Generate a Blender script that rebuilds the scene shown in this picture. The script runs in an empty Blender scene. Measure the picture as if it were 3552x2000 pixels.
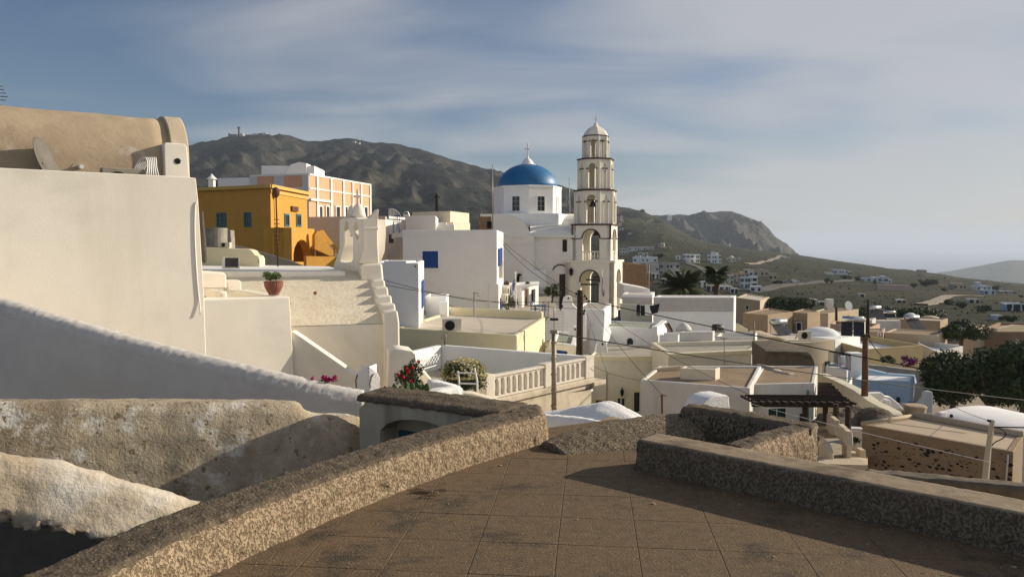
import bpy, bmesh, math, random
from math import sin, cos, tan, atan, atan2, pi, radians, hypot, exp
from mathutils import Vector, noise, Matrix
from mathutils.geometry import tessellate_polygon
random.seed(7)
SC = bpy.context.scene
COL = SC.collection
# ---------------------------------------------------------------- camera
FL, CX, CY, HOR = 2700.0, 1776.0, 1000.0, 850.0      # focal length, centre and horizon row in photograph pixels
PIT = atan((CY - HOR) / FL)
cam = bpy.data.cameras.new('camera'); co = bpy.data.objects.new('camera', cam); COL.objects.link(co)
cam.sensor_width = 36.0; cam.lens = FL / 3552.0 * 36.0
cam.clip_start = 0.1; cam.clip_end = 200000.0
co.location = (0, 0, 0); co.rotation_euler = (pi / 2 - PIT, 0, 0)
SC.camera = co
# ---------------------------------------------------------------- light
SUN_AZ, SUN_EL = 70.5, 20.0        # degrees to the right of the view direction, height
world = bpy.data.worlds.new('World'); SC.world = world; world.use_nodes = True
wn, wl = world.node_tree.nodes, world.node_tree.links
wn.clear()
def N(nt, typ, **kw):
    n = nt.nodes.new(typ)
    for k, v in kw.items():
        if k.startswith('i_'):
            n.inputs[k[2:].replace('_', ' ')].default_value = v
        else: setattr(n, k, v)
    return n
nt = world.node_tree
out = N(nt, 'ShaderNodeOutputWorld'); bg = N(nt, 'ShaderNodeBackground'); bg.inputs['Strength'].default_value = 0.11
sky = N(nt, 'ShaderNodeTexSky', sky_type='NISHITA', sun_disc=False, sun_elevation=radians(SUN_EL), sun_rotation=radians(SUN_AZ),
        altitude=300, air_density=1.0, dust_density=0.9, ozone_density=2.0)
tc = N(nt, 'ShaderNodeTexCoord'); sep = N(nt, 'ShaderNodeSeparateXYZ')
wl.new(tc.outputs['Generated'], sep.inputs[0])
def math_(op, a, b=None, c=None, clamp=False):
    m = N(nt, 'ShaderNodeMath', operation=op, use_clamp=clamp)
    for i, v in enumerate((a, b, c)):
        if v is None: continue
        if isinstance(v, (int, float)): m.inputs[i].default_value = v
        else: wl.new(v, m.inputs[i])
    return m.outputs[0]
zc = math_('ADD', math_('MAXIMUM', sep.outputs['Z'], 0.0), 0.12)
u_ = math_('DIVIDE', sep.outputs['X'], zc); v_ = math_('DIVIDE', sep.outputs['Y'], zc)
cmb = N(nt, 'ShaderNodeCombineXYZ'); wl.new(u_, cmb.inputs[0]); wl.new(v_, cmb.inputs[1])
mp = N(nt, 'ShaderNodeMapping'); mp.inputs['Rotation'].default_value = (0, 0, radians(28)); mp.inputs['Scale'].default_value = (0.55, 0.95, 1)
mp.inputs['Location'].default_value = (1.7, 0.4, 0)
wl.new(cmb.outputs[0], mp.inputs[0])
n1 = N(nt, 'ShaderNodeTexNoise', i_Scale=1.25, i_Detail=6.0, i_Roughness=0.46, i_Distortion=0.5); wl.new(mp.outputs[0], n1.inputs['Vector'])
n2 = N(nt, 'ShaderNodeTexNoise', i_Scale=0.55, i_Detail=3.0, i_Roughness=0.5, i_Distortion=0.3); wl.new(mp.outputs[0], n2.inputs['Vector'])
cov = math_('ADD', math_('MULTIPLY', n1.outputs['Fac'], 0.62), math_('MULTIPLY', n2.outputs['Fac'], 0.55))
cov = math_('ADD', cov, math_('MULTIPLY', sep.outputs['X'], 0.30))          # the cloud veil is denser towards the sun
cov = math_('ADD', cov, math_('MULTIPLY', sep.outputs['Z'], 0.10))
rmp = N(nt, 'ShaderNodeMapRange', interpolation_type='SMOOTHSTEP'); rmp.inputs['From Min'].default_value = 0.47; rmp.inputs['From Max'].default_value = 0.78
rmp.inputs['To Max'].default_value = 0.80
wl.new(cov, rmp.inputs['Value'])
mixc = N(nt, 'ShaderNodeMixRGB'); mixc.inputs[2].default_value = (3.75, 3.72, 3.80, 1)
hsv = N(nt, 'ShaderNodeHueSaturation'); hsv.inputs['Saturation'].default_value = 1.12; hsv.inputs['Value'].default_value = 0.50; tint = N(nt, 'ShaderNodeMixRGB', blend_type='MULTIPLY'); tint.inputs[0].default_value = 1; tint.inputs[2].default_value = (.96, .95, 1.02, 1)
wl.new(sky.outputs[0], hsv.inputs['Color'])
wl.new(rmp.outputs[0], mixc.inputs[0]); wl.new(hsv.outputs[0], tint.inputs[1]); wl.new(tint.outputs[0], mixc.inputs[1])
wl.new(mixc.outputs[0], bg.inputs[0]); wl.new(bg.outputs[0], out.inputs[0])
sl = bpy.data.lights.new('sun', 'SUN'); so = bpy.data.objects.new('sun', sl); COL.objects.link(so)
sl.energy = 4.6; sl.angle = radians(0.6); sl.color = (1.0, 0.88, 0.70)
az = radians(SUN_AZ); el = radians(SUN_EL)
SUNV = Vector((sin(az) * cos(el), cos(az) * cos(el), sin(el)))
so.rotation_euler = SUNV.to_track_quat('Z', 'Y').to_euler()
SC.view_settings.view_transform = 'Standard'; SC.view_settings.look = 'None'
SC.view_settings.exposure = 0.44; SC.view_settings.gamma = 1.0; SC.view_settings.use_curve_mapping = False
SC.cycles.use_denoising = True
SC.cycles.max_bounces = 6; SC.cycles.diffuse_bounces = 3; SC.cycles.glossy_bounces = 2; SC.cycles.transmission_bounces = 2
SC.cycles.volume_bounces = 1; SC.cycles.transparent_max_bounces = 6
# ---------------------------------------------------------------- picture <-> place
cp_, sp_ = cos(PIT), sin(PIT)
def RAY(px, py):
    u = (px - CX) / FL; v = (CY - py) / FL
    return u, cp_ + v * sp_, -sp_ + v * cp_
def P(px, py, Y):                       # the point seen at (px, py) that stands Y metres ahead
    u, dy, dz = RAY(px, py); t = Y / dy
    return Vector((u * t, Y, dz * t))
def PZ(px, py, z):                      # the point seen at (px, py) at height z
    u, dy, dz = RAY(px, py); t = z / dz
    return Vector((u * t, dy * t, z))
def Z(py, Y): return P(CX, py, Y).z
def XY(px, Y, z=0.0):
    d = Y * cp_ - z * sp_
    return ((px - CX) / FL * d, Y)
def view(k, *pts):                      # zoomed notes -> photograph pixels
    ox, oy, s = {1: (0, 350, .5173), 2: (640, 380, .4137), 3: (640, 780, .4276), 4: (1280, 560, .3861), 5: (1680, 380, .3586), 6: (1680, 820, .4),
                 7: (2100, 700, .3448), 8: (2700, 850, .3448), 9: (1900, 1050, .3106), 10: (2600, 1200, .3793), 11: (0, 1000, .6897),
                 12: (1200, 1300, .4827), 13: (2100, 700, .2069), 14: (2480, 820, .2069), 15: (2840, 900, .2069), 16: (3180, 900, .2069),
                 17: (1730, 900, .1517), 18: (1340, 1150, .295), 19: (1140, 660, .2346), 20: (660, 780, .2069)}[k]
    return [(ox + x * s, oy + y * s) for x, y in pts]
class Face:                             # a vertical plane through two ground points
    def __init__(s, a, b):
        s.a = Vector((a[0], a[1], 0)); s.b = Vector((b[0], b[1], 0))
        s.d = (s.b - s.a).normalized(); s.n = Vector((s.d.y, -s.d.x, 0))
        s.len = (s.b - s.a).length
    def pt(s, px, py, off=0.0):
        u, dy, dz = RAY(px, py)
        t = s.n.dot(s.a + s.n * off) / (s.n.x * u + s.n.y * dy)
        return Vector((u * t, dy * t, dz * t))
    def st(s, px, py, off=0.0):
        p = s.pt(px, py, off); return (p - s.a).dot(s.d), p.z
    def at(s, u, z, off=0.0): return s.a + s.d * u + s.n * off + Vector((0, 0, z))
def FaceP(px0, Y0, px1, Y1): return Face(XY(px0, Y0), XY(px1, Y1))
def FaceA(px, Y, ang):
    a = XY(px, Y); r = radians(ang); return Face(a, (a[0] + cos(r), a[1] + sin(r)))
# ---------------------------------------------------------------- objects
WL = {}
def wloc(o): return WL.get(o, Vector((0, 0, 0)))
def tag(o, label=None, cat=None, group=None, kind=None):
    if label: o['label'] = label
    if cat: o['category'] = cat
    if group: o['group'] = group
    if kind: o['kind'] = kind
    elif cat: o['kind'] = 'thing'
    return o
def thing(name, label, cat, loc=(0, 0, 0), group=None):
    o = bpy.data.objects.new(name, None); COL.objects.link(o); o.location = loc; WL[o] = Vector(loc)
    o.empty_display_size = 0.2
    return tag(o, label, cat, group)
class MB:
    def __init__(s): s.v = []; s.f = []; s.m = []
    def add(s, vs, fs, mi=0):
        b = len(s.v); s.v += [Vector(v) for v in vs]; s.f += [tuple(b + i for i in f) for f in fs]; s.m += [mi] * len(fs); return s
    def build(s, name, mat, parent=None, bevel=0.0, seg=2, smooth=False, loc=None, label=None, ang=40):
        me = bpy.data.meshes.new(name)
        if parent is not None: o0 = wloc(parent)
        else: o0 = Vector(loc) if loc is not None else Vector((0, 0, 0))
        me.from_pydata([tuple(v - o0) for v in s.v], [], s.f); me.update()
        mats = mat if isinstance(mat, (list, tuple)) else [mat]
        for m in mats: me.materials.append(m)
        if len(mats) > 1: me.polygons.foreach_set('material_index', s.m)
        if smooth: me.shade_smooth()
        o = bpy.data.objects.new(name, me); COL.objects.link(o)
        if parent is not None: o.parent = parent; WL[o] = o0
        else: o.location = o0; WL[o] = o0
        if bevel > 0:
            bm = o.modifiers.new('round', 'BEVEL'); bm.width = bevel; bm.segments = seg; bm.limit_method = 'ANGLE'; bm.angle_limit = radians(ang); bm.harden_normals = False
            me.shade_smooth()
            es = o.modifiers.new('n', 'WEIGHTED_NORMAL'); es.keep_sharp = False
        if label: o['label'] = label
        return o
    # -- shapes
    def poly_ext(s, pts, vec, mi=0):    # polygon (any orientation) pushed along vec
        n = len(pts); pts = [Vector(p) for p in pts]; vec = Vector(vec)
        tri = tessellate_polygon([pts])
        nn = sum(((pts[i] - pts[0]).cross(pts[i + 1] - pts[0]) for i in range(1, n - 1)), Vector())
        fl = nn.dot(vec) > 0            # front normal must point against vec
        fr = [tuple(t) for t in tri] if n > 4 else [tuple(range(n))]
        def orient(t, want):
            a, b, c = pts[t[0]], pts[t[1]], pts[t[2]]
            return t if ((b - a).cross(c - a).dot(nn) > 0) == want else tuple(reversed(t))
        F = [orient(t, not fl) for t in fr] + [tuple(i + n for i in orient(t, fl)) for t in fr]
        for i in range(n):
            j = (i + 1) % n
            q = (i, j, j + n, i + n)
            F.append(q if fl else tuple(reversed(q)))
        s.add(pts + [p + vec for p in pts], F, mi); return s
    def plate(s, outer, holes, vec, mi=0):   # coplanar outline with holes, pushed along vec
        rings = [[Vector(p) for p in outer]] + [[Vector(p) for p in h] for h in holes]
        vec = Vector(vec)
        tri = tessellate_polygon(rings)
        flat = [p for r in rings for p in r]; n = len(flat)
        F = []
        for t in tri:
            a, b, c = (flat[i] for i in t)
            nr = (b - a).cross(c - a)
            t = tuple(t)
            if nr.dot(vec) > 0: t = tuple(reversed(t))
            F.append(t); F.append(tuple(i + n for i in reversed(t)))
        b0 = 0
        for ri, r in enumerate(rings):
            k = len(r); nn = sum(((r[i] - r[0]).cross(r[i + 1] - r[0]) for i in range(1, k - 1)), Vector())
            fl = (nn.dot(vec) > 0) != (ri > 0)
            for i in range(k):
                j = (i + 1) % k; q = (b0 + i, b0 + j, b0 + j + n, b0 + i + n)
                F.append(q if fl else tuple(reversed(q)))
            b0 += k
        s.add(flat + [p + vec for p in flat], F, mi); return s
    def box(s, c, sz, rz=0.0, mi=0, tilt=None):   # centre, full size, rotation about z
        M = Matrix.Rotation(rz, 3, 'Z')
        if tilt is not None: M = M @ tilt
        x, y, z = sz[0] / 2, sz[1] / 2, sz[2] / 2; c = Vector(c)
        vs = [c + M @ Vector((a, b, d)) for a, b, d in ((-x, -y, -z), (x, -y, -z), (x, y, -z), (-x, y, -z), (-x, -y, z), (x, -y, z), (x, y, z), (-x, y, z))]
        s.add(vs, [(0, 3, 2, 1), (4, 5, 6, 7), (0, 1, 5, 4), (1, 2, 6, 5), (2, 3, 7, 6), (3, 0, 4, 7)], mi); return s
    def fbox(s, F, u0, u1, z0, z1, o0, o1, mi=0):  # box in the frame of a Face: along, up, out
        vs = [F.at(u, z, o) for o in (o1, o0) for z in (z0, z1) for u in (u0, u1)]
        s.add(vs, [(0, 1, 3, 2), (5, 4, 6, 7), (4, 0, 2, 6), (1, 5, 7, 3), (2, 3, 7, 6), (4, 5, 1, 0)], mi); return s
    def tube(s, pts, r, n=6, mi=0, cap=True):
        pts = [Vector(p) for p in pts]; rs = r if isinstance(r, (list, tuple)) else [r] * len(pts)
        vs = []; up = Vector((0, 0, 1))
        for i, p in enumerate(pts):
            d = (pts[min(i + 1, len(pts) - 1)] - pts[max(i - 1, 0)]).normalized()
            if i == 0: a = d.cross(up) if abs(d.z) < 0.95 else d.cross(Vector((1, 0, 0)))
            else: a = a_ - d * a_.dot(d)
            a.normalize(); a_ = a.copy(); b = a.cross(d)
            vs += [p + (a * cos(2 * pi * k / n) + b * sin(2 * pi * k / n)) * rs[i] for k in range(n)]
        F = []
        for i in range(len(pts) - 1):
            for k in range(n):
                j = (k + 1) % n; F.append((i * n + k, i * n + j, (i + 1) * n + j, (i + 1) * n + k))
        if cap: F.append(tuple(range(n))[::-1]); F.append(tuple((len(pts) - 1) * n + k for k in range(n)))
        s.add(vs, F, mi); return s
    def lathe(s, c, prof, n=24, mi=0, flute=0.0, a0=0.0, squash=1.0):  # prof: (r, z)
        c = Vector(c); vs = []
        for r, z in prof:
            for k in range(n):
                a = a0 + 2 * pi * k / n; rr = r * (1 + flute * (1 if k % 2 else -1))
                vs.append(c + Vector((rr * cos(a), rr * sin(a) * squash, z)))
        F = []
        for i in range(len(prof) - 1):
            for k in range(n):
                j = (k + 1) % n; F.append((i * n + k, i * n + j, (i + 1) * n + j, (i + 1) * n + k))
        F.append(tuple(range(n))[::-1]); F.append(tuple((len(prof) - 1) * n + k for k in range(n)))
        s.add(vs, F, mi); return s
    def leafy(s, c, rad, n, size, rnd=random, shell=0.55, mi=0, flat=1.0):
        c = Vector(c)
        for _ in range(n):
            d = Vector((rnd.gauss(0, 1), rnd.gauss(0, 1), rnd.gauss(0, 1))).normalized()
            t = (shell + (1 - shell) * rnd.random()) if rnd.random() < .8 else rnd.random()
            p = c + Vector((d.x * rad[0], d.y * rad[1], d.z * rad[2])) * t
            a = Vector((rnd.uniform(-1, 1), rnd.uniform(-1, 1), rnd.uniform(-1, 1))).normalized()
            b = a.cross(d + Vector((0, 0, .3)));
            if b.length < 1e-3: continue
            b.normalize(); sz = size * rnd.uniform(.6, 1.3)
            s.add([p - a * sz, p + b * sz * .45, p + a * sz, p - b * sz * .45], [(0, 1, 2, 3)], mi)
        return s
def frame_of(pts): return [Vector(p) for p in pts]
# ---------------------------------------------------------------- materials
MAT = {}
def mat(name, c1, c2=None, sc=3.0, rough=0.9, bump=0.0, bsc=40.0, big=None, bigsc=0.5, spots=None, metal=0.0, emit=None, bdist=0.02, big2=None, streak=None, vor=0.0, vsc=30.0, spec=0.25, pits=None):
    """c1..c2 fine mottling, big: broad stain colour and amount, spots: colour, threshold, scale; vor: pebbled relief, its crevices painted darker as shade"""
    if name in MAT: return MAT[name]
    m = bpy.data.materials.new(name); m.use_nodes = True; t = m.node_tree; L = t.links; b = t.nodes['Principled BSDF']
    b.inputs['Roughness'].default_value = rough; b.inputs['Metallic'].default_value = metal
    b.inputs['Specular IOR Level'].default_value = spec
    g = N(t, 'ShaderNodeNewGeometry'); vec = g.outputs['Position']
    def nz(scale, detail=5.0, r=0.6, v=None, dist=0.0):
        n = N(t, 'ShaderNodeTexNoise', i_Scale=scale, i_Detail=detail, i_Roughness=r, i_Distortion=dist); L.new(v or vec, n.inputs['Vector']); return n.outputs['Fac']
    def ramp(v, a, z):
        r = N(t, 'ShaderNodeMapRange'); r.inputs['From Min'].default_value = a; r.inputs['From Max'].default_value = z; L.new(v, r.inputs['Value']); return r.outputs[0]
    def mix(f, a, c):
        x = N(t, 'ShaderNodeMixRGB')
        if isinstance(f, float): x.inputs[0].default_value = f
        else: L.new(f, x.inputs[0])
        for i, q in ((1, a), (2, c)):
            if isinstance(q, tuple): x.inputs[i].default_value = (*q, 1)
            else: L.new(q, x.inputs[i])
        return x.outputs[0]
    c2 = c2 or tuple(x * .86 for x in c1)
    colr = mix(ramp(nz(sc, 8.0, 0.65), .36, .64), c1, c2)
    if big: 
        bc, th = big; colr = mix(ramp(nz(bigsc, 5.0, 0.6, dist=0.4), th, th + .18), colr, bc)
    if big2:
        bc, th, s2 = big2; colr = mix(ramp(nz(s2, 7.0, 0.7), th, th + .12), colr, bc)
    if streak:
        bc, th, s2 = streak; mpn = N(t, 'ShaderNodeMapping'); mpn.inputs['Scale'].default_value = (1, 1, .12); L.new(vec, mpn.inputs[0])
        colr = mix(ramp(nz(s2, 5.0, 0.6, mpn.outputs[0]), th, th + .2), colr, bc)
    if spots:
        bc, th, s2 = spots; colr = mix(ramp(nz(s2, 2.0, 0.5), th, th + .05), colr, bc)
    hts = []
    if pits:
        pc, th, ps, zs, ph_ = pits; mq = N(t, 'ShaderNodeMapping'); mq.inputs['Scale'].default_value = (1, 1, zs); L.new(vec, mq.inputs[0])
        pf2 = ramp(nz(ps, 3.0, 0.55, mq.outputs[0], 0.5), th - .07, th + .06); colr = mix(pf2, colr, pc); hts.append((pf2, -ph_))  # hollows between the lit grains are darkened in the colour, as shade
    if vor:
        v = N(t, 'ShaderNodeTexVoronoi', i_Scale=vsc); L.new(vec, v.inputs['Vector'])
        inv = ramp(v.outputs['Distance'], 0.0, 0.55)
        colr = mix(inv, colr, mix(.5, colr, (.02, .014, .01)))  # shade between the pebbles mixed into the colour
        hts.append((inv, -vor))
    L.new(colr, b.inputs['Base Color'])
    if bump or vor or pits:
        bp = N(t, 'ShaderNodeBump'); bp.inputs['Strength'].default_value = 1.0; bp.inputs['Distance'].default_value = bdist
        h = None
        if bump:
            ml = N(t, 'ShaderNodeMath', operation='MULTIPLY'); L.new(nz(bsc, 6.0, 0.65), ml.inputs[0]); ml.inputs[1].default_value = bump; h = ml.outputs[0]
        for q, k in hts:
            ml = N(t, 'ShaderNodeMath', operation='MULTIPLY_ADD'); L.new(q, ml.inputs[0]); ml.inputs[1].default_value = k
            if h is not None: L.new(h, ml.inputs[2])
            h = ml.outputs[0]
        L.new(h, bp.inputs['Height']); L.new(bp.outputs[0], b.inputs['Normal'])
    if emit: b.inputs['Emission Color'].default_value = (*emit, 1); b.inputs['Emission Strength'].default_value = 1
    MAT[name] = m; return m
WHITE = mat('whitewash', (.84, .81, .755), (.79, .76, .71), 1.2, bump=.35, bsc=9, bdist=.03, big=((.66, .64, .59), .58), bigsc=.35)
WHITER = mat('bright_whitewash', (.86, .85, .83), (.81, .81, .80), 2, bump=.3, bsc=14, bdist=.03)
WCREAM = mat('cream_whitewash', (.84, .785, .685), (.80, .745, .645), .9, streak=((.72, .66, .55), .56, .9), bump=.30, bsc=26, bdist=.008, big=((.66, .62, .54), .50), bigsc=.3)
CREAM = mat('cream_plaster', (.72, .66, .52), (.66, .60, .47), 1.5, bump=.3, bsc=12, streak=((.55, .49, .38), .56, 1.2))
YCREAM = mat('yellow_cream_plaster', (.74, .66, .44), (.70, .62, .40), 1.5, bump=.2, bsc=12)
VAULT = mat('limewashed_vault', (.74, .67, .53), (.66, .58, .44), 2.2, bump=.6, bsc=9, bdist=.04, big2=((.80, .77, .68), .58, 3.0))
OCHRE = mat('ochre_plaster', (.61, .315, .065), (.55, .285, .057), 3, bump=.2, bsc=20, streak=((.50, .27, .05), .58, 2))
ORANGE = mat('salmon_plaster', (.72, .40, .24), (.68, .37, .22), 1.0, bump=.1, bsc=10)
TAN = mat('tan_plaster', (.42, .33, .22), (.36, .28, .19), 1.6, bump=.4, bsc=14, streak=((.28, .23, .17), .6, 1.5))
TANL = mat('pale_tan_plaster', (.55, .46, .33), (.50, .41, .29), 1.6, bump=.3, bsc=14, streak=((.42, .35, .26), .6, 1.5))
TANVAULT = mat('weathered_tan_vault', (.44, .35, .24), (.37, .29, .20), 1.4, bump=.5, bsc=10, big2=((.52, .45, .36), .60, 2.2), big=((.30, .23, .16), .6), bigsc=.9)
GREYW = mat('greyed_whitewash', (.66, .64, .60), (.58, .56, .52), 1.3, bump=.4, bsc=12, streak=((.46, .44, .40), .55, 1.4))
ROOFT = mat('brown_roof_screed', (.30, .22, .14), (.24, .17, .11), 1.2, bump=.4, bsc=25, big=((.20, .15, .10), .55), bigsc=.6)
ROOFG = mat('grey_roof_screed', (.40, .36, .30), (.33, .30, .25), 1.2, bump=.3, bsc=25, big=((.28, .25, .21), .6), bigsc=.6)
ROOFP = mat('pale_roof_screed', (.56, .50, .41), (.50, .44, .36), 1.2, bump=.3, bsc=25)
ROOFW = mat('white_roof_paint', (.80, .80, .80), (.74, .74, .75), 1.0, bump=.2, bsc=20)
GREENR = mat('green_grey_roof', (.30, .33, .26), (.26, .28, .22), 1.6, bump=.2, bsc=20)
BLUEP = mat('blue_wall_paint', (.30, .42, .58), (.26, .37, .52), 1.4, bump=.3, bsc=10, big=((.42, .50, .58), .58), bigsc=.7)
DOMEB = mat('blue_dome_paint', (.008, .14, .34), (.006, .115, .29), 1.0, rough=.5, bump=.08, bsc=6, spots=((.02, .05, .10), .74, 3.0), spec=.5)
SHUT = mat('blue_shutter_paint', (.012, .06, .26), (.010, .05, .22), 4, rough=.5)
SHUTG = mat('teal_window_paint', (.05, .16, .20), (.04, .12, .15), 6, rough=.6)
DOORB = mat('dark_door_paint', (.020, .035, .055), (.016, .028, .045), 6, rough=.55)
GLASS = mat('dark_window_glass', (.03, .035, .04), (.022, .026, .032), 2, rough=.12, spec=.6)
TRIM = mat('maroon_trim', (.055, .032, .030), (.045, .026, .025), 8, rough=.7)
WTRIM = mat('white_trim', (.78, .77, .74), (.74, .73, .70), 4)
WOODD = mat('dark_weathered_wood', (.060, .045, .032), (.035, .026, .020), 9, bump=.4, bsc=30, streak=((.09, .07, .05), .55, 9))
WOODB = mat('brown_wood', (.16, .09, .05), (.11, .06, .035), 9, bump=.3, bsc=30)
WOODO = mat('orange_brown_wood', (.42, .22, .11), (.34, .17, .09), 9)
RUST = mat('rusty_metal', (.13, .06, .035), (.09, .045, .03), 12, rough=.8)
METAL = mat('grey_metal', (.34, .33, .31), (.28, .27, .25), 8, rough=.45, metal=.5)
GALV = mat('galvanised_pole', (.30, .25, .19), (.25, .20, .15), 6, rough=.6, metal=.3)
ACW = mat('yellowed_white_casing', (.62, .58, .48), (.56, .52, .43), 5, rough=.5)
DARK = mat('dark_void', (.012, .012, .012), (.010, .010, .010), 3)
BLACK = mat('black_rubber', (.018, .017, .016), (.014, .013, .012), 5, rough=.7)
TERRA = mat('terracotta', (.30, .12, .085), (.25, .10, .07), 12, bump=.2, bsc=40)
BRONZE = mat('dark_bronze', (.05, .045, .038), (.04, .034, .03), 8, rough=.5, metal=.6)
CLOTHW = mat('white_cloth', (.74, .74, .74), (.68, .68, .69), 5)
CLOTHK = mat('black_cloth', (.02, .02, .024), (.016, .016, .018), 5)
FLAGB = mat('flag_blue', (.03, .10, .34), (.025, .09, .30), 5)
PANEL = mat('solar_panel_glass', (.015, .017, .024), (.012, .013, .018), 2, rough=.25, spec=.5)
STEEL = mat('polished_steel_tank', (.62, .62, .60), (.55, .55, .53), 3, rough=.28, metal=.85)
LEAFD = mat('dark_green_leaves', (.018, .034, .011), (.060, .085, .030), 1.8, rough=.7)
LEAFM = mat('olive_green_leaves', (.055, .075, .028), (.075, .095, .035), 1.5, rough=.7)
LEAFG = mat('fresh_green_leaves', (.07, .13, .035), (.10, .16, .045), 12, rough=.6)
PALMG = mat('palm_leaves', (.055, .075, .030), (.075, .09, .035), 3, rough=.6)
BARK = mat('bark', (.12, .09, .06), (.08, .06, .04), 8, bump=.5, bsc=12)
BLOSSOM = mat('cream_blossom', (.70, .62, .36), (.60, .55, .28), 10)
PINK = mat('magenta_petals', (.55, .03, .16), (.48, .02, .20), 20)
REDF = mat('red_petals', (.62, .03, .05), (.50, .02, .04), 20)
PURP = mat('purple_petals', (.20, .03, .13), (.16, .02, .10), 10)
STUCCO = mat('pebbled_cement', (.42, .32, .215), (.32, .24, .16), 14, bump=.4, bsc=70, pits=((.20, .145, .09), .54, 62, .6, .7), bdist=.016, big=((.34, .25, .17), .56), bigsc=2.5)
LICHEN = mat('lichened_cement_top', (.25, .195, .13), (.15, .115, .078), 7, bump=.7, bsc=45, vor=.35, vsc=40, bdist=.014, spots=((.46, .38, .27), .68, 30), big=((.13, .10, .068), .52), bigsc=1.9)
WEATH = mat('weathered_limewash', (.48, .40, .285), (.33, .27, .19), 5.0, bump=1.0, bsc=30, bdist=.022, big=((.19, .15, .10), .54), bigsc=.75, big2=((.68, .64, .57), .53, 2.4), spots=((.22, .16, .10), .63, 12))
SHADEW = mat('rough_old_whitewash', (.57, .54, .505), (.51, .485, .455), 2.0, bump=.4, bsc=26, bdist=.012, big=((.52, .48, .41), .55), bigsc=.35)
PITTED = mat('pitted_lava_render', (.30, .22, .14), (.25, .18, .115), 6, bump=.6, bsc=30, big=((.22, .16, .11), .55), bigsc=.8)
STONEW = mat('brown_stone_wall', (.24, .16, .10), (.17, .11, .07), 3.5, bump=.8, bsc=9, bdist=.08, big2=((.30, .22, .15), .55, 6))
SLABM = mat('floor_slab_cement', (.165, .112, .064), (.115, .079, .047), 12.0, bump=.9, bsc=55, bdist=.010, big=((.155, .10, .058), .50), bigsc=1.2, spots=((.36, .29, .21), .64, 85), big2=((.060, .047, .032), .53, 1.7))
MORTAR = mat('joint_mortar', (.135, .10, .065), (.070, .055, .038), 10, bump=.5, bsc=60)
# ---------------------------------------------------------------- swept walls
def resample(pts, res):
    o = []
    for i in range(len(pts) - 1):
        a, b = Vector(pts[i]), Vector(pts[i + 1]); n = max(1, int((b - a).length / res + .5))
        o += [a.lerp(b, k / n) for k in range(n)]
    o.append(Vector(pts[-1])); return o
def smooth_path(pts, res):
    """Catmull-Rom"""
    pts = [Vector(p) for p in pts]
    if len(pts) < 3: return resample(pts, res)
    q = [pts[0] * 2 - pts[1]] + pts + [pts[-1] * 2 - pts[-2]]; o = []
    for i in range(1, len(q) - 2):
        n = max(2, int((q[i + 1] - q[i]).length / res + .5))
        for k in range(n):
            t = k / n
            o.append(.5 * (2 * q[i] + (q[i + 1] - q[i - 1]) * t + (2 * q[i - 1] - 5 * q[i] + 4 * q[i + 1] - q[i + 2]) * t * t + (3 * q[i] - q[i - 1] - 3 * q[i + 1] + q[i + 2]) * t ** 3))
    o.append(pts[-1]); return o
def disp(p, amp, sc, seed=0):
    q = Vector((p.x * sc + seed, p.y * sc, p.z * sc))
    v = noise.noise_vector(q) + noise.noise_vector(q * 2.3) * .5 + noise.noise_vector(q * 5.1) * .25
    return v * amp
def sweep(name, path, section, m, parent=None, res=.1, sres=.06, amp=.01, nsc=3.0, smooth=True, curve=True, seed=0, toponly=None, mfun=None, label=None, lumps=None):
    """section: closed list of (towards viewer's side, up) offsets; path runs left to right"""
    path = smooth_path(path, res) if curve else resample(path, res)
    sec = resample([Vector((a, b, 0)) for a, b in section] + [Vector((*section[0], 0))], sres)[:-1]
    k = len(sec); V = []; F = []; MI = []
    mb = MB()
    for i, p in enumerate(path):
        d = path[min(i + 1, len(path) - 1)] - path[max(i - 1, 0)]; d.z = 0; d.normalize(); r = Vector((d.y, -d.x, 0))
        for q in sec:
            w = p + r * q.x + Vector((0, 0, q.y)); a = amp
            if lumps: a = amp * lumps(q.x, q.y)
            mb.v.append(w + disp(w, a, nsc, seed) + (disp(w, a * .5, nsc * 4, seed) if amp > .008 else Vector()))
    for i in range(len(path) - 1):
        for j in range(k):
            j2 = (j + 1) % k
            mb.f.append((i * k + j, (i + 1) * k + j, (i + 1) * k + j2, i * k + j2))
            mb.m.append(mfun((sec[j].x + sec[j2].x) / 2, (sec[j].y + sec[j2].y) / 2) if mfun else 0)
    c0 = len(mb.v)
    mb.f.append(tuple(range(k))); mb.m.append(0)
    mb.f.append(tuple((len(path) - 1) * k + j for j in range(k))[::-1]); mb.m.append(0)
    # orient outwards: first coordinate + is the viewer's side, section listed viewer-bottom -> top -> back
    o = mb.build(name, m, parent, smooth=smooth, label=label)
    return o
def sec_wall(w, H, r=.06, batter=0.0, n=4):
    s = [(batter * H, -H), (0, -r)]
    for i in range(1, n + 1): a = pi / 2 * i / n; s.append((-r + r * cos(a), -r + r * sin(a)))
    for i in range(0, n + 1): a = pi / 2 * i / n; s.append((-w + r - r * sin(a), -r + r * cos(a)))
    s.append((-w - batter * H, -H)); return s
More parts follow.
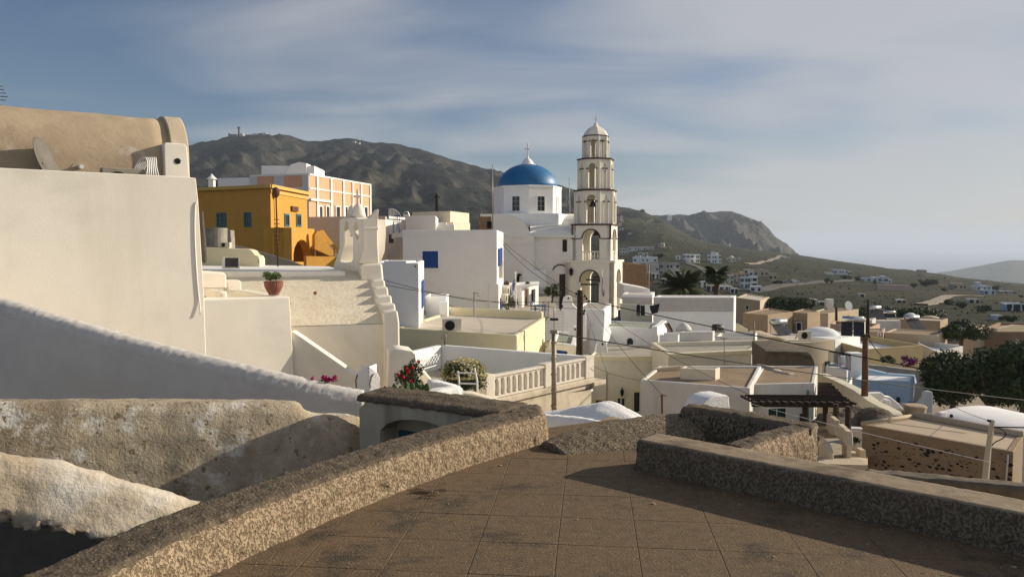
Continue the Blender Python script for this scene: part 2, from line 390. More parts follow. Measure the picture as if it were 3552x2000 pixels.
# ---------------------------------------------------------------- the terrace we stand on
FZ = -2.0
base = MB().poly_ext([(x_, y_, FZ - .0025) for x_, y_ in ((-5.5, 1.0), (6.5, 1.0), (6.55, 2.4), (2.2, 6.45), (2.75, 7.3), (2.35, 8.3), (1.2, 8.9), (.1, 8.3), (-2.9, 4.4))], (0, 0, -.3)).build('terrace_floor', MORTAR)
tag(base, 'brown cement slab roof terrace in the foreground with worn joints', kind='structure')
def clip(poly, a, b):                    # keep the left side of a->b
    o = []; e = (b[0] - a[0], b[1] - a[1])
    def sd(p): return e[0] * (p[1] - a[1]) - e[1] * (p[0] - a[0])
    for i in range(len(poly)):
        p, q = poly[i], poly[(i + 1) % len(poly)]; sp, sq = sd(p), sd(q)
        if sp >= 0: o.append(p)
        if (sp >= 0) != (sq >= 0):
            t = sp / (sp - sq); o.append((p[0] + (q[0] - p[0]) * t, p[1] + (q[1] - p[1]) * t))
    return o
ga = radians(-5.8); gx, gy = (cos(ga), sin(ga)), (-sin(ga), cos(ga))
o0 = PZ(1922, 2000, FZ)
rr = random.Random(3)
TB = [(-2.9, 4.4), (6.5, 1.0), (3.1, 8.7), (1.2, 8.9), (.1, 8.3)]
for i in range(-9, 10):
    for j in range(-6, 10):
        g = .0035
        L4 = []
        for a, b in ((i + g, j + g), (i + 1 - g, j + g), (i + 1 - g, j + 1 - g), (i + g, j + 1 - g)):
            a *= .53; b *= .52; L4.append((o0.x + gx[0] * a + gy[0] * b, o0.y + gx[1] * a + gy[1] * b))
        q = L4
        bd = [(-4.6, 2.2), (6.3, 1.1), (3.0, 8.7), (1.2, 8.88), (.12, 8.3), (-2.9, 4.4)]
        for k in range(len(bd)):
            q = clip(q, bd[k], bd[(k + 1) % len(bd)])
            if len(q) < 3: break
        cm = (sum(p[0] for p in L4) / 4, sum(p[1] for p in L4) / 4)
        if len(q) > 2 and cm[0] > 1.2: q = clip(q, (6.55, 2.42), (2.2, 6.5)) if cm[1] < 6.9 - (cm[0] - 2.2) * .95 else clip(q, (2.2, 6.5), (2.75, 7.3))
        if len(q) < 3: continue
        c = (sum(p[0] for p in q) / len(q), sum(p[1] for p in q) / len(q))
        if c[1] < 2.6: continue
        dz = rr.uniform(-.001, .0012); tx, ty = rr.uniform(-.002, .002), rr.uniform(-.002, .002)
        n = len(q)
        top = [Vector((p[0], p[1], FZ + dz + tx * (p[0] - c[0]) + ty * (p[1] - c[1]))) for p in q]
        ins = [Vector((c[0] + (p.x - c[0]) * .985, c[1] + (p.y - c[1]) * .985, p.z)) for p in top]
        vs = ins + [Vector((p.x, p.y, p.z - .0015)) for p in top] + [Vector((p.x, p.y, FZ - .05)) for p in top]
        fs = [tuple(range(n))] + [(a, a + n, (a + 1) % n + n, (a + 1) % n) for a in range(n)] + [(a + n, a + 2 * n, (a + 1) % n + 2 * n, (a + 1) % n + n) for a in range(n)]
        MB().add(vs, fs).build('paving_slab', SLABM, base)
def crumbs():                           # loose grit and flakes lying on the slabs
    mb = MB(); r = random.Random(5)
    for _ in range(1500):
        x = r.uniform(-1.9, 3.3); y = r.uniform(3.9, 8.2)
        s = r.choice([.002, .003, .003, .0045]) * (1 + (r.random() < .03) * 1.8)
        if clip([(x, y), (x + .01, y), (x, y + .01)], (-2.6, 3.4), (.15, 8.0))[:0] == None: continue
        if (x + 2.6) * 4.6 - (y - 3.4) * 2.75 < 0.25: continue
        a = r.random() * pi
        mb.box((x, y, FZ + s * .35), (s * 2, s * 1.3, s * .8), a)
    return mb
tag(crumbs().build('loose_grit', mat('pale_grit', (.40, .31, .20), (.30, .23, .15), 30)), 'pale grit and flakes scattered over the terrace slabs', 'grit', kind='stuff')
tw = thing('fallen_twigs', 'little heap of dry twigs and plaster flakes on the terrace floor', 'debris', PZ(1490, 1716, FZ)); r = random.Random(9)
for k in range(11):
    c = PZ(1440 + r.random() * 95, 1702 + r.random() * 26, FZ) + Vector((0, 0, .012)); a = r.uniform(-.5, .6); l = r.uniform(.03, .10)
    MB().tube([c - Vector((cos(a) * l, sin(a) * l, 0)), c + Vector((0, 0, .008)), c + Vector((cos(a) * l, sin(a) * l, r.uniform(0, .02)))], r.uniform(.004, .008), 5).build('twig', mat('dry_twig', (.36, .27, .17), (.22, .15, .09), 40), tw)
# parapets: rough pebbled cement, darker lichened tops
rough_top = lambda x, y: 1 if y > -.045 else 0
def lump(x, y): return 1.0 if y < -.05 else .45
SM = [STUCCO, LICHEN]
# left parapet (inner edge runs along the floor)
ph = .29
pl = [PZ(-700, 2260, FZ + ph), PZ(160, 2080, FZ + ph), PZ(690, 1835, FZ + ph), PZ(1200, 1638, FZ + ph), PZ(1560, 1520, FZ + ph), PZ(1850, 1441, FZ + ph), PZ(1884, 1426, FZ + ph), PZ(1878, 1402, FZ + ph)]
o = sweep('left_parapet', pl, [(.07, -.36), (.045, -.27), (.03, -.10), (0, -.035), (-.05, .0), (-.39, .0), (-.435, -.05), (-.45, -1.0), (-.48, -2.6), (-.2, -2.6)], SM, res=.025, sres=.022, amp=.017, nsc=16, mfun=lambda x, y: 1 if (y > -.05 and x < -.01) else 0, lumps=lambda x, y: (1.0 if x > -.02 else .6), seed=3)
tag(o, 'long low pebbled cement parapet along the left side of the terrace', 'parapet')
# niche wall: continues from the corner towards the left, its face with the teal window looks at us
nt0, nt1 = PZ(1246, 1372, FZ + ph), PZ(1850, 1452, FZ + ph)
nw = thing('niche_wall', 'old cream wall with brown top and blue window in an arched niche', 'wall', nt0)
FN = Face((nt0.x, nt0.y), (nt1.x, nt1.y))
tw_ = .62
bk = -FN.n * tw_
mbw = MB(); zt = FZ + ph
u0, u1 = -.0, FN.len - .40
nic = [FN.st(*p) for p in view(12, (245, 560), (245, 400), (290, 352), (360, 325), (470, 318), (580, 335), (680, 370), (720, 420), (730, 560))]
outer = [FN.at(u0, -6, 0), FN.at(u1, -6, 0), FN.at(u1, zt - .05, 0), FN.at(u0 + .12, zt - .05, 0), FN.at(u0, zt - .14, 0)]
hz = -2.9
nic = [(max(u, .3), z) for u, z in nic]; nic[0] = (nic[1][0], hz); nic[-1] = (nic[-2][0], hz)
mbw.plate(outer, [[FN.at(u, z, 0) for u, z in nic]], bk * .45)
mbw.fbox(FN, u0 + .01, u1, -6, zt - .06, -tw_, -tw_ * .45 - .003)
wallo = mbw.build('wall', mat('stained_cream_render', (.54, .47, .35), (.47, .40, .29), 3, bump=.4, bsc=30, streak=((.30, .25, .17), .52, 3.0), big=((.36, .30, .21), .58), bigsc=1.1), nw)
sweep('coping', [FN.at(-.02, zt, -.0), FN.at(u1 * .5, zt + .01, 0), FN.at(u1, zt, 0)], [(.02, -.055), (0, -.01), (-.05, .012), (-tw_ * .5, .03), (-tw_ + .05, .012), (-tw_, -.06)], LICHEN, nw, res=.03, sres=.03, amp=.012, nsc=9)
wi = view(12, (385, 395), (700, 520)); a = FN.st(*wi[0], -.26); b = FN.st(*wi[1], -.26)
TEAL = mat('old_teal_paint', (.035, .12, .16), (.022, .075, .10), 8, rough=.6, streak=((.06, .07, .07), .6, 8))
win_ = MB().fbox(FN, a[0], a[0] + .05, hz, a[1], -.28, -.24).fbox(FN, a[0] + .05, b[0], a[1] - .05, a[1], -.28, -.24).build('window_frame', TEAL, nw, label='old teal window frame in the niche')
for k in range(5):
    MB().fbox(FN, a[0] + .055 + k * .16, a[0] + .055 + k * .16 + .152, hz, a[1] - .055, -.279, -.255 + (.004 if k % 2 else 0)).build('shutter_board', TEAL, win_)
# right parapet, in front: its top inner edge
pr = [PZ(2210, 1524, FZ + .27), PZ(2600, 1597, FZ + .27), PZ(3100, 1694, FZ + .27), PZ(3552, 1782, FZ + .27), PZ(4300, 1930, FZ + .27), PZ(5600, 2180, FZ + .27)]
o = sweep('right_parapet', pr, [(.03, -.34), (.02, -.2), (.0, -.02), (-.03, .0), (-.33, .0), (-.36, -.03), (-.36, -.5), (-.3, -.9)], SM, res=.028, sres=.024, amp=.011, nsc=15, curve=False, mfun=lambda x, y: 1 if y > -.03 and x < -.01 else 0, lumps=lambda x, y: .3 if y > -.06 else 1.0, seed=11)
o.data.materials[0] = mat('dark_pebbled_cement', (.25, .20, .135), (.19, .15, .10), 14, bump=.5, bsc=60, pits=((.12, .09, .06), .54, 55, .8, .7), bdist=.012, big=((.17, .13, .085), .53), bigsc=2.2)
o.data.materials[1] = mat('worn_parapet_top', (.30, .235, .16), (.22, .17, .115), 9, bump=.45, bsc=50, bdist=.010, big=((.12, .09, .06), .49), bigsc=2.1, spots=((.48, .42, .32), .72, 25))
tag(o, 'low thick cement parapet running out to the right side of the terrace', 'parapet')
# second lower wall right behind it
o = sweep('outer_parapet', [P(2990, 1640, 7.4), P(3250, 1661, 7.0), P(3552, 1690, 6.5), P(4000, 1730, 6.0)], sec_wall(.22, .9, .04), mat('shaded_grey_cement', (.20, .16, .115), (.13, .105, .075), 8, bump=.5, bsc=40, big=((.30, .25, .18), .56), bigsc=2), res=.05, sres=.05, amp=.01, nsc=9)  # the wall's shade is painted into its dark cement colour
tag(o, 'narrow outer parapet with its shade painted dark behind the right end of the thick parapet', 'parapet')
# low curb crossing the terrace end
cur = [PZ(1905, 1538, FZ + .06), PZ(2000, 1500, FZ + .12), PZ(2150, 1466, FZ + .17), PZ(2290, 1443, FZ + .20), PZ(2380, 1436, FZ + .20)]
o = sweep('low_curb', cur, [(.42, -.20), (.36, -.13), (.2, -.04), (.06, .0), (-.1, .0), (-.17, -.06), (-.18, -1.4)], [mat('speckled_cement_curb', (.30, .24, .165), (.22, .175, .12), 14, bump=.6, bsc=60, pits=((.11, .08, .05), .53, 55, 1, .7), bdist=.014, spots=((.55, .48, .36), .66, 30)), LICHEN], res=.03, sres=.03, amp=.010, nsc=14)
tag(o, 'low rounded speckled cement curb across the far end of the terrace', 'curb')
# far parapet of the terrace: dark face, rounded top
fp = [PZ(2362, 1410, FZ + .30), PZ(2560, 1438, FZ + .30), PZ(2735, 1472, FZ + .28), PZ(2812, 1482, FZ + .28)]
o = sweep('far_parapet', fp, [(.05, -.34), (.03, -.15), (.0, -.04), (-.06, .0), (-.24, .0), (-.30, -.05), (-.3, -2.2)], [mat('grey_brown_pebbled_cement', (.26, .21, .14), (.19, .15, .10), 9, bump=.5, bsc=40, pits=((.07, .055, .035), .53, 50, .8, .7), bdist=.014, big=((.13, .11, .07), .55), bigsc=2), LICHEN], res=.03, sres=.03, amp=.012, nsc=13, curve=False, mfun=lambda x, y: 1 if y > -.05 else 0)
tag(o, 'dark lichened parapet at the far right end of the terrace', 'parapet')
sp = [PZ(2590, 1556, FZ + .27), PZ(2700, 1515, FZ + .27), PZ(2818, 1484, FZ + .27)]
o = sweep('side_parapet', sp, [(.05, -1.6), (.03, -.15), (.0, -.03), (-.05, .0), (-.2, .0), (-.25, -.05), (-.25, -1.6)], SM, res=.028, sres=.028, amp=.016, nsc=15, mfun=lambda x, y: 1 if y > -.04 and x < -.02 else 0, seed=20)
tag(o, 'short sunlit pebbled parapet turning back behind the thick right parapet', 'parapet')
# ground hiding mass of our own house below the terrace
o = MB().poly_ext([(-2.4, 4.2, -2.33), (6.4, 1.1, -2.33), (6.4, 2.5, -2.33), (2.25, 6.4, -2.33), (2.7, 7.3, -2.33), (2.3, 8.2, -2.33), (1.3, 8.8, -2.33), (.2, 8.2, -2.33)], (0, 0, -6)).build('own_house', TAN)
tag(o, 'house under the brown roof terrace in the foreground', 'house')
# ---------------------------------------------------------------- walls at the left foreground
def SW(name, label, cat, pts, sec, m, **k):
    o = sweep(name, [P(*p) for p in pts], sec, m, **k); return tag(o, label, cat)
SW('weathered_vault', 'weathered grey and ochre vault wall in the left foreground', 'wall',
   [(-900, 1400, 7.3), (-200, 1396, 7.7), (400, 1394, 8.25), (800, 1395, 8.6), (1000, 1398, 8.8), (1090, 1432, 8.9), (1250, 1445, 9.3)],
   [(.95, -2.6), (.62, -1.4), (.42, -.8), (.24, -.34), (.10, -.08), (0, 0), (-.3, -.02), (-.6, -.3), (-.7, -2.6)], WEATH, res=.07, sres=.05, amp=.012, nsc=5)
SW('near_weathered_wall', 'low cracked cream wall descending to the terrace corner at lower left', 'wall',
   [(-900, 1500, 5.3), (-300, 1530, 5.6), (0, 1578, 5.9), (250, 1622, 6.1), (500, 1690, 6.35), (705, 1752, 6.6), (800, 1790, 6.7)],
   [(.10, -.50), (.12, -.40), (.05, -.12), (.0, -.03), (-.05, .0), (-.12, 0), (-.2, -.05), (-.25, -.5)],
   mat('cracked_limewash', (.50, .42, .31), (.39, .32, .23), 5, bump=.8, bsc=24, bdist=.02, big=((.66, .63, .57), .52), bigsc=.9, big2=((.33, .26, .17), .60, 2.4)), res=.04, sres=.04, amp=.014, nsc=6, lumps=lambda x, y: 4.5 if y < -.42 else 1)
o = sweep('dark_back_wall', [P(-900, 1640, 6.6), P(0, 1700, 6.9), P(700, 1800, 7.3)], sec_wall(.3, 2.6, .03), mat('painted_shade_render', (.12, .11, .10), (.09, .08, .07), 4), res=.1, sres=.1, amp=.01); tag(o, 'back wall painted dark as deep shade under the broken cream wall at lower left', 'wall')  # dark colour stands in for the shade below the broken edge
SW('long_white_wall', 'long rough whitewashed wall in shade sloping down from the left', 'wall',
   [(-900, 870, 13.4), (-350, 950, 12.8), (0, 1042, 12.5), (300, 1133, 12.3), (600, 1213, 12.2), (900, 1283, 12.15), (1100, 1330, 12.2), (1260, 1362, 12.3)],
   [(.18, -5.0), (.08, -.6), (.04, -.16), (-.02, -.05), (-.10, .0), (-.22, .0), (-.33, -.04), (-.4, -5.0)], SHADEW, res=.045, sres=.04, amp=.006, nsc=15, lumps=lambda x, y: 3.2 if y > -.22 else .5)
# courtyard floor below
o = MB().poly_ext([(-14, 3, -4.6), (-1.5, 3, -4.6), (-1.0, 13.2, -4.6), (-14, 11, -4.6)], (0, 0, -.3)).build('courtyard', ROOFG)
tag(o, kind='structure')
# whitewashed humps right of the niche wall
HUMP = mat('lumpy_whitewash', (.80, .79, .77), (.74, .73, .72), 4, bump=.7, bsc=24, bdist=.02)
SW('white_ridge', 'rough whitewashed rounded wall in shade behind the terrace corner', 'wall',
   [(1835, 1440, 10.4), (1950, 1447, 10.2), (2060, 1462, 10.0), (2095, 1480, 9.9)],
   [(.10, -1.6), (.05, -.3), (.03, -.08), (-.03, 0), (-.14, .0), (-.2, -.06), (-.25, -1.6)], HUMP, res=.05, sres=.05, amp=.010, nsc=8)
SW('white_hump', 'sunlit whitewashed hump shaped like a saddle beyond the terrace corner', 'wall',
   [(1830, 1440, 13.2), (1930, 1428, 13), (2000, 1412, 12.8), (2060, 1401, 12.6), (2095, 1400, 12.5), (2140, 1422, 12.3), (2190, 1448, 12.1), (2225, 1464, 12.0)],
   [(.9, -1.6), (.75, -.40), (.5, -.22), (.2, -.06), (0, 0), (-.25, .0), (-.5, -.2), (-.6, -1.6)], HUMP, res=.06, sres=.06, amp=.014, nsc=5)
o = MB().poly_ext([P(2010, 1476, 10.9), P(2130, 1440, 12.3), P(2230, 1466, 11.9), P(2120, 1500, 10.2)], (0, 0, -1.2)).build('brown_rooftop', ROOFT)
tag(o, 'patch of brown flat roof between the white hump and the terrace', 'roof')
# ---------------------------------------------------------------- land
def interp(tab, x):
    if x <= tab[0][0]: return tab[0][1]
    for (a, b), (c, d) in zip(tab, tab[1:]):
        if x <= c: return b + (d - b) * (x - a) / (c - a)
    return tab[-1][1]
def landmat(name, c1, c2, c3, rock, sc, rocky=.5, fields=False):
    m = bpy.data.materials.new(name); m.use_nodes = True; t = m.node_tree; L = t.links; b = t.nodes['Principled BSDF']; b.inputs['Roughness'].default_value = .95; b.inputs['Specular IOR Level'].default_value = .1
    g = N(t, 'ShaderNodeNewGeometry')
    def nz(s, d=8.0, r=.62, mp=None):
        n = N(t, 'ShaderNodeTexNoise', i_Scale=s, i_Detail=d, i_Roughness=r)
        if mp:
            q = N(t, 'ShaderNodeMapping'); q.inputs['Scale'].default_value = mp; L.new(g.outputs['Position'], q.inputs[0]); L.new(q.outputs[0], n.inputs['Vector'])
        else: L.new(g.outputs['Position'], n.inputs['Vector'])
        return n.outputs['Fac']
    def rp(v, a, z):
        r = N(t, 'ShaderNodeMapRange'); r.inputs['From Min'].default_value = a; r.inputs['From Max'].default_value = z; L.new(v, r.inputs['Value']); return r.outputs[0]
    def mix(f, a, c):
        x = N(t, 'ShaderNodeMixRGB'); L.new(f, x.inputs[0])
        for i, q in ((1, a), (2, c)):
            if isinstance(q, tuple): x.inputs[i].default_value = (*q, 1)
            else: L.new(q, x.inputs[i])
        return x.outputs[0]
    c = mix(rp(nz(sc), .4, .6), c1, c2)
    if fields:
        v = N(t, 'ShaderNodeTexVoronoi', i_Scale=.014); v.feature = 'F1'
        q = N(t, 'ShaderNodeMapping'); q.inputs['Scale'].default_value = (.55, 1.5, 0); q.inputs['Rotation'].default_value = (0, 0, .5); L.new(g.outputs['Position'], q.inputs[0]); L.new(q.outputs[0], v.inputs['Vector'])
        s = N(t, 'ShaderNodeSeparateColor'); L.new(v.outputs['Color'], s.inputs[0])
        c = mix(rp(s.outputs[0], .45, .8), c, c3)
        v2 = N(t, 'ShaderNodeTexVoronoi', i_Scale=.014); v2.feature = 'DISTANCE_TO_EDGE'; L.new(q.outputs[0], v2.inputs['Vector'])
        e = rp(v2.outputs['Distance'], .045, .015)
        c = mix(e, c, (.035, .035, .022))
        tn = nz(.22, 3.0, .6); c = mix(rp(tn, .56, .62), c, (.028, .034, .018))
        c = mix(rp(nz(.9, 2.0, .5), .66, .72), c, (.085, .072, .050))
    else:
        c = mix(rp(nz(sc * .35), .45, .62), c, c3)
    sepn = N(t, 'ShaderNodeSeparateXYZ'); L.new(g.outputs['Normal'], sepn.inputs[0])
    st = rp(sepn.outputs['Z'], .96, .78)
    k = N(t, 'ShaderNodeMath', operation='MULTIPLY'); L.new(st, k.inputs[0]); L.new(rp(nz(sc * 2.2, 9.0, .75, (1, .6, .3)), .47 - .06 * rocky, .60), k.inputs[1])
    c = mix(k.outputs[0], c, rock)
    L.new(c, b.inputs['Base Color'])
    bp = N(t, 'ShaderNodeBump'); bp.inputs['Distance'].default_value = 1.2 / sc * .16; bp.inputs['Strength'].default_value = 1; L.new(nz(sc * 3), bp.inputs['Height']); L.new(bp.outputs[0], b.inputs['Normal'])
    return m
RIDGE = [(-3000, 620), (-500, 560), (300, 540), (560, 520), (640, 510), (665, 508), (720, 498), (780, 484), (800, 479), (860, 473), (940, 474), (1000, 476), (1040, 485), (1080, 494), (1120, 493), (1180, 484), (1210, 481), (1245, 483),
         (1300, 490), (1380, 503), (1462, 521), (1520, 538), (1572, 556), (1640, 576), (1710, 594), (1800, 612), (1900, 636), (1972, 656), (2050, 680), (2110, 703), (2138, 716), (2175, 722), (2207, 725), (2225, 728), (2262, 746),
         (2300, 762), (2350, 795), (2400, 822), (2450, 840), (2500, 850), (2560, 858), (2600, 864), (2700, 876), (2755, 881), (2800, 888), (2886, 902), (2976, 914), (3090, 931), (3190, 941), (3241, 947), (3320, 960), (3430, 972), (3552, 984), (4200, 1010), (7000, 1030)]
RRAD = [(-3000, 1700), (2100, 1750), (2260, 1500), (2400, 1150), (2600, 1300), (2760, 1500), (3000, 1350), (3300, 1150), (3552, 1000), (7000, 900)]
# rows (as seen) of the ground at fixed distances, by column
def prow(px, Y):                         # ground height at column px, distance Y: village terraces, then the valley
    w = min(1, max(0, (px - 1300) / 900)); w = w * w * (3 - 2 * w)
    left = interp([(0, -5.0), (12, -5.5), (25, -5.5), (45, -4.2), (60, -2.8), (90, -3.0), (150, -8), (400, -10), (800, 10)], Y)
    right = interp([(0, -8.5), (15, -8.6), (25, -9.2), (45, -10.6), (60, -11.6), (90, -13.2), (130, -14.9), (200, -17), (320, -20.5), (480, -25), (700, -34), (900, -42), (1100, -50)], Y)
    return left * (1 - w) + right * w
def landz(px, Y):
    zr = None
    R = interp(RRAD, px); row = interp(RIDGE, px)
    zR = -(row - HOR) / FL * R
    if Y <= 200: z = prow(px, Y)
    elif Y <= R:
        t = (Y - 200) / (R - 200)
        z0 = prow(px, 200)
        if px < 2500:
            k = min(1, max(0, (px - 2120) / 330)); e = 1.7 * (1 - k) + 1.0 * k
            z = z0 + (zR - z0) * t ** e
        else:
            z = z0 + (zR - z0) * t
    else:
        z = zR - (Y - R) * .22 - ((Y - R) / 900) ** 2 * 30
        z = max(z, -330)
    a = max(0, min(1, (Y - 120) / 500)); edge = min(1, abs(Y - R) / (R * .10) + .10)
    x = (px - CX) / FL * Y
    mtn = min(1, max(0, (2300 - px) / 250)) * max(0, min(1, (Y - 500) / 700))
    if a > 0:
        p = Vector((x / 260, Y / 260, 3.1))
        rd = 1 - abs(noise.noise(p * 1.1 + Vector((noise.noise(p) * .8, 0, 0)))) * 2
        rd2 = 1 - abs(noise.noise(Vector((x / 85 + noise.noise(p * 2) * .9, Y / 330, 7)))) * 2
        z += edge * mtn * ((rd - .5) * 18 + (rd2 - .5) * 20 + (1 - abs(noise.noise(Vector((x / 38 + noise.noise(p * 3) * 1.2, Y / 190, 2)))) * 2 - .5) * 13)
        z += edge * a * (noise.fractal(Vector((x / 90, Y / 90, 0)), 1, 2, 5)) * (2.2 + 9 * mtn)
        z += a * noise.fractal(Vector((x / 30, Y / 30, 5)), 1, 2, 3) * .0011 * Y * (.35 + mtn)
    return z
def land_at(px, Y): x, y = XY(px, Y); return Vector((x, Y, landz(px, Y)))
def sheet(name, cols, rads, zf, m, label):
    mb = MB(); n = len(rads)
    for px in cols:
        for Y in rads:
            mb.v.append(Vector(((px - CX) / FL * Y, Y, zf(px, Y))))
    for i in range(len(cols) - 1):
        for j in range(n - 1):
            mb.f.append((i * n + j, (i + 1) * n + j, (i + 1) * n + j + 1, i * n + j + 1)); mb.m.append(0)
    o = mb.build(name, m, smooth=True); tag(o, label, kind='structure'); return o
LAND = landmat('dry_fields', (.036, .040, .021), (.024, .029, .017), (.052, .050, .028), (.10, .09, .07), .05, .3, True)
MTN = landmat('shaded_mountain_scrub', (.008, .012, .012), (.014, .018, .016), (.020, .022, .018), (.090, .080, .066), .022, 1.0)  # the slope's shade is put into these dark colours
cols = list(range(-2600, -300, 80)) + list(range(-300, 3900, 11)) + list(range(3900, 6400, 80))
rads = [6, 10, 14, 19, 25, 32, 40, 50, 62, 76, 92, 110, 130, 155, 185, 220, 260, 300, 345, 390, 440, 490, 540] + [580 + 22 * i for i in range(62)] + [1960, 2050, 2200, 2500, 3000]
split = 2140
cl = [c for c in cols if c <= split]; cl.append(split); cr = [split] + [c for c in cols if c > split]
cl = sorted(set(cl)); cr = sorted(set(cr))
sheet('mountain', cl, rads, landz, MTN, 'tall dark rocky mountain ridge behind the village')
sheet('hillside', cr, rads, landz, LAND, 'dry terraced fields falling away towards the sea')
DUST = mat('village_dust', (.30, .25, .18), (.23, .19, .13), .8, bump=.3, bsc=3, big=((.12, .12, .07), .56), bigsc=.12)
sheet('village_ground', list(range(-300, 4000, 30)), [7, 10, 14, 19, 25, 32, 40, 50, 62, 76, 92, 108], lambda px, Y: landz(px, Y) + .2, DUST, 'dusty ground between the village houses')
HEAD = [(2100, 760), (2180, 757), (2240, 752), (2272, 747), (2314, 747), (2386, 748), (2445, 740), (2496, 734), (2534, 737), (2590, 755), (2638, 774), (2655, 792), (2676, 817), (2721, 852), (2755, 880), (2790, 905), (2830, 935), (3000, 990)]
def headz(px, Y):
    R = 2500; row = interp(HEAD, px); zR = -(row - HOR) / FL * R
    w = min(1, max(0, (px - 2480) / 240))
    if Y < R:
        t = (Y - 1400) / (R - 1400); e = 1.0 + 1.2 * w
        z = -150 + (zR + 150) * (max(0, t) ** .75)
    else: z = zR - (Y - R) * .5
    x = (px - CX) / FL * Y
    ed = min(1, abs(Y - R) / 180 + .12)
    rd = 1 - abs(noise.noise(Vector((x / 120, Y / 400, 1)))) * 2
    z += ed * ((rd - .5) * 45 + noise.fractal(Vector((x / 60, Y / 60, 0)), 1, 2, 5) * 22)
    z += noise.fractal(Vector((x / 35, Y / 35, 0)), 1, 2, 4) * 2.5
    return max(z, -330)
sheet('headland', list(range(2090, 3010, 7)), [1400 + 20 * i for i in range(60)] + [2620, 2700, 2900, 3300], headz, landmat('headland_rock', (.026, .030, .026), (.036, .038, .032), (.045, .044, .037), (.11, .10, .088), .02, 1.0), 'steep rocky headland beyond the fields')
FAR = [(3100, 1015), (3200, 968), (3252, 945), (3334, 933), (3424, 917), (3470, 906), (3503, 900), (3552, 903), (3650, 915), (3900, 970), (4200, 1010)]
def farz(px, Y):
    R = 5200; zR = -(interp(FAR, px) - HOR) / FL * R; x = (px - CX) / FL * Y
    z = -330 + (zR + 330) * max(0, 1 - abs(Y - R) / 1500) ** .8
    return z + noise.fractal(Vector((x / 200, Y / 200, 0)), 1, 2, 4) * 6
sheet('far_hill', list(range(3080, 4230, 14)), [3700 + 75 * i for i in range(41)], farz, landmat('far_hill_scrub', (.060, .066, .045), (.075, .08, .055), (.09, .09, .06), (.16, .15, .12), .006, .5), 'distant hazy hill on the right by the sea')
sea = MB().add([(-25500, -2500, -300), (25500, -2500, -300), (25500, 39500, -300), (-25500, 39500, -300)], [(0, 1, 2, 3)]).build('sea', mat('sea_water', (.020, .045, .075), (.018, .04, .07), .001, rough=.30, spec=.5))
tag(sea, kind='structure')
# roads
ROADM = mat('asphalt', (.10, .095, .085), (.08, .075, .068), .5)
TRACK = mat('pale_dirt_track', (.30, .26, .20), (.24, .21, .16), .5)
def yrow(px, row, lo=60, hi=1500):       # distance at which the ground is seen at (px,row)
    best = None; Y = lo
    while Y < hi:
        z = landz(px, Y); r = HOR - z / Y * FL
        if r <= row: return Y
        Y *= 1.012
    return hi
def road(name, label, pix, w, m, up=.35):
    pts = []
    for px, row in pix:
        Y = yrow(px, row); pts.append(Vector((XY(px, Y)[0], Y, 0)))
    pts = smooth_path(pts, 7); mb = MB(); cl = []
    for i, p in enumerate(pts):
        d = (pts[min(i + 1, len(pts) - 1)] - pts[max(0, i - 1)]); d.z = 0; d.normalize(); n = Vector((d.y, -d.x, 0))
        for s in (-w / 2, w / 2):
            q = p + n * s; px = CX + q.x / q.y * FL; q.z = landz(px, q.y) + up; mb.v.append(q)
    for i in range(len(pts) - 1): mb.f.append((2 * i, 2 * i + 1, 2 * i + 3, 2 * i + 2)); mb.m.append(0)
    mb.v += [v - Vector((0, 0, 1.5)) for v in mb.v]; k = 2 * len(pts)
    for i in range(len(pts) - 1):
        mb.f.append((2 * i, 2 * i + 2, 2 * i + 2 + k, 2 * i + k)); mb.f.append((2 * i + 1, 2 * i + 1 + k, 2 * i + 3 + k, 2 * i + 3)); mb.m += [0, 0]
    o = mb.build(name, m, smooth=False); tag(o, label, kind='structure')
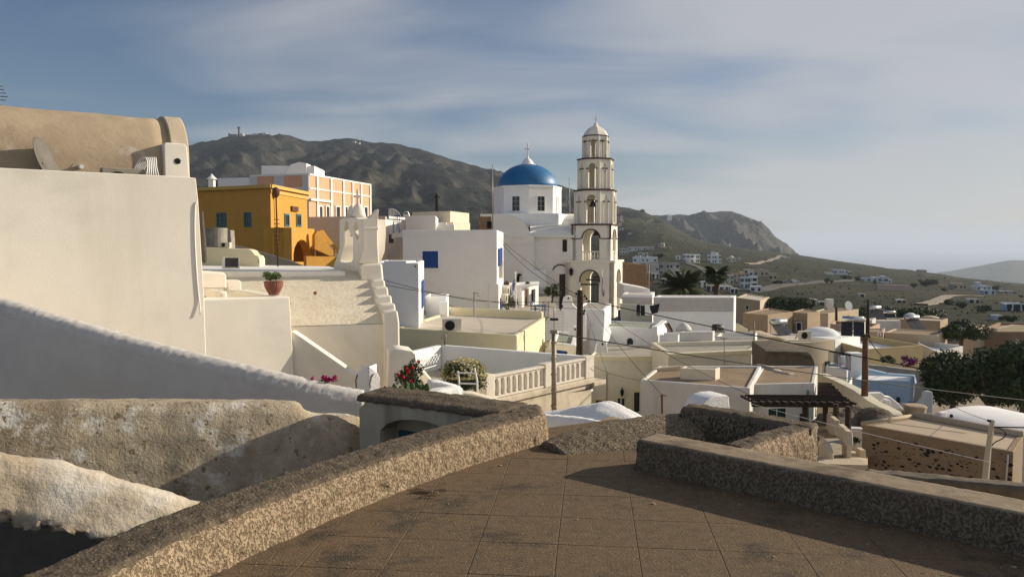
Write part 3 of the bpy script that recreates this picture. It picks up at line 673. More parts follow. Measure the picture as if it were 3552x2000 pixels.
# ---------------------------------------------------------------- building helpers
def inset(q, w):                         # q: 4 xy corners, counter-clockwise
    o = []; n = len(q)
    for i in range(n):
        a, b, c = Vector((*q[i - 1], 0)), Vector((*q[i], 0)), Vector((*q[(i + 1) % n], 0))
        e1, e2 = (b - a).normalized(), (c - b).normalized(); n1, n2 = Vector((-e1.y, e1.x, 0)), Vector((-e2.y, e2.x, 0))
        k = 1 + n1.dot(n2); p = b + (n1 + n2) * (w / k); o.append((p.x, p.y))
    return o
class H: pass
def house(name, label, A, B, C, row, at='B', h=None, zb=None, m=WHITE, roof=ROOFP, rim=.35, rw=.28, cat='house', group=None, bevel=.05, D=None, root=None, base=None):
    """A left-front, B the near corner, C right-back: (column, distance); top is seen at `row` at corner `at`"""
    a, b, c = (XY(*p) for p in (A, B, C)); d = XY(*D) if D else (a[0] + c[0] - b[0], a[1] + c[1] - b[1])
    k = {'A': A, 'B': B, 'C': C}[at]; zt = Z(row, k[1])
    if zb is None: zb = zt - (h or 4)
    q = [a, b, c, d]
    cen = (sum(p[0] for p in q) / 4, sum(p[1] for p in q) / 4, zb)
    r = root or thing(name, label, cat, cen, group)
    mb = MB(); n = 4; qi = inset(q, rw)
    vs = [(*p, zb) for p in q] + [(*p, zt) for p in q] + [(*p, zt) for p in qi] + [(*p, zt - rim) for p in qi]
    fs = []
    for i in range(4):
        j = (i + 1) % 4
        fs += [(i, j, j + 4, i + 4), (i + 4, j + 4, j + 8, i + 8), (i + 8, j + 8, j + 12, i + 12)]
    fs += [(3, 2, 1, 0), (12, 13, 14, 15)]
    if rim <= 0: 
        vs = vs[:8]; fs = [(i, (i + 1) % 4, (i + 1) % 4 + 4, i + 4) for i in range(4)] + [(3, 2, 1, 0), (4, 5, 6, 7)]
    mb.add(vs, fs); o = H(); o.root = r
    o.wall = mb.build('wall', m, r, bevel=bevel)
    if rim > 0 and roof is not None:
        qq = inset(q, rw + .004)
        MB().poly_ext([(*p, zt - rim + .03) for p in qq], (0, 0, -.02)).build('roof', roof, r)
    o.AB = Face(a, b); o.BC = Face(b, c); o.zt = zt; o.zb = zb; o.q = q; o.rim = rim
    return o
def wrect(root, F, x0, y0, x1, y1, fm=WTRIM, pm=GLASS, fw=.08, name='window', nx=0, ny=0, arch=False, proud=.05, frame=True, label=None, pane='pane', mull=None):
    u0, z1 = F.st(x0, y0); u1, z0 = F.st(x1, y1)
    zm0 = F.st((x0 + x1) / 2, y0)[1]; zm1 = F.st((x0 + x1) / 2, y1)[1]; z1, z0 = zm0, zm1
    mb = MB(); iu0, iu1, iz0, iz1 = u0 + fw, u1 - fw, z0 + (fw if name != 'door' else 0), z1 - fw
    def ar(a, b, zb, zt, n=10):
        r = (b - a) / 2; sp = zt - r
        return [(a, zb), (b, zb)] + [((a + b) / 2 + r * cos(pi * k / n), sp + r * sin(pi * k / n)) for k in range(n + 1)]
    if arch:
        pts = ar(u0, u1, z0, z1); ipt = ar(iu0, iu1, z0 if name == 'door' else iz0, iz1)
        if frame: mb.plate([F.at(u, z, proud) for u, z in pts], [[F.at(u, z, proud) for u, z in ipt]] if name != 'door' else [[F.at(u, z + (.01 if k < 2 else 0), proud) for k, (u, z) in enumerate(ipt)]], F.n * -proud)
        pn = MB().poly_ext([F.at(u, z, .012) for u, z in ipt], F.n * -.01)
    else:
        if frame:
            mb.fbox(F, u0, iu0, z0, z1, 0, proud).fbox(F, iu1, u1, z0, z1, 0, proud).fbox(F, iu0, iu1, iz1, z1, 0, proud)
            if name != 'door': mb.fbox(F, iu0, iu1, z0, iz0, 0, proud)
        pn = MB().fbox(F, iu0, iu1, iz0, iz1, -.01, .012)
    mw = mull or max(.02, fw * .5)
    for k in range(1, nx): c = iu0 + (iu1 - iu0) * k / nx; mb.fbox(F, c - mw / 2, c + mw / 2, iz0, iz1, 0, proud * .7)
    for k in range(1, ny): c = iz0 + (iz1 - iz0) * k / ny; mb.fbox(F, iu0, iu1, c - mw / 2, c + mw / 2, 0, proud * .6)
    if mb.v:
        w = mb.build(name, fm, root, label=label); pn.build(pane, pm, w)
    else: w = pn.build(name, pm, root, label=label)
    return w
def acunit(label, p, rz, w=.82, h=.6, d=.32, group='air conditioning units', m=ACW):
    r = thing('air_conditioner', label, 'air conditioner', p, group)
    MB().box(Vector(p) + Vector((0, 0, h / 2 + .05)), (w, d, h), rz).build('casing', m, r, bevel=.02)
    c, s = cos(rz), sin(rz); f = Vector((s, -c, 0)); a = Vector((c, s, 0))
    cc = Vector(p) + Vector((0, 0, h / 2 + .05)) + f * (d / 2 + .008) - a * w * .13
    mb = MB(); n = 18; R = h * .38
    mb.poly_ext([cc + a * R * cos(2 * pi * k / n) + Vector((0, 0, R * sin(2 * pi * k / n))) for k in range(n)], -f * .012).build('fan_grille', BLACK, r)
    for k in range(2): MB().box(Vector(p) + a * w * (.35 if k else -.35) + Vector((0, 0, .025)), (.06, d * .9, .05), rz).build('foot', m, r)
    return r
def pole(name, label, cat, p0, p1, r0, r1, m, group=None, n=8):
    o = MB().tube([p0, (Vector(p0) + Vector(p1)) / 2, p1], [r0, (r0 + r1) / 2, r1], n).build(name, m, None, loc=p0, smooth=True); return tag(o, label, cat, group)
def arcpts(c, r, a0, a1, n, z=None): return [(c[0] + r * cos(radians(a0 + (a1 - a0) * k / n)), c[1] + r * sin(radians(a0 + (a1 - a0) * k / n))) for k in range(n + 1)]
# ================================================================ the big house at the left
Fh = FaceA(690, 17.0, 35)
bh = thing('white_house', 'big cream white house filling the left edge with flat parapet top', 'house', Fh.at(0, -7))
def roundplate(F, pts, back, m, name, root, bevel=.05, off=0.0):
    return MB().poly_ext([F.pt(x, y, off) for x, y in pts], -F.n * back).build(name, m, root, bevel=bevel)
mb = MB()
uL = Fh.st(-900, 600)[0]; uR = Fh.st(683, 640)[0]; zT = Z(613, 16.9); 
mb.poly_ext([Fh.at(uL, -9), Fh.at(uR + .18, -9), Fh.at(uR + .10, -1.2), Fh.at(uR + .02, 1.0), Fh.at(uR - .02, zT - .02), Fh.at(uR - .25, zT), Fh.at(uL, zT)], -Fh.n * .35)
mb.build('wall', WCREAM, bh, bevel=.09, seg=3)
# right side wall of that house going back
Fs_ = Face((Fh.at(uR + .0, 0).x, Fh.at(uR, 0).y), (Fh.at(uR, 0, -4).x, Fh.at(uR, 0, -4).y))
MB().poly_ext([Fh.at(uR - .33, -9, -.36), Fh.at(uR + .06, -9, -.36), Fh.at(uR - .02, zT - .1, -.36), Fh.at(uR - .33, zT - .1, -.36)], -Fh.n * 5.2).build('side_wall', WCREAM, bh, bevel=.06)
MB().poly_ext([Fh.at(uL, zT - .45, -.36), Fh.at(uR - .34, zT - .45, -.36), Fh.at(uR - .34, zT - .45, -5.5), Fh.at(uL, zT - .45, -5.5)], (0, 0, -.3)).build('roof', ROOFP, bh)
# its barrel vault
vax = Fh.d; vc = -2.5; vR = 1.18
u1 = Fh.st(557, 480, vc)[0]
zv = Fh.pt(500, 400, vc).z; cz = zv - vR
def vaultarc(R, n=22): return [(R, -1.9)] + [(R * cos(pi * k / n), R * sin(pi * k / n)) for k in range(n + 1)] + [(-R, -1.9)]
vt = thing('barrel_vault', 'weathered tan barrel vault roof above the big cream house', 'roof', Fh.at(u1, cz, vc))
def vseg(ua, ub, R, m, name, smooth=True, dz=0, n=26):
    mb = MB(); a = vaultarc(R, n)
    V = [Fh.at(u, cz + z + dz, vc + x) for u in [ua + (ub - ua) * i / 14 for i in range(15)] for x, z in a]
    V = [v + disp(v, .02, 1.1) for v in V]
    k = len(a); F_ = [(i * k + j, (i + 1) * k + j, (i + 1) * k + j + 1, i * k + j + 1) for i in range(14) for j in range(k - 1)]
    F_ += [tuple(range(k))[::1], tuple(14 * k + j for j in range(k))[::-1]]
    mb.add(V, F_); return mb.build(name, m, vt, smooth=True)
vseg(uL, u1 + .1, vR - .07, TANVAULT, 'vault')
e_ = vseg(u1, u1 + .38, vR + .0, TANL, 'end_arch')
# chimney block with round hole
cf = [Fh.pt(x, y, -1.2) for x, y in ((572, 640), (568, 500), (574, 494), (640, 498), (648, 510), (662, 640))]
ch = thing('chimney_block', 'small white plaster block with a round black hole on the roof edge', 'chimney', cf[0])
MB().poly_ext(cf, -Fh.n * 1.1).build('body', WCREAM, ch, bevel=.08, seg=3)
hc = Fh.pt(616, 559, -1.2 + .004); hr = .068
MB().poly_ext([hc + Fh.d * hr * cos(2 * pi * k / 20) + Vector((0, 0, hr * sin(2 * pi * k / 20))) for k in range(20)], Fh.n * .006).build('vent_hole', DARK, ch)
# dish
dp = Fh.pt(150, 596, -1.0)
ds = thing('satellite_dish', 'grey satellite dish seen from the side behind the parapet', 'satellite dish', dp)
rim_ = []
ctr = Fh.pt(167, 560, -1.0); axd = Vector((.93, .12, .34)).normalized(); a1 = axd.cross(Vector((0, 0, 1))).normalized(); a2 = a1.cross(axd)
mb = MB(); n = 28; V = []; 
for r_, dpt in ((0.02, -.12), (.2, -.10), (.36, -.045), (.47, .0)):
    for k in range(n): V.append(ctr + axd * dpt + a1 * r_ * cos(2 * pi * k / n) + a2 * r_ * 1.12 * sin(2 * pi * k / n))
F_ = [(i * n + k, i * n + (k + 1) % n, (i + 1) * n + (k + 1) % n, (i + 1) * n + k) for i in range(3) for k in range(n)] + [tuple(range(n))]
mb.add(V, F_); d_ = mb.build('dish', mat('dull_dish_metal', (.15, .14, .12), (.12, .11, .10), 5, rough=.6), ds, smooth=True); sm_ = d_.modifiers.new('t', 'SOLIDIFY'); sm_.thickness = .012
MB().tube([ctr - axd * .1, Fh.pt(136, 560, -1.05), Fh.pt(136, 640, -1.05)], .025, 8).build('mast', METAL, ds)
MB().tube([ctr - a2 * .45, ctr + axd * .45 - a2 * .2], .01, 5).build('feed_arm', METAL, ds)
acp = Fh.pt(425, 640, -.75); acunit('yellowed air conditioner showing its top above the left house parapet', Vector((acp.x, acp.y, Fh.pt(425, 610, -.75).z - .50)), radians(35), m=mat('brownish_casing', (.30, .27, .22), (.26, .23, .19), 4))
def bentcable(name, label, pts, r, m, cat='cable', group=None, n=6):
    pts = smooth_path(pts, .12); o = MB().tube(pts, r, n).build(name, m, None, smooth=True, loc=pts[0]); return tag(o, label, cat, group)
clp = thing('cable_loops', 'loose white cables looped over the roof edge beside the air conditioner', 'cables', Fh.pt(500, 590, -.8))
for k in range(6):
    MB().tube(smooth_path([Fh.pt(460 + k * 6, 600, -.9), Fh.pt(480 + k * 8, 560 - k, -.8), Fh.pt(505 + k * 7, 547, -.7), Fh.pt(512 + k * 6, 575, -.6), Fh.pt(506 + k * 9, 615, -.5)], .12), .014, 6).build('cable', WTRIM, clp, smooth=True)
sp_t = Fh.pt(280, 577, -1.3)
sg = thing('roof_spout', 'short pipe stub sticking out of the tan vault', 'pipe', sp_t); MB().tube([sp_t - Fh.n * .2, sp_t + Fh.n * .18 + Vector((0, 0, -.02))], .045, 12).build('pipe', WTRIM, sg)
bentcable('wall_cable', 'white cable clipped down the right edge of the big cream wall', [Fh.pt(686, 700, .0), Fh.pt(677, 712, .012), Fh.pt(675, 800, .012), Fh.pt(679, 900, .014), Fh.pt(686, 1000, .014), Fh.pt(692, 1050, .02), Fh.pt(695, 1092, .05)], .014, WTRIM)
# ---------------------------------------------------------------- terrace wall with pot
tzt = Z(1024, 18.1)
uA, uB = Fh.st(683, 1040)[0] - .02, Fh.st(1006, 1030)[0]
tr = thing('terrace_house', 'cream white terrace wall with a flower pot on its corner', 'house', Fh.at(uA, -8))
depth_ = 3.3
mb = MB(); mb.poly_ext([Fh.at(uA, -9, -.01), Fh.at(uB + .22, -9, -.01), Fh.at(uB + .06, -2.6, -.01), Fh.at(uB, tzt - .02, -.01), Fh.at(uA, tzt - .0, -.01)], -Fh.n * .38)
mb.build('wall', WCREAM, tr, bevel=.06)
MB().fbox(Fh, uB - .36, uB - .0, -9, tzt - .02, -depth_, -.395).build('side_wall', WCREAM, tr, bevel=.06)
MB().fbox(Fh, uA - 3, uB - .37, tzt - 1.0, tzt - .9, -4.6, -.395).build('terrace_floor', mat('orange_tiles', (.42, .24, .14), (.36, .20, .12), 3), tr)
MB().fbox(Fh, uA + 1.02, uA + 1.2, tzt - .92, tzt + .02, -3.4, -2.0).build('partition_wall', WCREAM, tr, bevel=.05)
# pot
pp = Fh.pt(950, 1023, -.20); pp.z = tzt + .004
pt = thing('flower_pot', 'fluted terracotta pot with a leafy plant on the white terrace corner', 'flower pot', pp)
MB().lathe(pp, [(.11, 0), (.125, .02), (.12, .04), (.17, .12), (.205, .20), (.215, .27), (.21, .295), (.225, .30), (.225, .325), (.20, .325), (.19, .29)], 48, flute=.014).build('pot', TERRA, pt)
mb = MB(); r7 = random.Random(7)
for k in range(9):
    a = r7.random() * 6.28; mb.leafy(pp + Vector((cos(a) * .12 - .05, sin(a) * .1, .40 + r7.random() * .08)), (.12, .12, .09), 130, .026, r7)
mb.build('plant', LEAFG, pt)
# wooden table and bench in the terrace
tb = thing('wooden_table', 'orange brown wooden folding table on the white terrace', 'table', Fh.at(uA + .3, tzt - .9, -1.9))
for k in range(4): MB().fbox(Fh, uA - .2, uA + .62, tzt - .24, tzt - .21, -2.5 + k * .22, -2.3 + k * .22).build('plank', WOODO, tb)
for k, (u, w) in enumerate(((uA + .05, -2.4), (uA + .55, -2.4), (uA + .05, -1.75), (uA + .55, -1.75))): MB().fbox(Fh, u - .03, u + .03, tzt - .9, tzt - .245, w - .03, w + .03).build('leg', WOODO, tb)
MB().tube([Fh.at(uA + .1, tzt - .85, -1.7), Fh.at(uA + .5, tzt - .28, -1.7)], .022, 6).build('brace', WOODO, tb)
bn = thing('wooden_bench', 'low wooden bench in front of the folding table on the terrace', 'bench', Fh.at(uA + .4, tzt - .9, -1.2))
for k in range(3): MB().fbox(Fh, uA - .1, uA + .85, tzt - .45, tzt - .42, -1.35 + k * .13, -1.24 + k * .13).build('plank', WOODO, bn)
for u in (uA + .1, uA + .7): MB().fbox(Fh, u - .04, u + .04, tzt - .9, tzt - .455, -1.3, -1.0).build('leg', WOODO, bn)
# rounded white blocks behind the terrace (stair heads)
o = MB().poly_ext([Fh.pt(x, y, -3.5) for x, y in ((690, 1000), (690, 946), (704, 939), (776, 944), (785, 952), (788, 1000))], -Fh.n * .55).build('stair_block', WCREAM, None, bevel=.1, seg=3, loc=Fh.pt(740, 990, -3.5)); tag(o, 'large rounded white block behind the wooden table', 'wall block')
o = MB().poly_ext([Fh.pt(x, y, -3.6) for x, y in ((789, 1010), (789, 972), (830, 971), (837, 976), (838, 1010))], -Fh.n * .5).build('stair_block', WCREAM, None, bevel=.07, seg=3, loc=Fh.pt(810, 1000, -3.6)); tag(o, 'smaller rounded white block right of the large one', 'wall block')
# ---------------------------------------------------------------- the vaulted chapel roof behind the pot
FV = FaceA(1000, 20.0, 18)
va = thing('chapel_vault', 'cream limewashed barrel vault with a stepped gable behind the flower pot', 'chapel', FV.at(0, -9))
uva, uvb = FV.st(560, 1100)[0], FV.st(1345, 1115)[0]
zsp = FV.st(1200, 1122)[1]                 # spring line
RV = 3.9; ztop = 0
# profile: from eave up to the ridge, going back
prof = []
zr = Z(938, 24.2)
hgt = zr - zsp
for k in range(15):
    a = pi / 2 * k / 14; prof.append((-RV * (1 - cos(a)), zsp + hgt * sin(a) ** .95))
for k in range(1, 9):
    a = pi / 2 + pi / 2 * k / 8; prof.append((-RV * (1 - cos(a)), zsp + hgt * sin(a)))
def vstrip(F, ua, ub, prof, name, m, root, nu=24, lift=0.0, amp=.02, zb=None):
    mb = MB(); k = len(prof)
    for i in range(nu + 1):
        u = ua + (ub - ua) * i / nu
        for o_, z in prof:
            v = F.at(u, z, o_); mb.v.append(v + disp(v, amp, .9))
    for i in range(nu):
        for j in range(k - 1): mb.f.append((i * k + j, (i + 1) * k + j, (i + 1) * k + j + 1, i * k + j + 1)); mb.m.append(0)
    for e in (0, nu): mb.f.append(tuple(e * k + j for j in (range(k) if e else range(k - 1, -1, -1)))); mb.m.append(0)
    return mb.build(name, m, root, smooth=True)
prof = [(o_, FV.pt(1310, r_, o_).z) for o_, r_ in ((0, 1121), (-.12, 1108), (-.35, 1093), (-.7, 1074), (-1.1, 1055), (-1.6, 1031), (-2.1, 1008), (-2.6, 986), (-3.1, 965), (-3.6, 947), (-4.1, 939), (-4.7, 938))]
prof += [(-4.7 - (-4.7 - o_) * -1 - .5 if False else -4.7 - k_ * .6, prof[-1][1] - k_ ** 1.6 * .05) for k_, o_ in enumerate(range(1, 7), 1)]
vstrip(FV, uva, uvb, prof, 'vault', VAULT, va)
MB().poly_ext([FV.at(uva, -9, 0), FV.at(FV.st(1385, 1200)[0], -9, 0), FV.at(FV.st(1382, 1120)[0], zsp - .02, 0), FV.at(uva, zsp - .02, 0)], -FV.n * .5).build('wall', WCREAM, va, bevel=.05)
hc = FV.pt(1093, 1015, -1.2)
MB().tube([FV.pt(1093, 1016, -1.35), FV.pt(1093, 1016, -.72)], .05, 12).build('drain_pipe', TERRA, va)
# stepped gable wall: steps follow the vault, each block a piece
ug = FV.st(1340, 1120)[0]
def block(name, root, pxs, off, back, m=WCREAM, bev=.06, F=FV, seg=3): return MB().poly_ext([F.pt(x, y, off) for x, y in pxs], -F.n * back).build(name, m, root, bevel=bev, seg=seg)
gab = thing('stepped_gable', 'stepped cream gable wall descending beside the vault', 'wall', FV.at(ug, -5, 0))
block('gable_step', gab, ((1334, 1500), (1332, 1085), (1380, 1076), (1386, 1120), (1391, 1500)), .12, .9)
for k, (q, o_) in enumerate(((((1318, 1110), (1318, 1058), (1371, 1052), (1377, 1110)), -.55), (((1304, 1080), (1305, 1029), (1358, 1024), (1364, 1080)), -1.1),
           (((1298, 1050), (1300, 1000), (1345, 994), (1352, 1050)), -1.7), (((1288, 1020), (1292, 975), (1334, 969), (1342, 1020)), -2.3))):
    block('gable_step', gab, q, o_, .75)
    # solid body under each step down to the vault
    u_0 = FV.st(q[0][0] + 2, q[0][1], o_)[0]; u_1 = FV.st(q[3][0], q[3][1], o_)[0]; z_ = FV.st(*q[0], o_)[1]
    MB().fbox(FV, u_0, u_1, -6, z_ - .01, o_ - .72, o_ - .02).build('gable_body', WCREAM, gab)
block('gable_base', gab, ((1256, 975), (1252, 916), (1326, 912), (1332, 975)), -2.95, 1.15, bev=.08)
MB().fbox(FV, FV.st(1258, 975, -2.95)[0], FV.st(1332, 975, -2.95)[0], -6, FV.st(1258, 974, -2.95)[1], -4.0, -2.97).build('gable_body', WCREAM, gab)
# ---------------------------------------------------------------- bell gable: a wall with two arches running away from us, massive near pier with horn
bg_ = thing('bell_gable', 'white bell gable with two arched openings, cross and horned corner on the vault', 'bell gable', FV.pt(1280, 915, -3.1))
# near pier
block('pier', bg_, ((1246, 914), (1254, 890), (1263, 862), (1263, 795), (1311, 795), (1312, 850), (1316, 914)), -3.1, .62, bev=.04)
block('pier_band', bg_, ((1262, 797), (1262, 788), (1313, 788), (1313, 797)), -3.06, .70, bev=.02)
block('pier_head', bg_, ((1263, 789), (1263, 760), (1281, 757), (1296, 742), (1309, 724), (1314, 726), (1311, 760), (1310, 789)), -3.1, .62, bev=.04)
# gable wall in its own plane, running back to the left
FB = Face(tuple(FV.pt(1172, 830, -5.2).xy), tuple(FV.pt(1262, 830, -3.55).xy))
def fb(*p): return [FB.pt(x, y) for x, y in p]
v19 = lambda *p: view(19, *p)
outer = fb(*v19((75, 1110), (120, 990), (160, 860), (160, 430), (240, 405), (270, 400), (340, 405), (400, 395), (430, 425), (530, 425), (530, 640), (515, 900), (450, 1090), (460, 1200), (75, 1200)))
h1 = fb(*v19((165, 1050), (215, 850), (235, 780), (232, 520), (240, 470), (262, 455), (285, 480), (298, 560), (315, 640), (360, 690), (358, 1020), (330, 1060), (240, 1068)))
h2 = fb(*v19((372, 620), (368, 520), (382, 470), (400, 455), (420, 475), (436, 540), (440, 700), (425, 742)))
MB().plate(outer, [h1, h2], -FB.n * .75).build('arch_wall', WCREAM, bg_, bevel=.03)
for (cx, cy, r_) in ((1222, 742, .17), (1243, 738, .22)):
    c = FB.pt(cx, cy + 4, -.37)
    MB().lathe(c, [(r_ * 1.15, -.1), (r_, .02), (r_ * .9, .14), (r_ * .6, .26), (r_ * .2, .33), (.02, .38)], 14).build('finial', WCREAM, bg_, smooth=True)
c = FB.pt(1241, 735, -.37)
cr_ = MB().box(c + Vector((0, 0, .42)), (.07, .07, .62)).box(c + Vector((0, 0, .50)), (.26, .062, .07)).build('cross', WCREAM, bg_)
bp_ = FB.pt(1216, 815, -.3)
bl = thing('bell', 'dark bell hanging in the left arch of the bell gable', 'bell', bp_)
MB().lathe(bp_, [(.19, -.02), (.18, .02), (.13, .12), (.10, .24), (.05, .3)], 16).build('bell_body', BRONZE, bl, smooth=True)
MB().fbox(FB, FB.st(1190, 800)[0], FB.st(1228, 800)[0], bp_.z + .3, bp_.z + .36, -.33, -.27).build('beam', WCREAM, bl)
# ---------------------------------------------------------------- things between: roofs, solar panel, low walls
o = MB().poly_ext([FV.at(uva, zr + .04, -3.4), FV.at(FV.st(1180, 925, -5)[0], zr + .0, -3.4), FV.at(FV.st(1180, 925, -5)[0], zr - .0, -9.0), FV.at(uva, zr + .12, -9.0)], (0, 0, -.9)).build('rooftop_strip', WHITE, None, bevel=.04)
tag(o, 'flat white roof strip behind the chapel vault', 'roof')
def prism(name, label, cat, F, pxs, off, back, m, bev=.04, parent=None, group=None):
    pts = [F.pt(x, y, off) for x, y in pxs]; o = MB().poly_ext(pts, -F.n * back).build(name, m, parent, bevel=bev, loc=pts[0] if parent is None else None)
    return tag(o, label, cat, group) if label else o
spn = thing('solar_collector', 'tilted black solar panel with white frame on the white roof', 'solar panel', FV.pt(798, 930, -4.2))
MB().poly_ext([FV.pt(x, y, -4.2) for x, y in ((769, 932), (773, 891), (831, 893), (831, 932))], -FV.n * .10).build('frame', WTRIM, spn)
MB().poly_ext([FV.pt(x, y, -4.19) for x, y in ((781, 926), (781, 894), (826, 894), (826, 926))], FV.n * .02).build('panel', PANEL, spn)
FLW = FaceA(800, 27, 5)
prism('low_cream_wall', 'low yellow cream wall with a rounded step behind the solar panel', 'wall', FLW, ((640, 950), (700, 858), (715, 858), (860, 864), (874, 870), (884, 884), (896, 888), (901, 900), (901, 950)), 0, .8, YCREAM, .12)
FCY = FaceA(750, 34, 0)
c = FCY.pt(750, 856)
o = MB().lathe(c, [(.46, 0), (.48, .78), (.47, .82), (.40, .82), (.39, .75)], 24).build('cement_cistern', mat('stained_cistern_render', (.36, .33, .28), (.24, .22, .18), 3, bump=.4), None, smooth=False, loc=c); tag(o, 'round grey cement cistern beside the yellow house', 'cistern')
prism('cistern_wall', 'grey stained wall standing right of the cement cistern', 'wall', FaceA(790, 35, 0), ((772, 870), (772, 796), (800, 798), (803, 850), (803, 870)), 0, .5, MAT['stained_cistern_render'])
p_ = FLW.pt(783, 863, -.4); acunit('small air conditioner on top of the low yellow cream wall', p_, 0, .36, .18, .2)
o = MB().poly_ext([P(700, 730, 18.4), P(690, 760, 18.4), P(694, 900, 18.4), P(706, 915, 18.4), P(714, 905, 18.4), P(708, 820, 18.4)], (0, .12, 0)).build('rolled_awning', mat('dark_awning', (.10, .085, .07), (.07, .06, .05), 8), None, bevel=.03); tag(o, 'dark rolled awning hanging behind the big cream house', 'awning')
# dark sloping path wall
prism('sloping_wall', 'dark grey wall sloping down below the yellow house', 'wall', FaceP(700, 40, 1200, 44), ((690, 960), (690, 838), (800, 845), (900, 870), (1000, 900), (1060, 922), (1120, 935), (1120, 960)), 0, .4, mat('dark_grey_render', (.16, .14, .12), (.12, .11, .09), 4))
# TV mast with many short rods
m0 = FV.pt(964, 924, -5.2); m1 = FV.pt(957, 665, -5.2)
ms = thing('antenna_mast', 'thin rusty antenna mast standing against the yellow house', 'antenna', m0)
MB().tube([m0, m1], .022, 6).build('mast', RUST, ms)
for k in range(7):
    q = m0.lerp(m1, .30 + k * .055); MB().tube([q - Vector((.09, 0, 0)), q + Vector((.09, 0, .0))], .012, 5).build('rod', RUST, ms)
MB().lathe(m1 + Vector((0, 0, .0)), [(.02, -.2), (.10, -.12), (.13, 0), (.10, .1), (.02, .15)], 12).build('cap', RUST, ms, smooth=True)
# ================================================================ yellow house
yh = house('yellow_house', 'ochre yellow house with cornice and small windows left of the bell gable', (600, 54), (941, 50), (1068, 57), 652, h=11.5, m=OCHRE, roof=ROOFP, rim=.2, bevel=.03)
YT = mat('ochre_cornice', (.66, .42, .13), (.62, .38, .11), 3)
zc = yh.zt
MB().fbox(yh.AB, -.2, yh.AB.len + .18, zc, zc + .22, -.3, .2).build('cornice', YT, yh.root)
MB().fbox(yh.BC, -.18, yh.BC.len + .2, zc + .002, zc + .218, -.3, .2).build('cornice', YT, yh.root)
MB().fbox(yh.BC, -.0, yh.BC.len + .1, zc - .32, zc - .1, 0, .07).build('moulding', YT, yh.root)
wrect(yh.root, yh.AB, 752, 738, 786, 791, SHUTG, GLASS, .09, nx=2, ny=3, label='teal four pane window')
wrect(yh.root, yh.AB, 847, 736, 872, 787, SHUTG, GLASS, .09, nx=2, ny=2)
wrect(yh.root, yh.BC, 985, 741, 1003, 786, SHUTG, GLASS, .12, nx=1, ny=1)
wrect(yh.root, yh.BC, 1026, 742, 1044, 786, SHUTG, GLASS, .12, nx=1, ny=1)
sgn = MB().fbox(yh.BC, yh.BC.st(1008, 730)[0], yh.BC.st(1030, 730)[0], yh.BC.st(1019, 733)[1], yh.BC.st(1019, 716)[1], .0, .12).build('wall_sign', RUST, None, loc=yh.BC.pt(1019, 733)); tag(sgn, 'small rusty sign box on the yellow house front', 'sign')
dpp = [yh.BC.pt(957, 670, .12), yh.BC.pt(960, 760, .12), yh.BC.pt(966, 900, .12)]
MB().tube(dpp, .05, 7).build('downpipe', RUST, yh.root); MB().lathe(yh.BC.pt(957, 670, .15), [(.1, -.3), (.22, -.1), (.24, .15), (.1, .25)], 10).build('hopper', RUST, yh.root)
# arched annex
ax = house('yellow_annex', 'ochre yellow annex with one big arched opening', (940, 47.6), (1012, 47.2), (1091, 51.5), 789, h=7, m=OCHRE, roof=ROOFP, rim=0, bevel=.02)
bpy.data.objects.remove(ax.wall)
mb = MB(); F_ = ax.BC; tp = ax.zt; zb = ax.zb
hole = [F_.pt(x, y) for x, y in ((1018, 908), (1018, 880), (1022, 858), (1032, 838), (1044, 831), (1056, 833), (1068, 848), (1076, 870), (1079, 888), (1079, 908))]
mb.plate([F_.at(0, zb), F_.at(F_.len, zb), F_.at(F_.len, tp), F_.at(0, tp)], [hole], -F_.n * .5)
mb.fbox(ax.AB, -.5, ax.AB.len - .51, zb, tp - .003, -.4, 0).fbox(F_, .0, F_.len, zb, tp - .4, -1.22, -1.1).fbox(F_, F_.len - .4, F_.len - .01, zb, tp - .4, -1.1, -.51)
mb.add([F_.at(.0, tp - .002, -.5), F_.at(F_.len - .01, tp - .002, -.5), F_.at(F_.len - .01, tp - .002, -1.22), F_.at(.0, tp - .002, -1.22)], [(0, 1, 2, 3)])
mb.build('wall', OCHRE, ax.root)
pe = [F_.pt(x, y, .015) for x, y in ((1060, 908), (1079, 905), (1160, 908), (1160, 935), (1060, 935))]
# stair parapets with steps, right of the annex
FS = FaceP(1091, 51.6, 1180, 53)
st_ = thing('yellow_stair', 'ochre outside stair with sloping side walls right of the arch', 'stairs', FS.pt(1130, 900))
v2 = lambda *p: view(2, *p)
MB().poly_ext([FS.pt(x, y, 1.4) for x, y in v2((1090, 1170), (1090, 1050), (1110, 1020), (1140, 1015), (1150, 1050), (1225, 1160), (1250, 1180), (1250, 1228), (1215, 1228))], -FS.n * .3).build('side_wall', OCHRE, st_, bevel=.03)
MB().poly_ext([FS.pt(x, y, -.4) for x, y in v2((1120, 1180), (1120, 1030), (1140, 1010), (1170, 1012), (1200, 1060), (1285, 1160), (1285, 1228), (1120, 1228))], -FS.n * .3).build('side_wall', OCHRE, st_, bevel=.03)
for k in range(6):
    a = FS.pt(*v2((1105 + k * 22, 1110 + k * 20))[0], 1.0); MB().fbox(FS, FS.st(*v2((1105 + k * 22, 1100))[0])[0], FS.st(*v2((1127 + k * 22, 1100))[0])[0], a.z - 1.5, a.z, -.1, 1.1).build('step', ROOFT, st_)
prism('yellow_low_wall', 'low ochre wall running below the yellow stair', 'wall', FaceP(1000, 46.5, 1170, 49), ((1062, 930), (1062, 888), (1165, 890), (1165, 930)), 0, .3, OCHRE, .02)
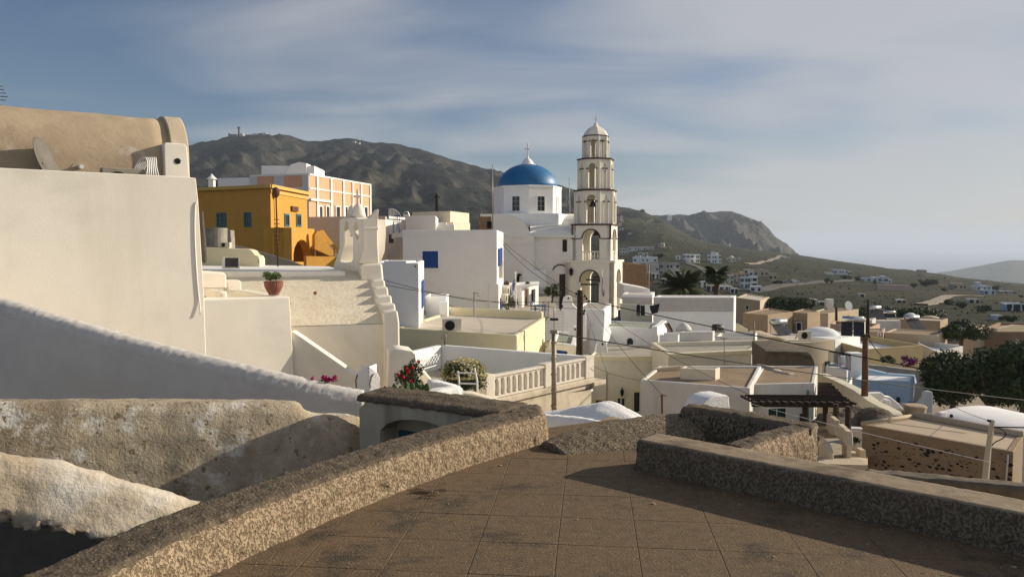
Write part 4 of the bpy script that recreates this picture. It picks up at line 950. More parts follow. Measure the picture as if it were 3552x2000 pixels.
# ================================================================ salmon building with white upper storey
sb = house('salmon_building', 'large salmon orange building with white pilasters and cornices', (872, 87), (1076, 85), (1288, 100), 603, h=14, m=ORANGE, roof=ROOFP, rim=.3, bevel=.0)
def band(F, u0, u1, z0, z1, pr, m=WTRIM, root=sb.root, name='band'): return MB().fbox(F, u0, u1, z0, z1, 0, pr).build(name, m, root)
L_ = sb.BC.len; zt = sb.zt
for F_, Ln in ((sb.BC, sb.BC.len), (sb.AB, sb.AB.len)):
    band(F_, .0, Ln, zt - 1.62, zt - 1.45, .08); band(F_, .0, Ln, zt - .14, zt + .06, .08)
pxs = [1099, 1147, 1190, 1222, 1251, 1284]
for i, px in enumerate(pxs):
    u = min(sb.BC.st(px, 650)[0], L_ - .3); band(sb.BC, u - .19, u + .19, zt - (14 if i else 5), zt - .142, .14, name='pilaster')
for px in (880, 972, 1070):
    u = sb.AB.st(px, 650)[0]; band(sb.AB, max(0, u - .7), min(sb.AB.len - .01, u + .5), zt - 14, zt - .142, .12, mat('grey_white_trim', (.62, .62, .62), (.56, .56, .57), 3), name='pilaster')
u0 = sb.BC.st(1094, 700)[0]
band(sb.BC, .0, sb.BC.st(1150, 700)[0], Z(696, 87) - .1, Z(696, 87) + .15, .22)
for k, (x0, x1) in enumerate(((1103, 1118), (1127, 1142), (1161, 1179), (1193, 1205), (1208, 1218), (1230, 1241), (1259, 1274))):
    Yq = 86 + (x0 - 1080) * .07
    wrect(sb.root, sb.BC, x0, 712 - (x0 - 1100) * -.02, x1, 790, WTRIM, GLASS, .15, nx=1, ny=1, proud=.15)
MB().fbox(sb.AB, -4.2, -.01, zt - 5.0, zt - .2, -3, -.05).build('side_wing', WHITER, sb.root)
# storey on top
us = house('white_storey', 'white rooftop storey standing on the salmon building', (911, 92), (1094, 92), (1129, 98), 575, h=2.6, m=WHITER, roof=ROOFW, rim=.2, bevel=.03)
wrect(us.root, us.AB, 1054, 588, 1062, 602, WTRIM, GLASS, .05, name='door')
MB().poly_ext([us.AB.at(u, z, .3) for u, z in [(us.AB.st(990, 600)[0], us.zt - 1.5), (us.AB.st(1066, 600)[0], us.zt - 1.5), (us.AB.st(1066, 600)[0], us.zt + .25), (us.AB.st(1040, 600)[0], us.zt + .42), (us.AB.st(1010, 600)[0], us.zt + .1), (us.AB.st(992, 600)[0], us.zt - .8)]], -us.AB.n * 2).build('stair_vault', WHITER, us.root, bevel=.03)
c_ = P(735, 640, 60)
cw = thing('white_chimney', 'tiny white chimney with pointed cap behind the yellow house roof', 'chimney', c_ - Vector((0, 0, .5)))
MB().box(c_ + Vector((0, 0, -.1)), (.4, .4, 1.0)).build('stack', WHITER, cw); MB().lathe(c_ + Vector((0, 0, .4)), [(.42, 0), (.1, .3), (.03, .42)], 12).build('cap', WHITER, cw)
# ---------------------------------------------------------------- buttress, triangle wall below the vault, small chimney
FT = FaceA(1020, 18.3, 4)
prism('ramp_wall', 'shaded white wall whose top slopes down to the right below the terrace', 'wall', FT, ((990, 1500), (1010, 1148), (1024, 1154), (1238, 1302), (1260, 1500)), 0, .35, WCREAM, .04)
FBt = FaceA(1380, 18.5, 14)
prism('buttress', 'rounded cream buttress rising behind the red flowers', 'wall', FBt, ((1340, 1500), (1352, 1225), (1372, 1212), (1392, 1210), (1428, 1216), (1442, 1228), (1470, 1500)), 0, .8, WCREAM, .12)
cc_ = P(1278, 1400, 14.2)
sc_ = thing('cracked_chimney', 'small cracked whitewashed chimney with pointed top', 'chimney', cc_)
FC = FaceA(1278, 14.2, -12)
MB().poly_ext([FC.pt(x, y) for x, y in ((1232, 1400), (1232, 1305), (1240, 1290), (1278, 1270), (1279, 1400))], -FC.n * .42).build('front_shell', HUMP, sc_, bevel=.03)
FC2 = FaceA(1279, 14.2, 35)
MB().poly_ext([FC2.pt(x, y) for x, y in ((1281, 1400), (1281, 1271), (1300, 1284), (1312, 1296), (1318, 1310), (1319, 1400))], -FC2.n * .40).build('side_shell', HUMP, sc_, bevel=.03)
for pts in (((1240, 1298), (1234, 1318), (1236, 1345)), ((1296, 1296), (1288, 1308), (1283, 1330), (1285, 1345))):
    F_ = FC if pts[0][0] < 1279 else FC2
    MB().tube([F_.pt(x, y, .006) for x, y in pts], .010, 5).build('crack', mat('crack_dark', (.10, .07, .05), (.06, .04, .03), 30), sc_)
# ================================================================ white cubic houses in the middle
wb = house('white_block_house', 'tall white house in shade with a square blue shutter', (1396, 50.5), (1724, 50), (1746, 60), 797, h=7.5, m=WHITE, roof=ROOFP, rim=.25, bevel=.04)
MB().fbox(wb.AB, -.02, wb.AB.len + .0, wb.zt - .36, wb.zt - .33, 0, .03).build('moulding', WHITE, wb.root)
sh = MB().fbox(wb.AB, *[wb.AB.st(x, 900)[0] for x in (1466, 1520)], wb.AB.st(1490, 929)[1], wb.AB.st(1490, 871)[1], 0, .02).build('shutter', SHUT, wb.root)
u_a, u_b = [wb.AB.st(x, 900)[0] for x in (1466, 1520)]; z_a, z_b = wb.AB.st(1490, 929)[1], wb.AB.st(1490, 871)[1]
for k in range(5):
    MB().fbox(wb.AB, u_a + (u_b - u_a) * k / 5 + .012, u_a + (u_b - u_a) * (k + 1) / 5 - .012, z_a + .02, z_b - .02, .02, .05 + .008 * (k % 2)).build('board', SHUT, sh)
MB().fbox(wb.AB, u_a - .08, u_b + .08, z_a - .08, z_a - .01, 0, .14).build('sill', WHITE, wb.root)
MB().fbox(wb.AB, u_a - .06, u_a - .005, z_a, z_b + .06, 0, .05).fbox(wb.AB, u_b + .005, u_b + .06, z_a, z_b + .06, 0, .05).fbox(wb.AB, u_a - .005, u_b + .005, z_b + .005, z_b + .06, 0, .05).build('window_surround', WHITER, wb.root)
for x0, x1, y0, y1 in ((1727, 1732.5, 862, 922), (1734, 1739, 860, 920)):
    u0, u1 = wb.BC.st(x0, 890)[0], wb.BC.st(x1, 890)[0]; MB().fbox(wb.BC, u0, u1, Z(y1, 52), Z(y0, 52), 0, .1).build('blue_shutter', SHUT, wb.root)
for x0, x1 in ((1726, 1731), (1734, 1738)):
    u0, u1 = wb.BC.st(x0, 890)[0], wb.BC.st(x1, 890)[0]; MB().fbox(wb.BC, u0, u1, wb.zb + .3, Z(1042, 52), 0, .08).build('blue_door', SHUT, wb.root)
MB().fbox(wb.AB, wb.AB.len - .55, wb.AB.len + .12, wb.zb, Z(985, 50), -.6, .1).build('buttress', WHITE, wb.root, bevel=.05)
for k, (px, row, Y) in enumerate(((1737, 1038, 52.5), (1744, 1012, 56))):
    p = P(px, row, Y); acunit(('lower', 'upper')[k] + ' wall air conditioner on the sunlit side of the white block house', p + Vector((.25, 0, -.3)), radians(80), .85, .62, .34)
for k in range(3): MB().fbox(wb.BC, 3.0 + k * .1, 3.05 + k * .1, Z(960, 55), Z(905, 55), .0, .25 - k * .05).build('bracket', ACW, wb.root)
# attics on top of it
a1_ = house('roof_room', 'white roof room on the left part of the tall white house', (1408, 55), (1512, 54), (1521, 60), 747, h=2.4, m=WHITE, roof=ROOFP, rim=.2)
a2_ = house('cream_roof_room', 'cream roof room lit by the sun behind the tall white house', (1430, 62), (1562, 60), (1628, 64), 732, h=3, m=CREAM, roof=ROOFP, rim=.2, bevel=.02)
a3_ = house('low_roof_box', 'low cream box with a small pipe before the cream roof room', (1540, 56), (1572, 55.5), (1631, 57.5), 771, h=1.2, m=CREAM, roof=ROOFP, rim=.15, bevel=.02)
prism('step_parapet', 'stepped white parapet between the roof rooms', 'wall', FaceA(1540, 54.5, 0), ((1512, 800), (1522, 771), (1548, 772), (1548, 779), (1575, 779), (1577, 800)), 0, .3, WHITE, .02)
a4_ = house('left_roof_wall', 'sunlit white wall left of the tall white house with a blue chair', (1336, 58), (1338, 57.8), (1412, 61.5), 749, h=4.2, m=WHITE, roof=ROOFP, rim=.2, bevel=.02)
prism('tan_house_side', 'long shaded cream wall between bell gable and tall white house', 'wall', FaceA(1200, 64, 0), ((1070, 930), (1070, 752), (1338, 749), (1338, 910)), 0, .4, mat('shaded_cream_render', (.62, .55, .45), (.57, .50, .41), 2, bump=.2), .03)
prism('small_balcony', 'white balcony slab left of the tall white house', 'balcony', FaceA(1380, 53.5, 0), ((1358, 828), (1358, 812), (1402, 800), (1402, 822)), 0, 1.2, WHITE, .03)
wn_ = tag(MB().fbox(a4_.BC, a4_.BC.st(1349, 830)[0], a4_.BC.st(1363, 830)[0], Z(842, 58), Z(812, 58), 0, .05).build('dark_window', GLASS, a4_.root), None)
def chair(label, p, rz, m, s=1.0, group=None, high=False):
    r = thing('chair', label, 'chair', p, group); M = Matrix.Rotation(rz, 3, 'Z'); T = lambda x, y, z: Vector(p) + M @ Vector((x * s, y * s, z * s))
    sh_ = .45 if not high else .7; bh_ = .9 if not high else 1.15
    MB().box(T(0, 0, sh_), (.42 * s, .40 * s, .03 * s), rz).build('seat', m, r)
    for x, y in ((-.19, -.18), (.19, -.18)): MB().tube([T(x, y, 0), T(x * .95, y * .95, sh_ - .015)], .02 * s, 5).build('leg', m, r)
    for x in (-.19, .19): MB().tube([T(x, .20, 0), T(x, .19, sh_), T(x, .24, bh_)], .02 * s, 5).build('leg', m, r)
    mb = MB()
    mb.tube([T(-.19, .24, bh_ - .02), T(.19, .24, bh_ - .02)], .022 * s, 5); mb.tube([T(-.19, .21, sh_ + .15), T(.19, .21, sh_ + .15)], .015 * s, 5)
    mb.tube([T(-.19, .24, bh_ - .03), T(.19, .21, sh_ + .15)], .014 * s, 5); mb.tube([T(.19, .24, bh_ - .03), T(-.19, .21, sh_ + .15)], .014 * s, 5)
    mb.build('backrest', m, r); return r
BLU = mat('blue_chair_paint', (.02, .09, .26), (.016, .07, .22), 8, rough=.5)
p = P(1375, 808, 53.0); chair('tall blue chair on the small white balcony', p, 0, BLU, 1.05, high=True)
pole('roof_mast', 'thin mast beside the blue chair', 'pole', P(1377, 800, 52.8), P(1379, 715, 52.8), .02, .015, SHUT)
# curved white railing and chimney far on the roof line
rl = thing('white_railing', 'white railing curving down on a roof left of the utility pole', 'railing', P(1350, 750, 66))
for k in range(9):
    x = 1349 + k * 5; top = 725 + max(0, k - 3) ** 1.6 * 1.6
    MB().tube([P(x, 750, 66), P(x, top, 66)], .03, 5).build('baluster', WTRIM, rl)
MB().tube([P(1349 + k * 5, 725 + max(0, k - 3) ** 1.6 * 1.6, 66) for k in range(9)], .04, 5).build('handrail', WTRIM, rl)
dc = thing('double_chimney', 'small white chimney with two round openings on the skyline', 'chimney', P(1408, 750, 66))
F_ = FaceA(1408, 66, 0)
MB().poly_ext([F_.pt(x, y) for x, y in ((1398, 752), (1400, 738), (1404, 733), (1413, 733), (1417, 740), (1420, 752))], (0, .6, 0)).build('body', WHITE, dc)
for x in (1405, 1412): MB().poly_ext([F_.pt(x, 739, .01) + Vector((.07 * cos(a), 0, .09 * sin(a))) for a in [k * pi / 5 for k in range(10)]], (0, .004, 0)).build('flue', DARK, dc)
up = pole('utility_pole', 'thin dark utility pole on the roofs against the dark mountain', 'utility pole', P(1515, 740, 70), P(1514, 672, 70), .13, .11, WOODD, 'utility poles')
MB().tube([P(1503, 682, 70), P(1527, 682, 70)], .05, 5).build('cross_arm', WOODD, up)
# chimney stub with black dishes
ck = thing('rubble_chimney', 'rough brown chimney stump with dark openings left of the dome', 'chimney', P(1685, 795, 60))
MB().box(P(1683, 774, 60), (1.0, .8, 1.0)).build('stack', STONEW, ck, bevel=.05); MB().box(P(1698, 780, 59.5), (.35, .3, .5)).build('opening', DARK, ck)
for k, x in enumerate((1672, 1688)): MB().tube([P(x, 760, 60), P(x - 2, 735 + k * 6, 60)], .02, 4).build('rod', METAL, ck)
# lower white wall in front: "house with blue door slit"
lw = house('white_corner_house', 'white house corner with a narrow blue door and a small dark drain', (1290, 38), (1452, 37), (1470, 44), 912, h=5, m=WHITER, roof=ROOFP, rim=.15, bevel=.06)
MB().fbox(lw.AB, lw.AB.st(1330, 906)[0], lw.AB.st(1408, 906)[0], lw.zt - .02, lw.zt + .09, -1, -.02).build('upper_step', WHITER, lw.root, bevel=.03)
u0, u1 = lw.BC.st(1461, 1000)[0], lw.BC.st(1467, 1000)[0]; MB().fbox(lw.BC, u0, u1, Z(1075, 39), Z(978, 39), 0, .06).build('blue_door', SHUT, lw.root)
p = lw.AB.pt(1441, 923, .0); MB().tube([p, p - Vector((0, .12, 0))], .035, 8).build('drain', DARK, lw.root)
lc = house('balcony_box', 'open white balcony box at the foot of the tall white house', (1474, 44), (1548, 43.6), (1556, 46), 1028, h=2.6, m=WHITER, roof=ROOFG, rim=1.6, rw=.16, bevel=.04)
pf = house('balcony_pier', 'white masonry pier at the right end of the balcony box', (1522, 43.2), (1552, 43.0), (1556, 43.8), 1047, h=2, m=WHITER, rim=0, bevel=.05)
mb = MB()
for i in range(13):
    for j in range(9):
        x = 1545 + i * 12; f = j / 8; ytop = interp([(1545, 1048), (1562, 1052), (1590, 1066), (1640, 1080), (1700, 1090)], x); mb.v.append(P(x, ytop + f * (1130 - ytop), 46 - f * 2.6) + disp(P(x, ytop, 46 - f * 2.6), .22, 1.3))
for i in range(12):
    for j in range(8): mb.f.append((i * 9 + j, i * 9 + j + 1, (i + 1) * 9 + j + 1, (i + 1) * 9 + j)); mb.m.append(0)
o = mb.build('rubble_slope', STONEW, smooth=True); tag(o, 'brown rubble slope at the foot of the tall white house', kind='stuff')
gp = thing('wire_post', 'thin grey post with a cable loop before the tall white house', 'post', P(1645, 1085, 41))
MB().tube([P(1645, 1095, 41), P(1644.5, 1012, 41)], .05, 7).build('post', METAL, gp); MB().tube([P(1645, 1016, 41), P(1662, 1018, 41), P(1664, 1026, 41), P(1652, 1024, 41)], .025, 5).build('bracket', METAL, gp)
# ---------------------------------------------------------------- cream flat-roofed house in front
ch_ = house('cream_flat_house', 'low cream house with big flat roof and rounded sunlit corner', (1372, 36.4), (1793, 33.2), (1893, 41.6), 1163, h=6, m=YCREAM, roof=ROOFP, rim=.12, rw=.25, bevel=.20)
hb = ch_.q
# taller back parapet
FBk = Face((hb[3][0], hb[3][1]), (hb[2][0], hb[2][1]))
MB().fbox(FBk, .2, FBk.len - .12, ch_.zt - .2, ch_.zt + .32, -.05, .25).build('back_parapet', YCREAM, ch_.root, bevel=.1)
p = P(1568, 1147, 35.2); acunit('air conditioner standing on the cream flat roof', Vector((p.x, p.y, ch_.zt - .10)), radians(8), .86, .6, .5)
lt = thing('round_floodlight', 'round floodlight on a bent arm above the white terrace wall', 'lamp', P(1540, 1196, 30.9))
c = P(1539, 1168, 30.9); MB().poly_ext([c + Vector((.12 * cos(k * pi / 8), 0, .12 * sin(k * pi / 8))) for k in range(16)], (0, .08, 0)).build('lamp_head', METAL, lt, bevel=.02); MB().tube([P(1543, 1198, 31), P(1543, 1185, 31), P(1540, 1178, 31)], .02, 6).build('arm', BLACK, lt)
# ---------------------------------------------------------------- balustrade terrace
zr_ = Z(1303, 24.0)
bt = thing('balustrade_terrace', 'white terrace with arched balustrade and stained wall below', 'terrace', P(1700, 1400, 24.2))
a = PZ(1680, 1306, zr_); b = PZ(2056, 1236, zr_); FBl = Face(a.xy, b.xy); LB = FBl.len
PLW = mat('old_white_paint', (.70, .65, .56), (.62, .56, .47), 5, bump=.4, bsc=25, big=((.50, .44, .35), .60), bigsc=1.6)
def ub(px): return FBl.st(px, 1280)[0]
bh_, rt = .74, .075
def baluster_run(u0, u1, n):
    MB().fbox(FBl, u0 - .02, u1 + .02, zr_ - rt, zr_, -.16, .05).build('handrail', PLW, bt, bevel=.015)
    MB().fbox(FBl, u0, u1, zr_ - bh_, zr_ - bh_ + .07, -.14, .03).build('bottom_rail', PLW, bt, bevel=.01)
    w = (u1 - u0) / n; bw = w * .42; r = (w - bw) / 2; zc_ = zr_ - .13 - r
    pts = [FBl.at(u0, zr_ - rt - .003, 0), FBl.at(u0, zc_, 0)]
    for k in range(n):
        c = u0 + w * (k + .5)
        pts += [FBl.at(c + r * cos(pi - pi * i / 8), zc_ + r * 1.15 * sin(pi * i / 8), 0) for i in range(9)]
    pts += [FBl.at(u1, zc_, 0), FBl.at(u1, zr_ - rt - .003, 0)]
    MB().poly_ext(pts, -FBl.n * .10).build('arch_band', PLW, bt)
    for k in range(n + 1):
        c = u0 + w * k; MB().fbox(FBl, max(u0, c - bw / 2), min(u1, c + bw / 2), zr_ - bh_ + .072, zc_, -.11, .012).build('baluster', PLW, bt, bevel=.012)
baluster_run(ub(1712), ub(1886), 9); baluster_run(ub(1927), ub(2027), 6)
for x0, x1 in ((1680, 1712), (1886, 1927), (2027, 2056)):
    MB().fbox(FBl, ub(x0) + .002, ub(x1) - .002, zr_ - bh_ - .01, zr_ + .05, -.30, .07).build('post', PLW, bt, bevel=.03)
STAIN = mat('stained_terrace_wall', (.60, .53, .41), (.52, .45, .34), 4, bump=.6, bsc=14, bdist=.03, streak=((.42, .36, .26), .50, 2.5), big=((.40, .34, .25), .60), bigsc=.9)
MB().fbox(FBl, -.02, LB + .0, zr_ - bh_ - .22, zr_ - bh_ - .012, -1, .12).fbox(FBl, -.02, LB - .05, -9, zr_ - bh_ - .222, -1, .0).build('wall', STAIN, bt, bevel=.04)
MB().fbox(FBl, LB - .15, LB + .62, zr_ - bh_ - .33, zr_ - bh_ - .16, -1.6, .18).build('overhang_slab', STAIN, bt, bevel=.03)
# back walls
bz = zr_; k1, k2, k3 = PZ(2058, 1238, bz), PZ(1532, 1197, bz), PZ(1438, 1218, bz)
Fb1 = Face(k2.xy, k1.xy); Fb2 = Face(k3.xy, k2.xy)
MB().fbox(Fb1, .0, Fb1.len - .1, bz - 1.3, bz, -.25, 0).build('back_wall', WHITER, bt, bevel=.03); MB().fbox(Fb2, -.2, Fb2.len - .003, bz - 1.3, bz, -.25, 0).build('back_wall', WHITER, bt, bevel=.03)
fl = [k3, k2, k1, FBl.at(LB, bz, -.2), FBl.at(.1, bz, -.3), PZ(1420, 1300, bz)]
MB().poly_ext([Vector((q.x, q.y, bz - .93)) for q in fl], (0, 0, -.2)).build('floor', ROOFG, bt)
FLr = Face(FBl.at(.0, 0, -.32).xy, FBl.at(.0, 0, -.0).xy)
MB().poly_ext([P(1640, 1312, 25.0), P(1682, 1306, 24.2), P(1682, 1400, 24.2), P(1640, 1400, 25.0)], (0, .25, 0)).build('side_post', PLW, bt, bevel=.03)
# lattice gate leaning inside
lg = thing('lattice_panel', 'white diamond lattice panel leaning on the sunlit terrace wall', 'lattice', P(1480, 1270, 28.8))
F_ = FaceP(1458, 28.6, 1522, 30.4)
for k in range(6):
    x = 1462 + k * 10; MB().tube([F_.pt(x, 1272 - k * 3), F_.pt(x + 14, 1244 - k * 3)], .016, 5).build('slat', WTRIM, lg); MB().tube([F_.pt(x + 12, 1268 - k * 3), F_.pt(x + 2, 1247 - k * 3)], .016, 5).build('slat', WTRIM, lg)
MB().tube([F_.pt(1462, 1248), F_.pt(1516, 1228)], .02, 5).build('rail', WTRIM, lg); MB().tube([F_.pt(1470, 1279), F_.pt(1526, 1262)], .02, 5).build('rail', WTRIM, lg)
prism('sloping_white_wall', 'white wall sloping down between the red flowers and the blossoming bush', 'wall', FaceA(1480, 19.5, 10), ((1436, 1420), (1440, 1262), (1452, 1262), (1498, 1318), (1500, 1420)), 0, .25, WCREAM, .05)
# rounded L wall in front
o = sweep('rounded_wall', [P(1462, 1372, 13.2), P(1530, 1352, 13.5), P(1600, 1340, 13.8)], sec_wall(.25, 2.0, .05), WHITER, res=.08, sres=.08, amp=.012, nsc=6); tag(o, 'rounded white wall with a sunlit rough side beyond the niche wall', 'wall')
prism('rounded_wall_end', 'thick rounded white wall end below the blossoming bush', 'wall', FaceA(1550, 14.4, 18), ((1492, 1420), (1494, 1330), (1505, 1324), (1530, 1325), (1595, 1342), (1607, 1348), (1609, 1420)), 0, .35, HUMP, .05)
prism('low_slope_wall', 'low cream wall sloping right behind the white ladder', 'wall', FaceA(1680, 15.5, 6), ((1600, 1440), (1602, 1362), (1640, 1364), (1740, 1392), (1756, 1402), (1756, 1440)), 0, .3, CREAM, .06)
# ladder
ld = thing('white_ladder', 'old white metal ladder standing before the blossoming bush', 'ladder', P(1600, 1400, 16.0))
for x0, x1, y0 in ((1588, 1592, 1286), (1646, 1655, 1275)): MB().tube([P(x1 + 2, 1400, 16), P(x1, 1320, 16), P(x0, y0, 16)], .022, 7).build('rail', WTRIM, ld)
for y, xa, xb in ((1292, 1589, 1650), (1329, 1592, 1654)): MB().tube([P(xa, y, 16), P(xb, y + 1, 16)], .018, 6).build('rung', WTRIM, ld)
MB().tube([P(1622, 1355, 16.2), P(1622, 1400, 16.2)], .02, 6).build('stub_post', WTRIM, ld)
# ================================================================ church
FN0 = FaceA(1830, 74, -3)
cb = thing('church_nave', 'white church body with curved transept gable and vaults', 'church', FN0.pt(1830, 1095))
def cbx(x0, x1, y0, y1, off, back, m=WHITE, name='wall', bev=.08): 
    return MB().poly_ext([FN0.pt(x0, y1, off), FN0.pt(x1, y1, off), FN0.pt(x1, y0, off), FN0.pt(x0, y0, off)], -FN0.n * back).build(name, m, cb, bevel=bev)
v5 = lambda *p: view(5, *p)
cbx(1742, 1990, 822, 1110, 0, 14)
cbx(1690, 1852, 814, 1110, 1.2, 14)
g = v5((-40, 1230), (-40, 1012), (80, 1008), (210, 1010), (270, 1022), (330, 1052), (380, 1092), (420, 1140), (446, 1195), (452, 1230))
MB().poly_ext([FN0.pt(x, y, 1.0) for x, y in g], -FN0.n * .35).build('gable', WHITE, cb, bevel=.04)
mb = MB(); g2 = [FN0.pt(x, y + 3, .64) for x, y in g[2:]]
mb.poly_ext([FN0.pt(g[0][0], g[0][1], .64)] + [FN0.pt(x, y + 3, .64) for x, y in g[1:]], -FN0.n * 6).build('transept_vault', WHITE, cb, smooth=False)
# moulding line
MB().poly_ext([FN0.pt(*q, 1.26) for q in v5((160, 1222), (430, 1222), (430, 1230), (160, 1230))], -FN0.n * .1).build('moulding', WHITE, cb)
MB().poly_ext([FN0.pt(*q, 1.26) for q in v5((160, 1297), (580, 1297), (580, 1303), (160, 1303))], -FN0.n * .1).build('moulding', WHITE, cb)
# low nave vault along the facade and upper vault
def qvault(x0, x1, yt, yb, off, R, name):
    z0, z1 = FN0.pt((x0 + x1) / 2, yb, off).z, FN0.pt((x0 + x1) / 2, yt, off - R).z; ua, ub_ = FN0.st(x0, yb, off)[0], FN0.st(x1, yb, off)[0]
    pr_ = [(off - R * (1 - cos(pi * k / 20)), z0 + (z1 - z0) * sin(pi * k / 20)) for k in range(21)]
    vstrip(FN0, ua, ub_, pr_, name, WHITE, cb, nu=6, amp=.01)
qvault(1838, 1992, 778, 822, .05, 3.0, 'nave_vault'); qvault(1905, 2010, 742, 782, -3.2, 2.6, 'upper_vault')
cbx(1838, 1992, 815, 824, .25, .4, name='eave')
# dome base and drum
DX, DY = XY(1830, 80); zD = Z(643, 77); zd0 = Z(742, 77)
dm = thing('church_dome', 'blue dome on a white eight sided drum with white cross', 'dome', (DX, DY, zd0 - 1.5))
phi0 = 23.0; ap = 3.2; Rc = ap / cos(pi / 8)
def ngon(cx, cy, R, n, a0): return [(cx + R * cos(a0 + 2 * pi * k / n), cy + R * sin(a0 + 2 * pi * k / n)) for k in range(n)]
# a face whose outward normal is phi degrees right of 'towards us' -> math angle -90+phi
pts8 = ngon(DX, DY, Rc, 8, radians(-90 + phi0 + 22.5))
MB().poly_ext([(x, y, zd0 - 3) for x, y in pts8], (0, 0, zD - zd0 + 3)).build('drum', WHITER, dm, bevel=.04)
MB().poly_ext([(DX + (x - DX) * 1.015, DY + (y - DY) * 1.015, zD - .16) for x, y in pts8], (0, 0, .2)).build('cornice', WHITER, dm, bevel=.03)
bq = v5((380, 1130), (380, 1000), (625, 1003), (625, 1130))
MB().poly_ext([(DX - 2.9, DY - 3.7, Z(790, 77)), (DX + 2.95, DY - 3.9, Z(790, 77)), (DX + 4.2, DY - 1, Z(790, 77)), (DX + 4.2, DY + 3, Z(790, 77)), (DX - 3.5, DY + 3, Z(790, 77)), (DX - 3.5, DY - 2.5, Z(790, 77))], (0, 0, Z(741, 77) - Z(790, 77))).build('base', WHITER, dm, bevel=.05)
rD, hD = 3.07, 2.36
MB().lathe((DX, DY, zD + .03), [(rD * cos(pi / 2 * k / 14), hD * sin(pi / 2 * k / 14)) for k in range(14)] + [(.02, hD)], 48).build('shell', DOMEB, dm, smooth=True)
k_ = thing  # lantern cap
MB().lathe((DX, DY, zD + hD - .12), [(.83, 0), (.84, .10), (.62, .14), (.58, .30), (.45, .50), (.22, .70), (.10, .80), (.09, 1.0), (.13, 1.04), (.05, 1.1)], 24).build('lantern', WHITER, dm, smooth=True)
cz0 = zD + hD + .85
cs = MB().box((DX, DY, cz0 + .52), (.13, .13, 1.25)).box((DX, DY, cz0 + .72), (.48, .12, .13)).build('cross', WHITER, dm, bevel=.03)
for e in ((.26, 0, .72), (-.26, 0, .72), (0, 0, 1.2)): MB().lathe(Vector((DX + e[0], DY, cz0 + e[2] - .08)), [(.03, 0), (.09, .05), (.09, .11), (.03, .16)], 8).build('cross_knob', WHITER, cs)
order = sorted(range(8), key=lambda i: (pts8[i][1] + pts8[(i + 1) % 8][1]))
for i in range(8):
    a, b = pts8[i], pts8[(i + 1) % 8]; F_ = Face(a, b)
    if F_.n.y > .2: continue
    mid = F_.len / 2; zc_ = (Z(681, 77) + Z(731, 77)) / 2; wh = 1.42; 
    narrow = abs(F_.n.x) > .8
    if narrow:
        ww = .42; ptsn = [F_.at(mid + x, z, .01) for x, z in [(-ww / 2, zc_ - .8), (ww / 2, zc_ - .8)] + [(ww / 2 * cos(pi * k / 8), zc_ + .6 + ww / 2 * sin(pi * k / 8)) for k in range(9)]]
        fr = [F_.at(mid + x, z, .07) for x, z in [(-ww / 2 - .08, zc_ - .88), (ww / 2 + .08, zc_ - .88)] + [((ww / 2 + .08) * cos(pi * k / 8), zc_ + .6 + (ww / 2 + .08) * sin(pi * k / 8)) for k in range(9)]]
        MB().plate(fr, [[q + F_.n * .06 for q in ptsn]], -F_.n * .07).build('niche', WHITER, dm)
        continue
    w = MB(); ww = .78
    w.fbox(F_, mid - ww / 2 - .07, mid - ww / 2, zc_ - wh / 2 - .07, zc_ + wh / 2 + .07, 0, .06).fbox(F_, mid + ww / 2, mid + ww / 2 + .07, zc_ - wh / 2 - .07, zc_ + wh / 2 + .07, 0, .06).fbox(F_, mid - ww / 2, mid + ww / 2, zc_ + wh / 2, zc_ + wh / 2 + .07, 0, .06).fbox(F_, mid - ww / 2, mid + ww / 2, zc_ - wh / 2 - .07, zc_ - wh / 2, 0, .06)
    wo = w.build('window', WHITER, dm); 
    MB().fbox(F_, mid - ww / 2, mid + ww / 2, zc_ - wh / 2, zc_ + wh / 2, -.02, .012).build('pane', GLASS, wo)
    mm = MB().fbox(F_, mid - .025, mid + .025, zc_ - wh / 2, zc_ + wh / 2, 0, .04)
    for q in (-.24, .24): mm.fbox(F_, mid - ww / 2, mid + ww / 2, zc_ + q * 1.0 - .02, zc_ + q + .02, 0, .035)
    mm.build('glazing_bars', mat('green_grey_bars', (.30, .33, .30), (.26, .29, .26), 4), wo)
# facade details
wrect(cb, FN0, 1949, 828, 1969, 875, WHITE, mat('dark_brown_window', (.035, .025, .02), (.03, .022, .018), 4), .06, name='window')
mb = MB(); pa = [FN0.pt(x, y, .10) for x, y in view(17, (1232, 250), (1232, 215), (1280, 150), (1340, 115), (1400, 102), (1460, 110), (1515, 140), (1515, 165), (1460, 135), (1400, 128), (1350, 138), (1300, 170), (1260, 210), (1250, 245))]
mb.poly_ext(pa, -FN0.n * .1).build('door_arch_moulding', TRIM, cb)
MB().poly_ext([FN0.pt(x, y, .05) for x, y in view(17, (1385, 1300), (1385, 340), (1520, 325), (1520, 1300))], -FN0.n * .05).build('door', WOODD, cb)
MB().poly_ext([FN0.pt(x, y, 1.25) for x, y in view(17, (410, 560), (405, 430), (425, 340), (465, 315), (500, 330), (535, 362), (478, 365), (470, 450), (465, 560))], -FN0.n * .08).build('side_door', DARK, cb)
# chequered pebble sign relief on the wall: raised wall panel
MB().poly_ext([FN0.pt(x, y, 1.5) for x, y in view(17, (540, 640), (540, 250), (1085, 240), (1085, 640))], -FN0.n * .5).build('lower_wall', WHITER, cb, bevel=.03)
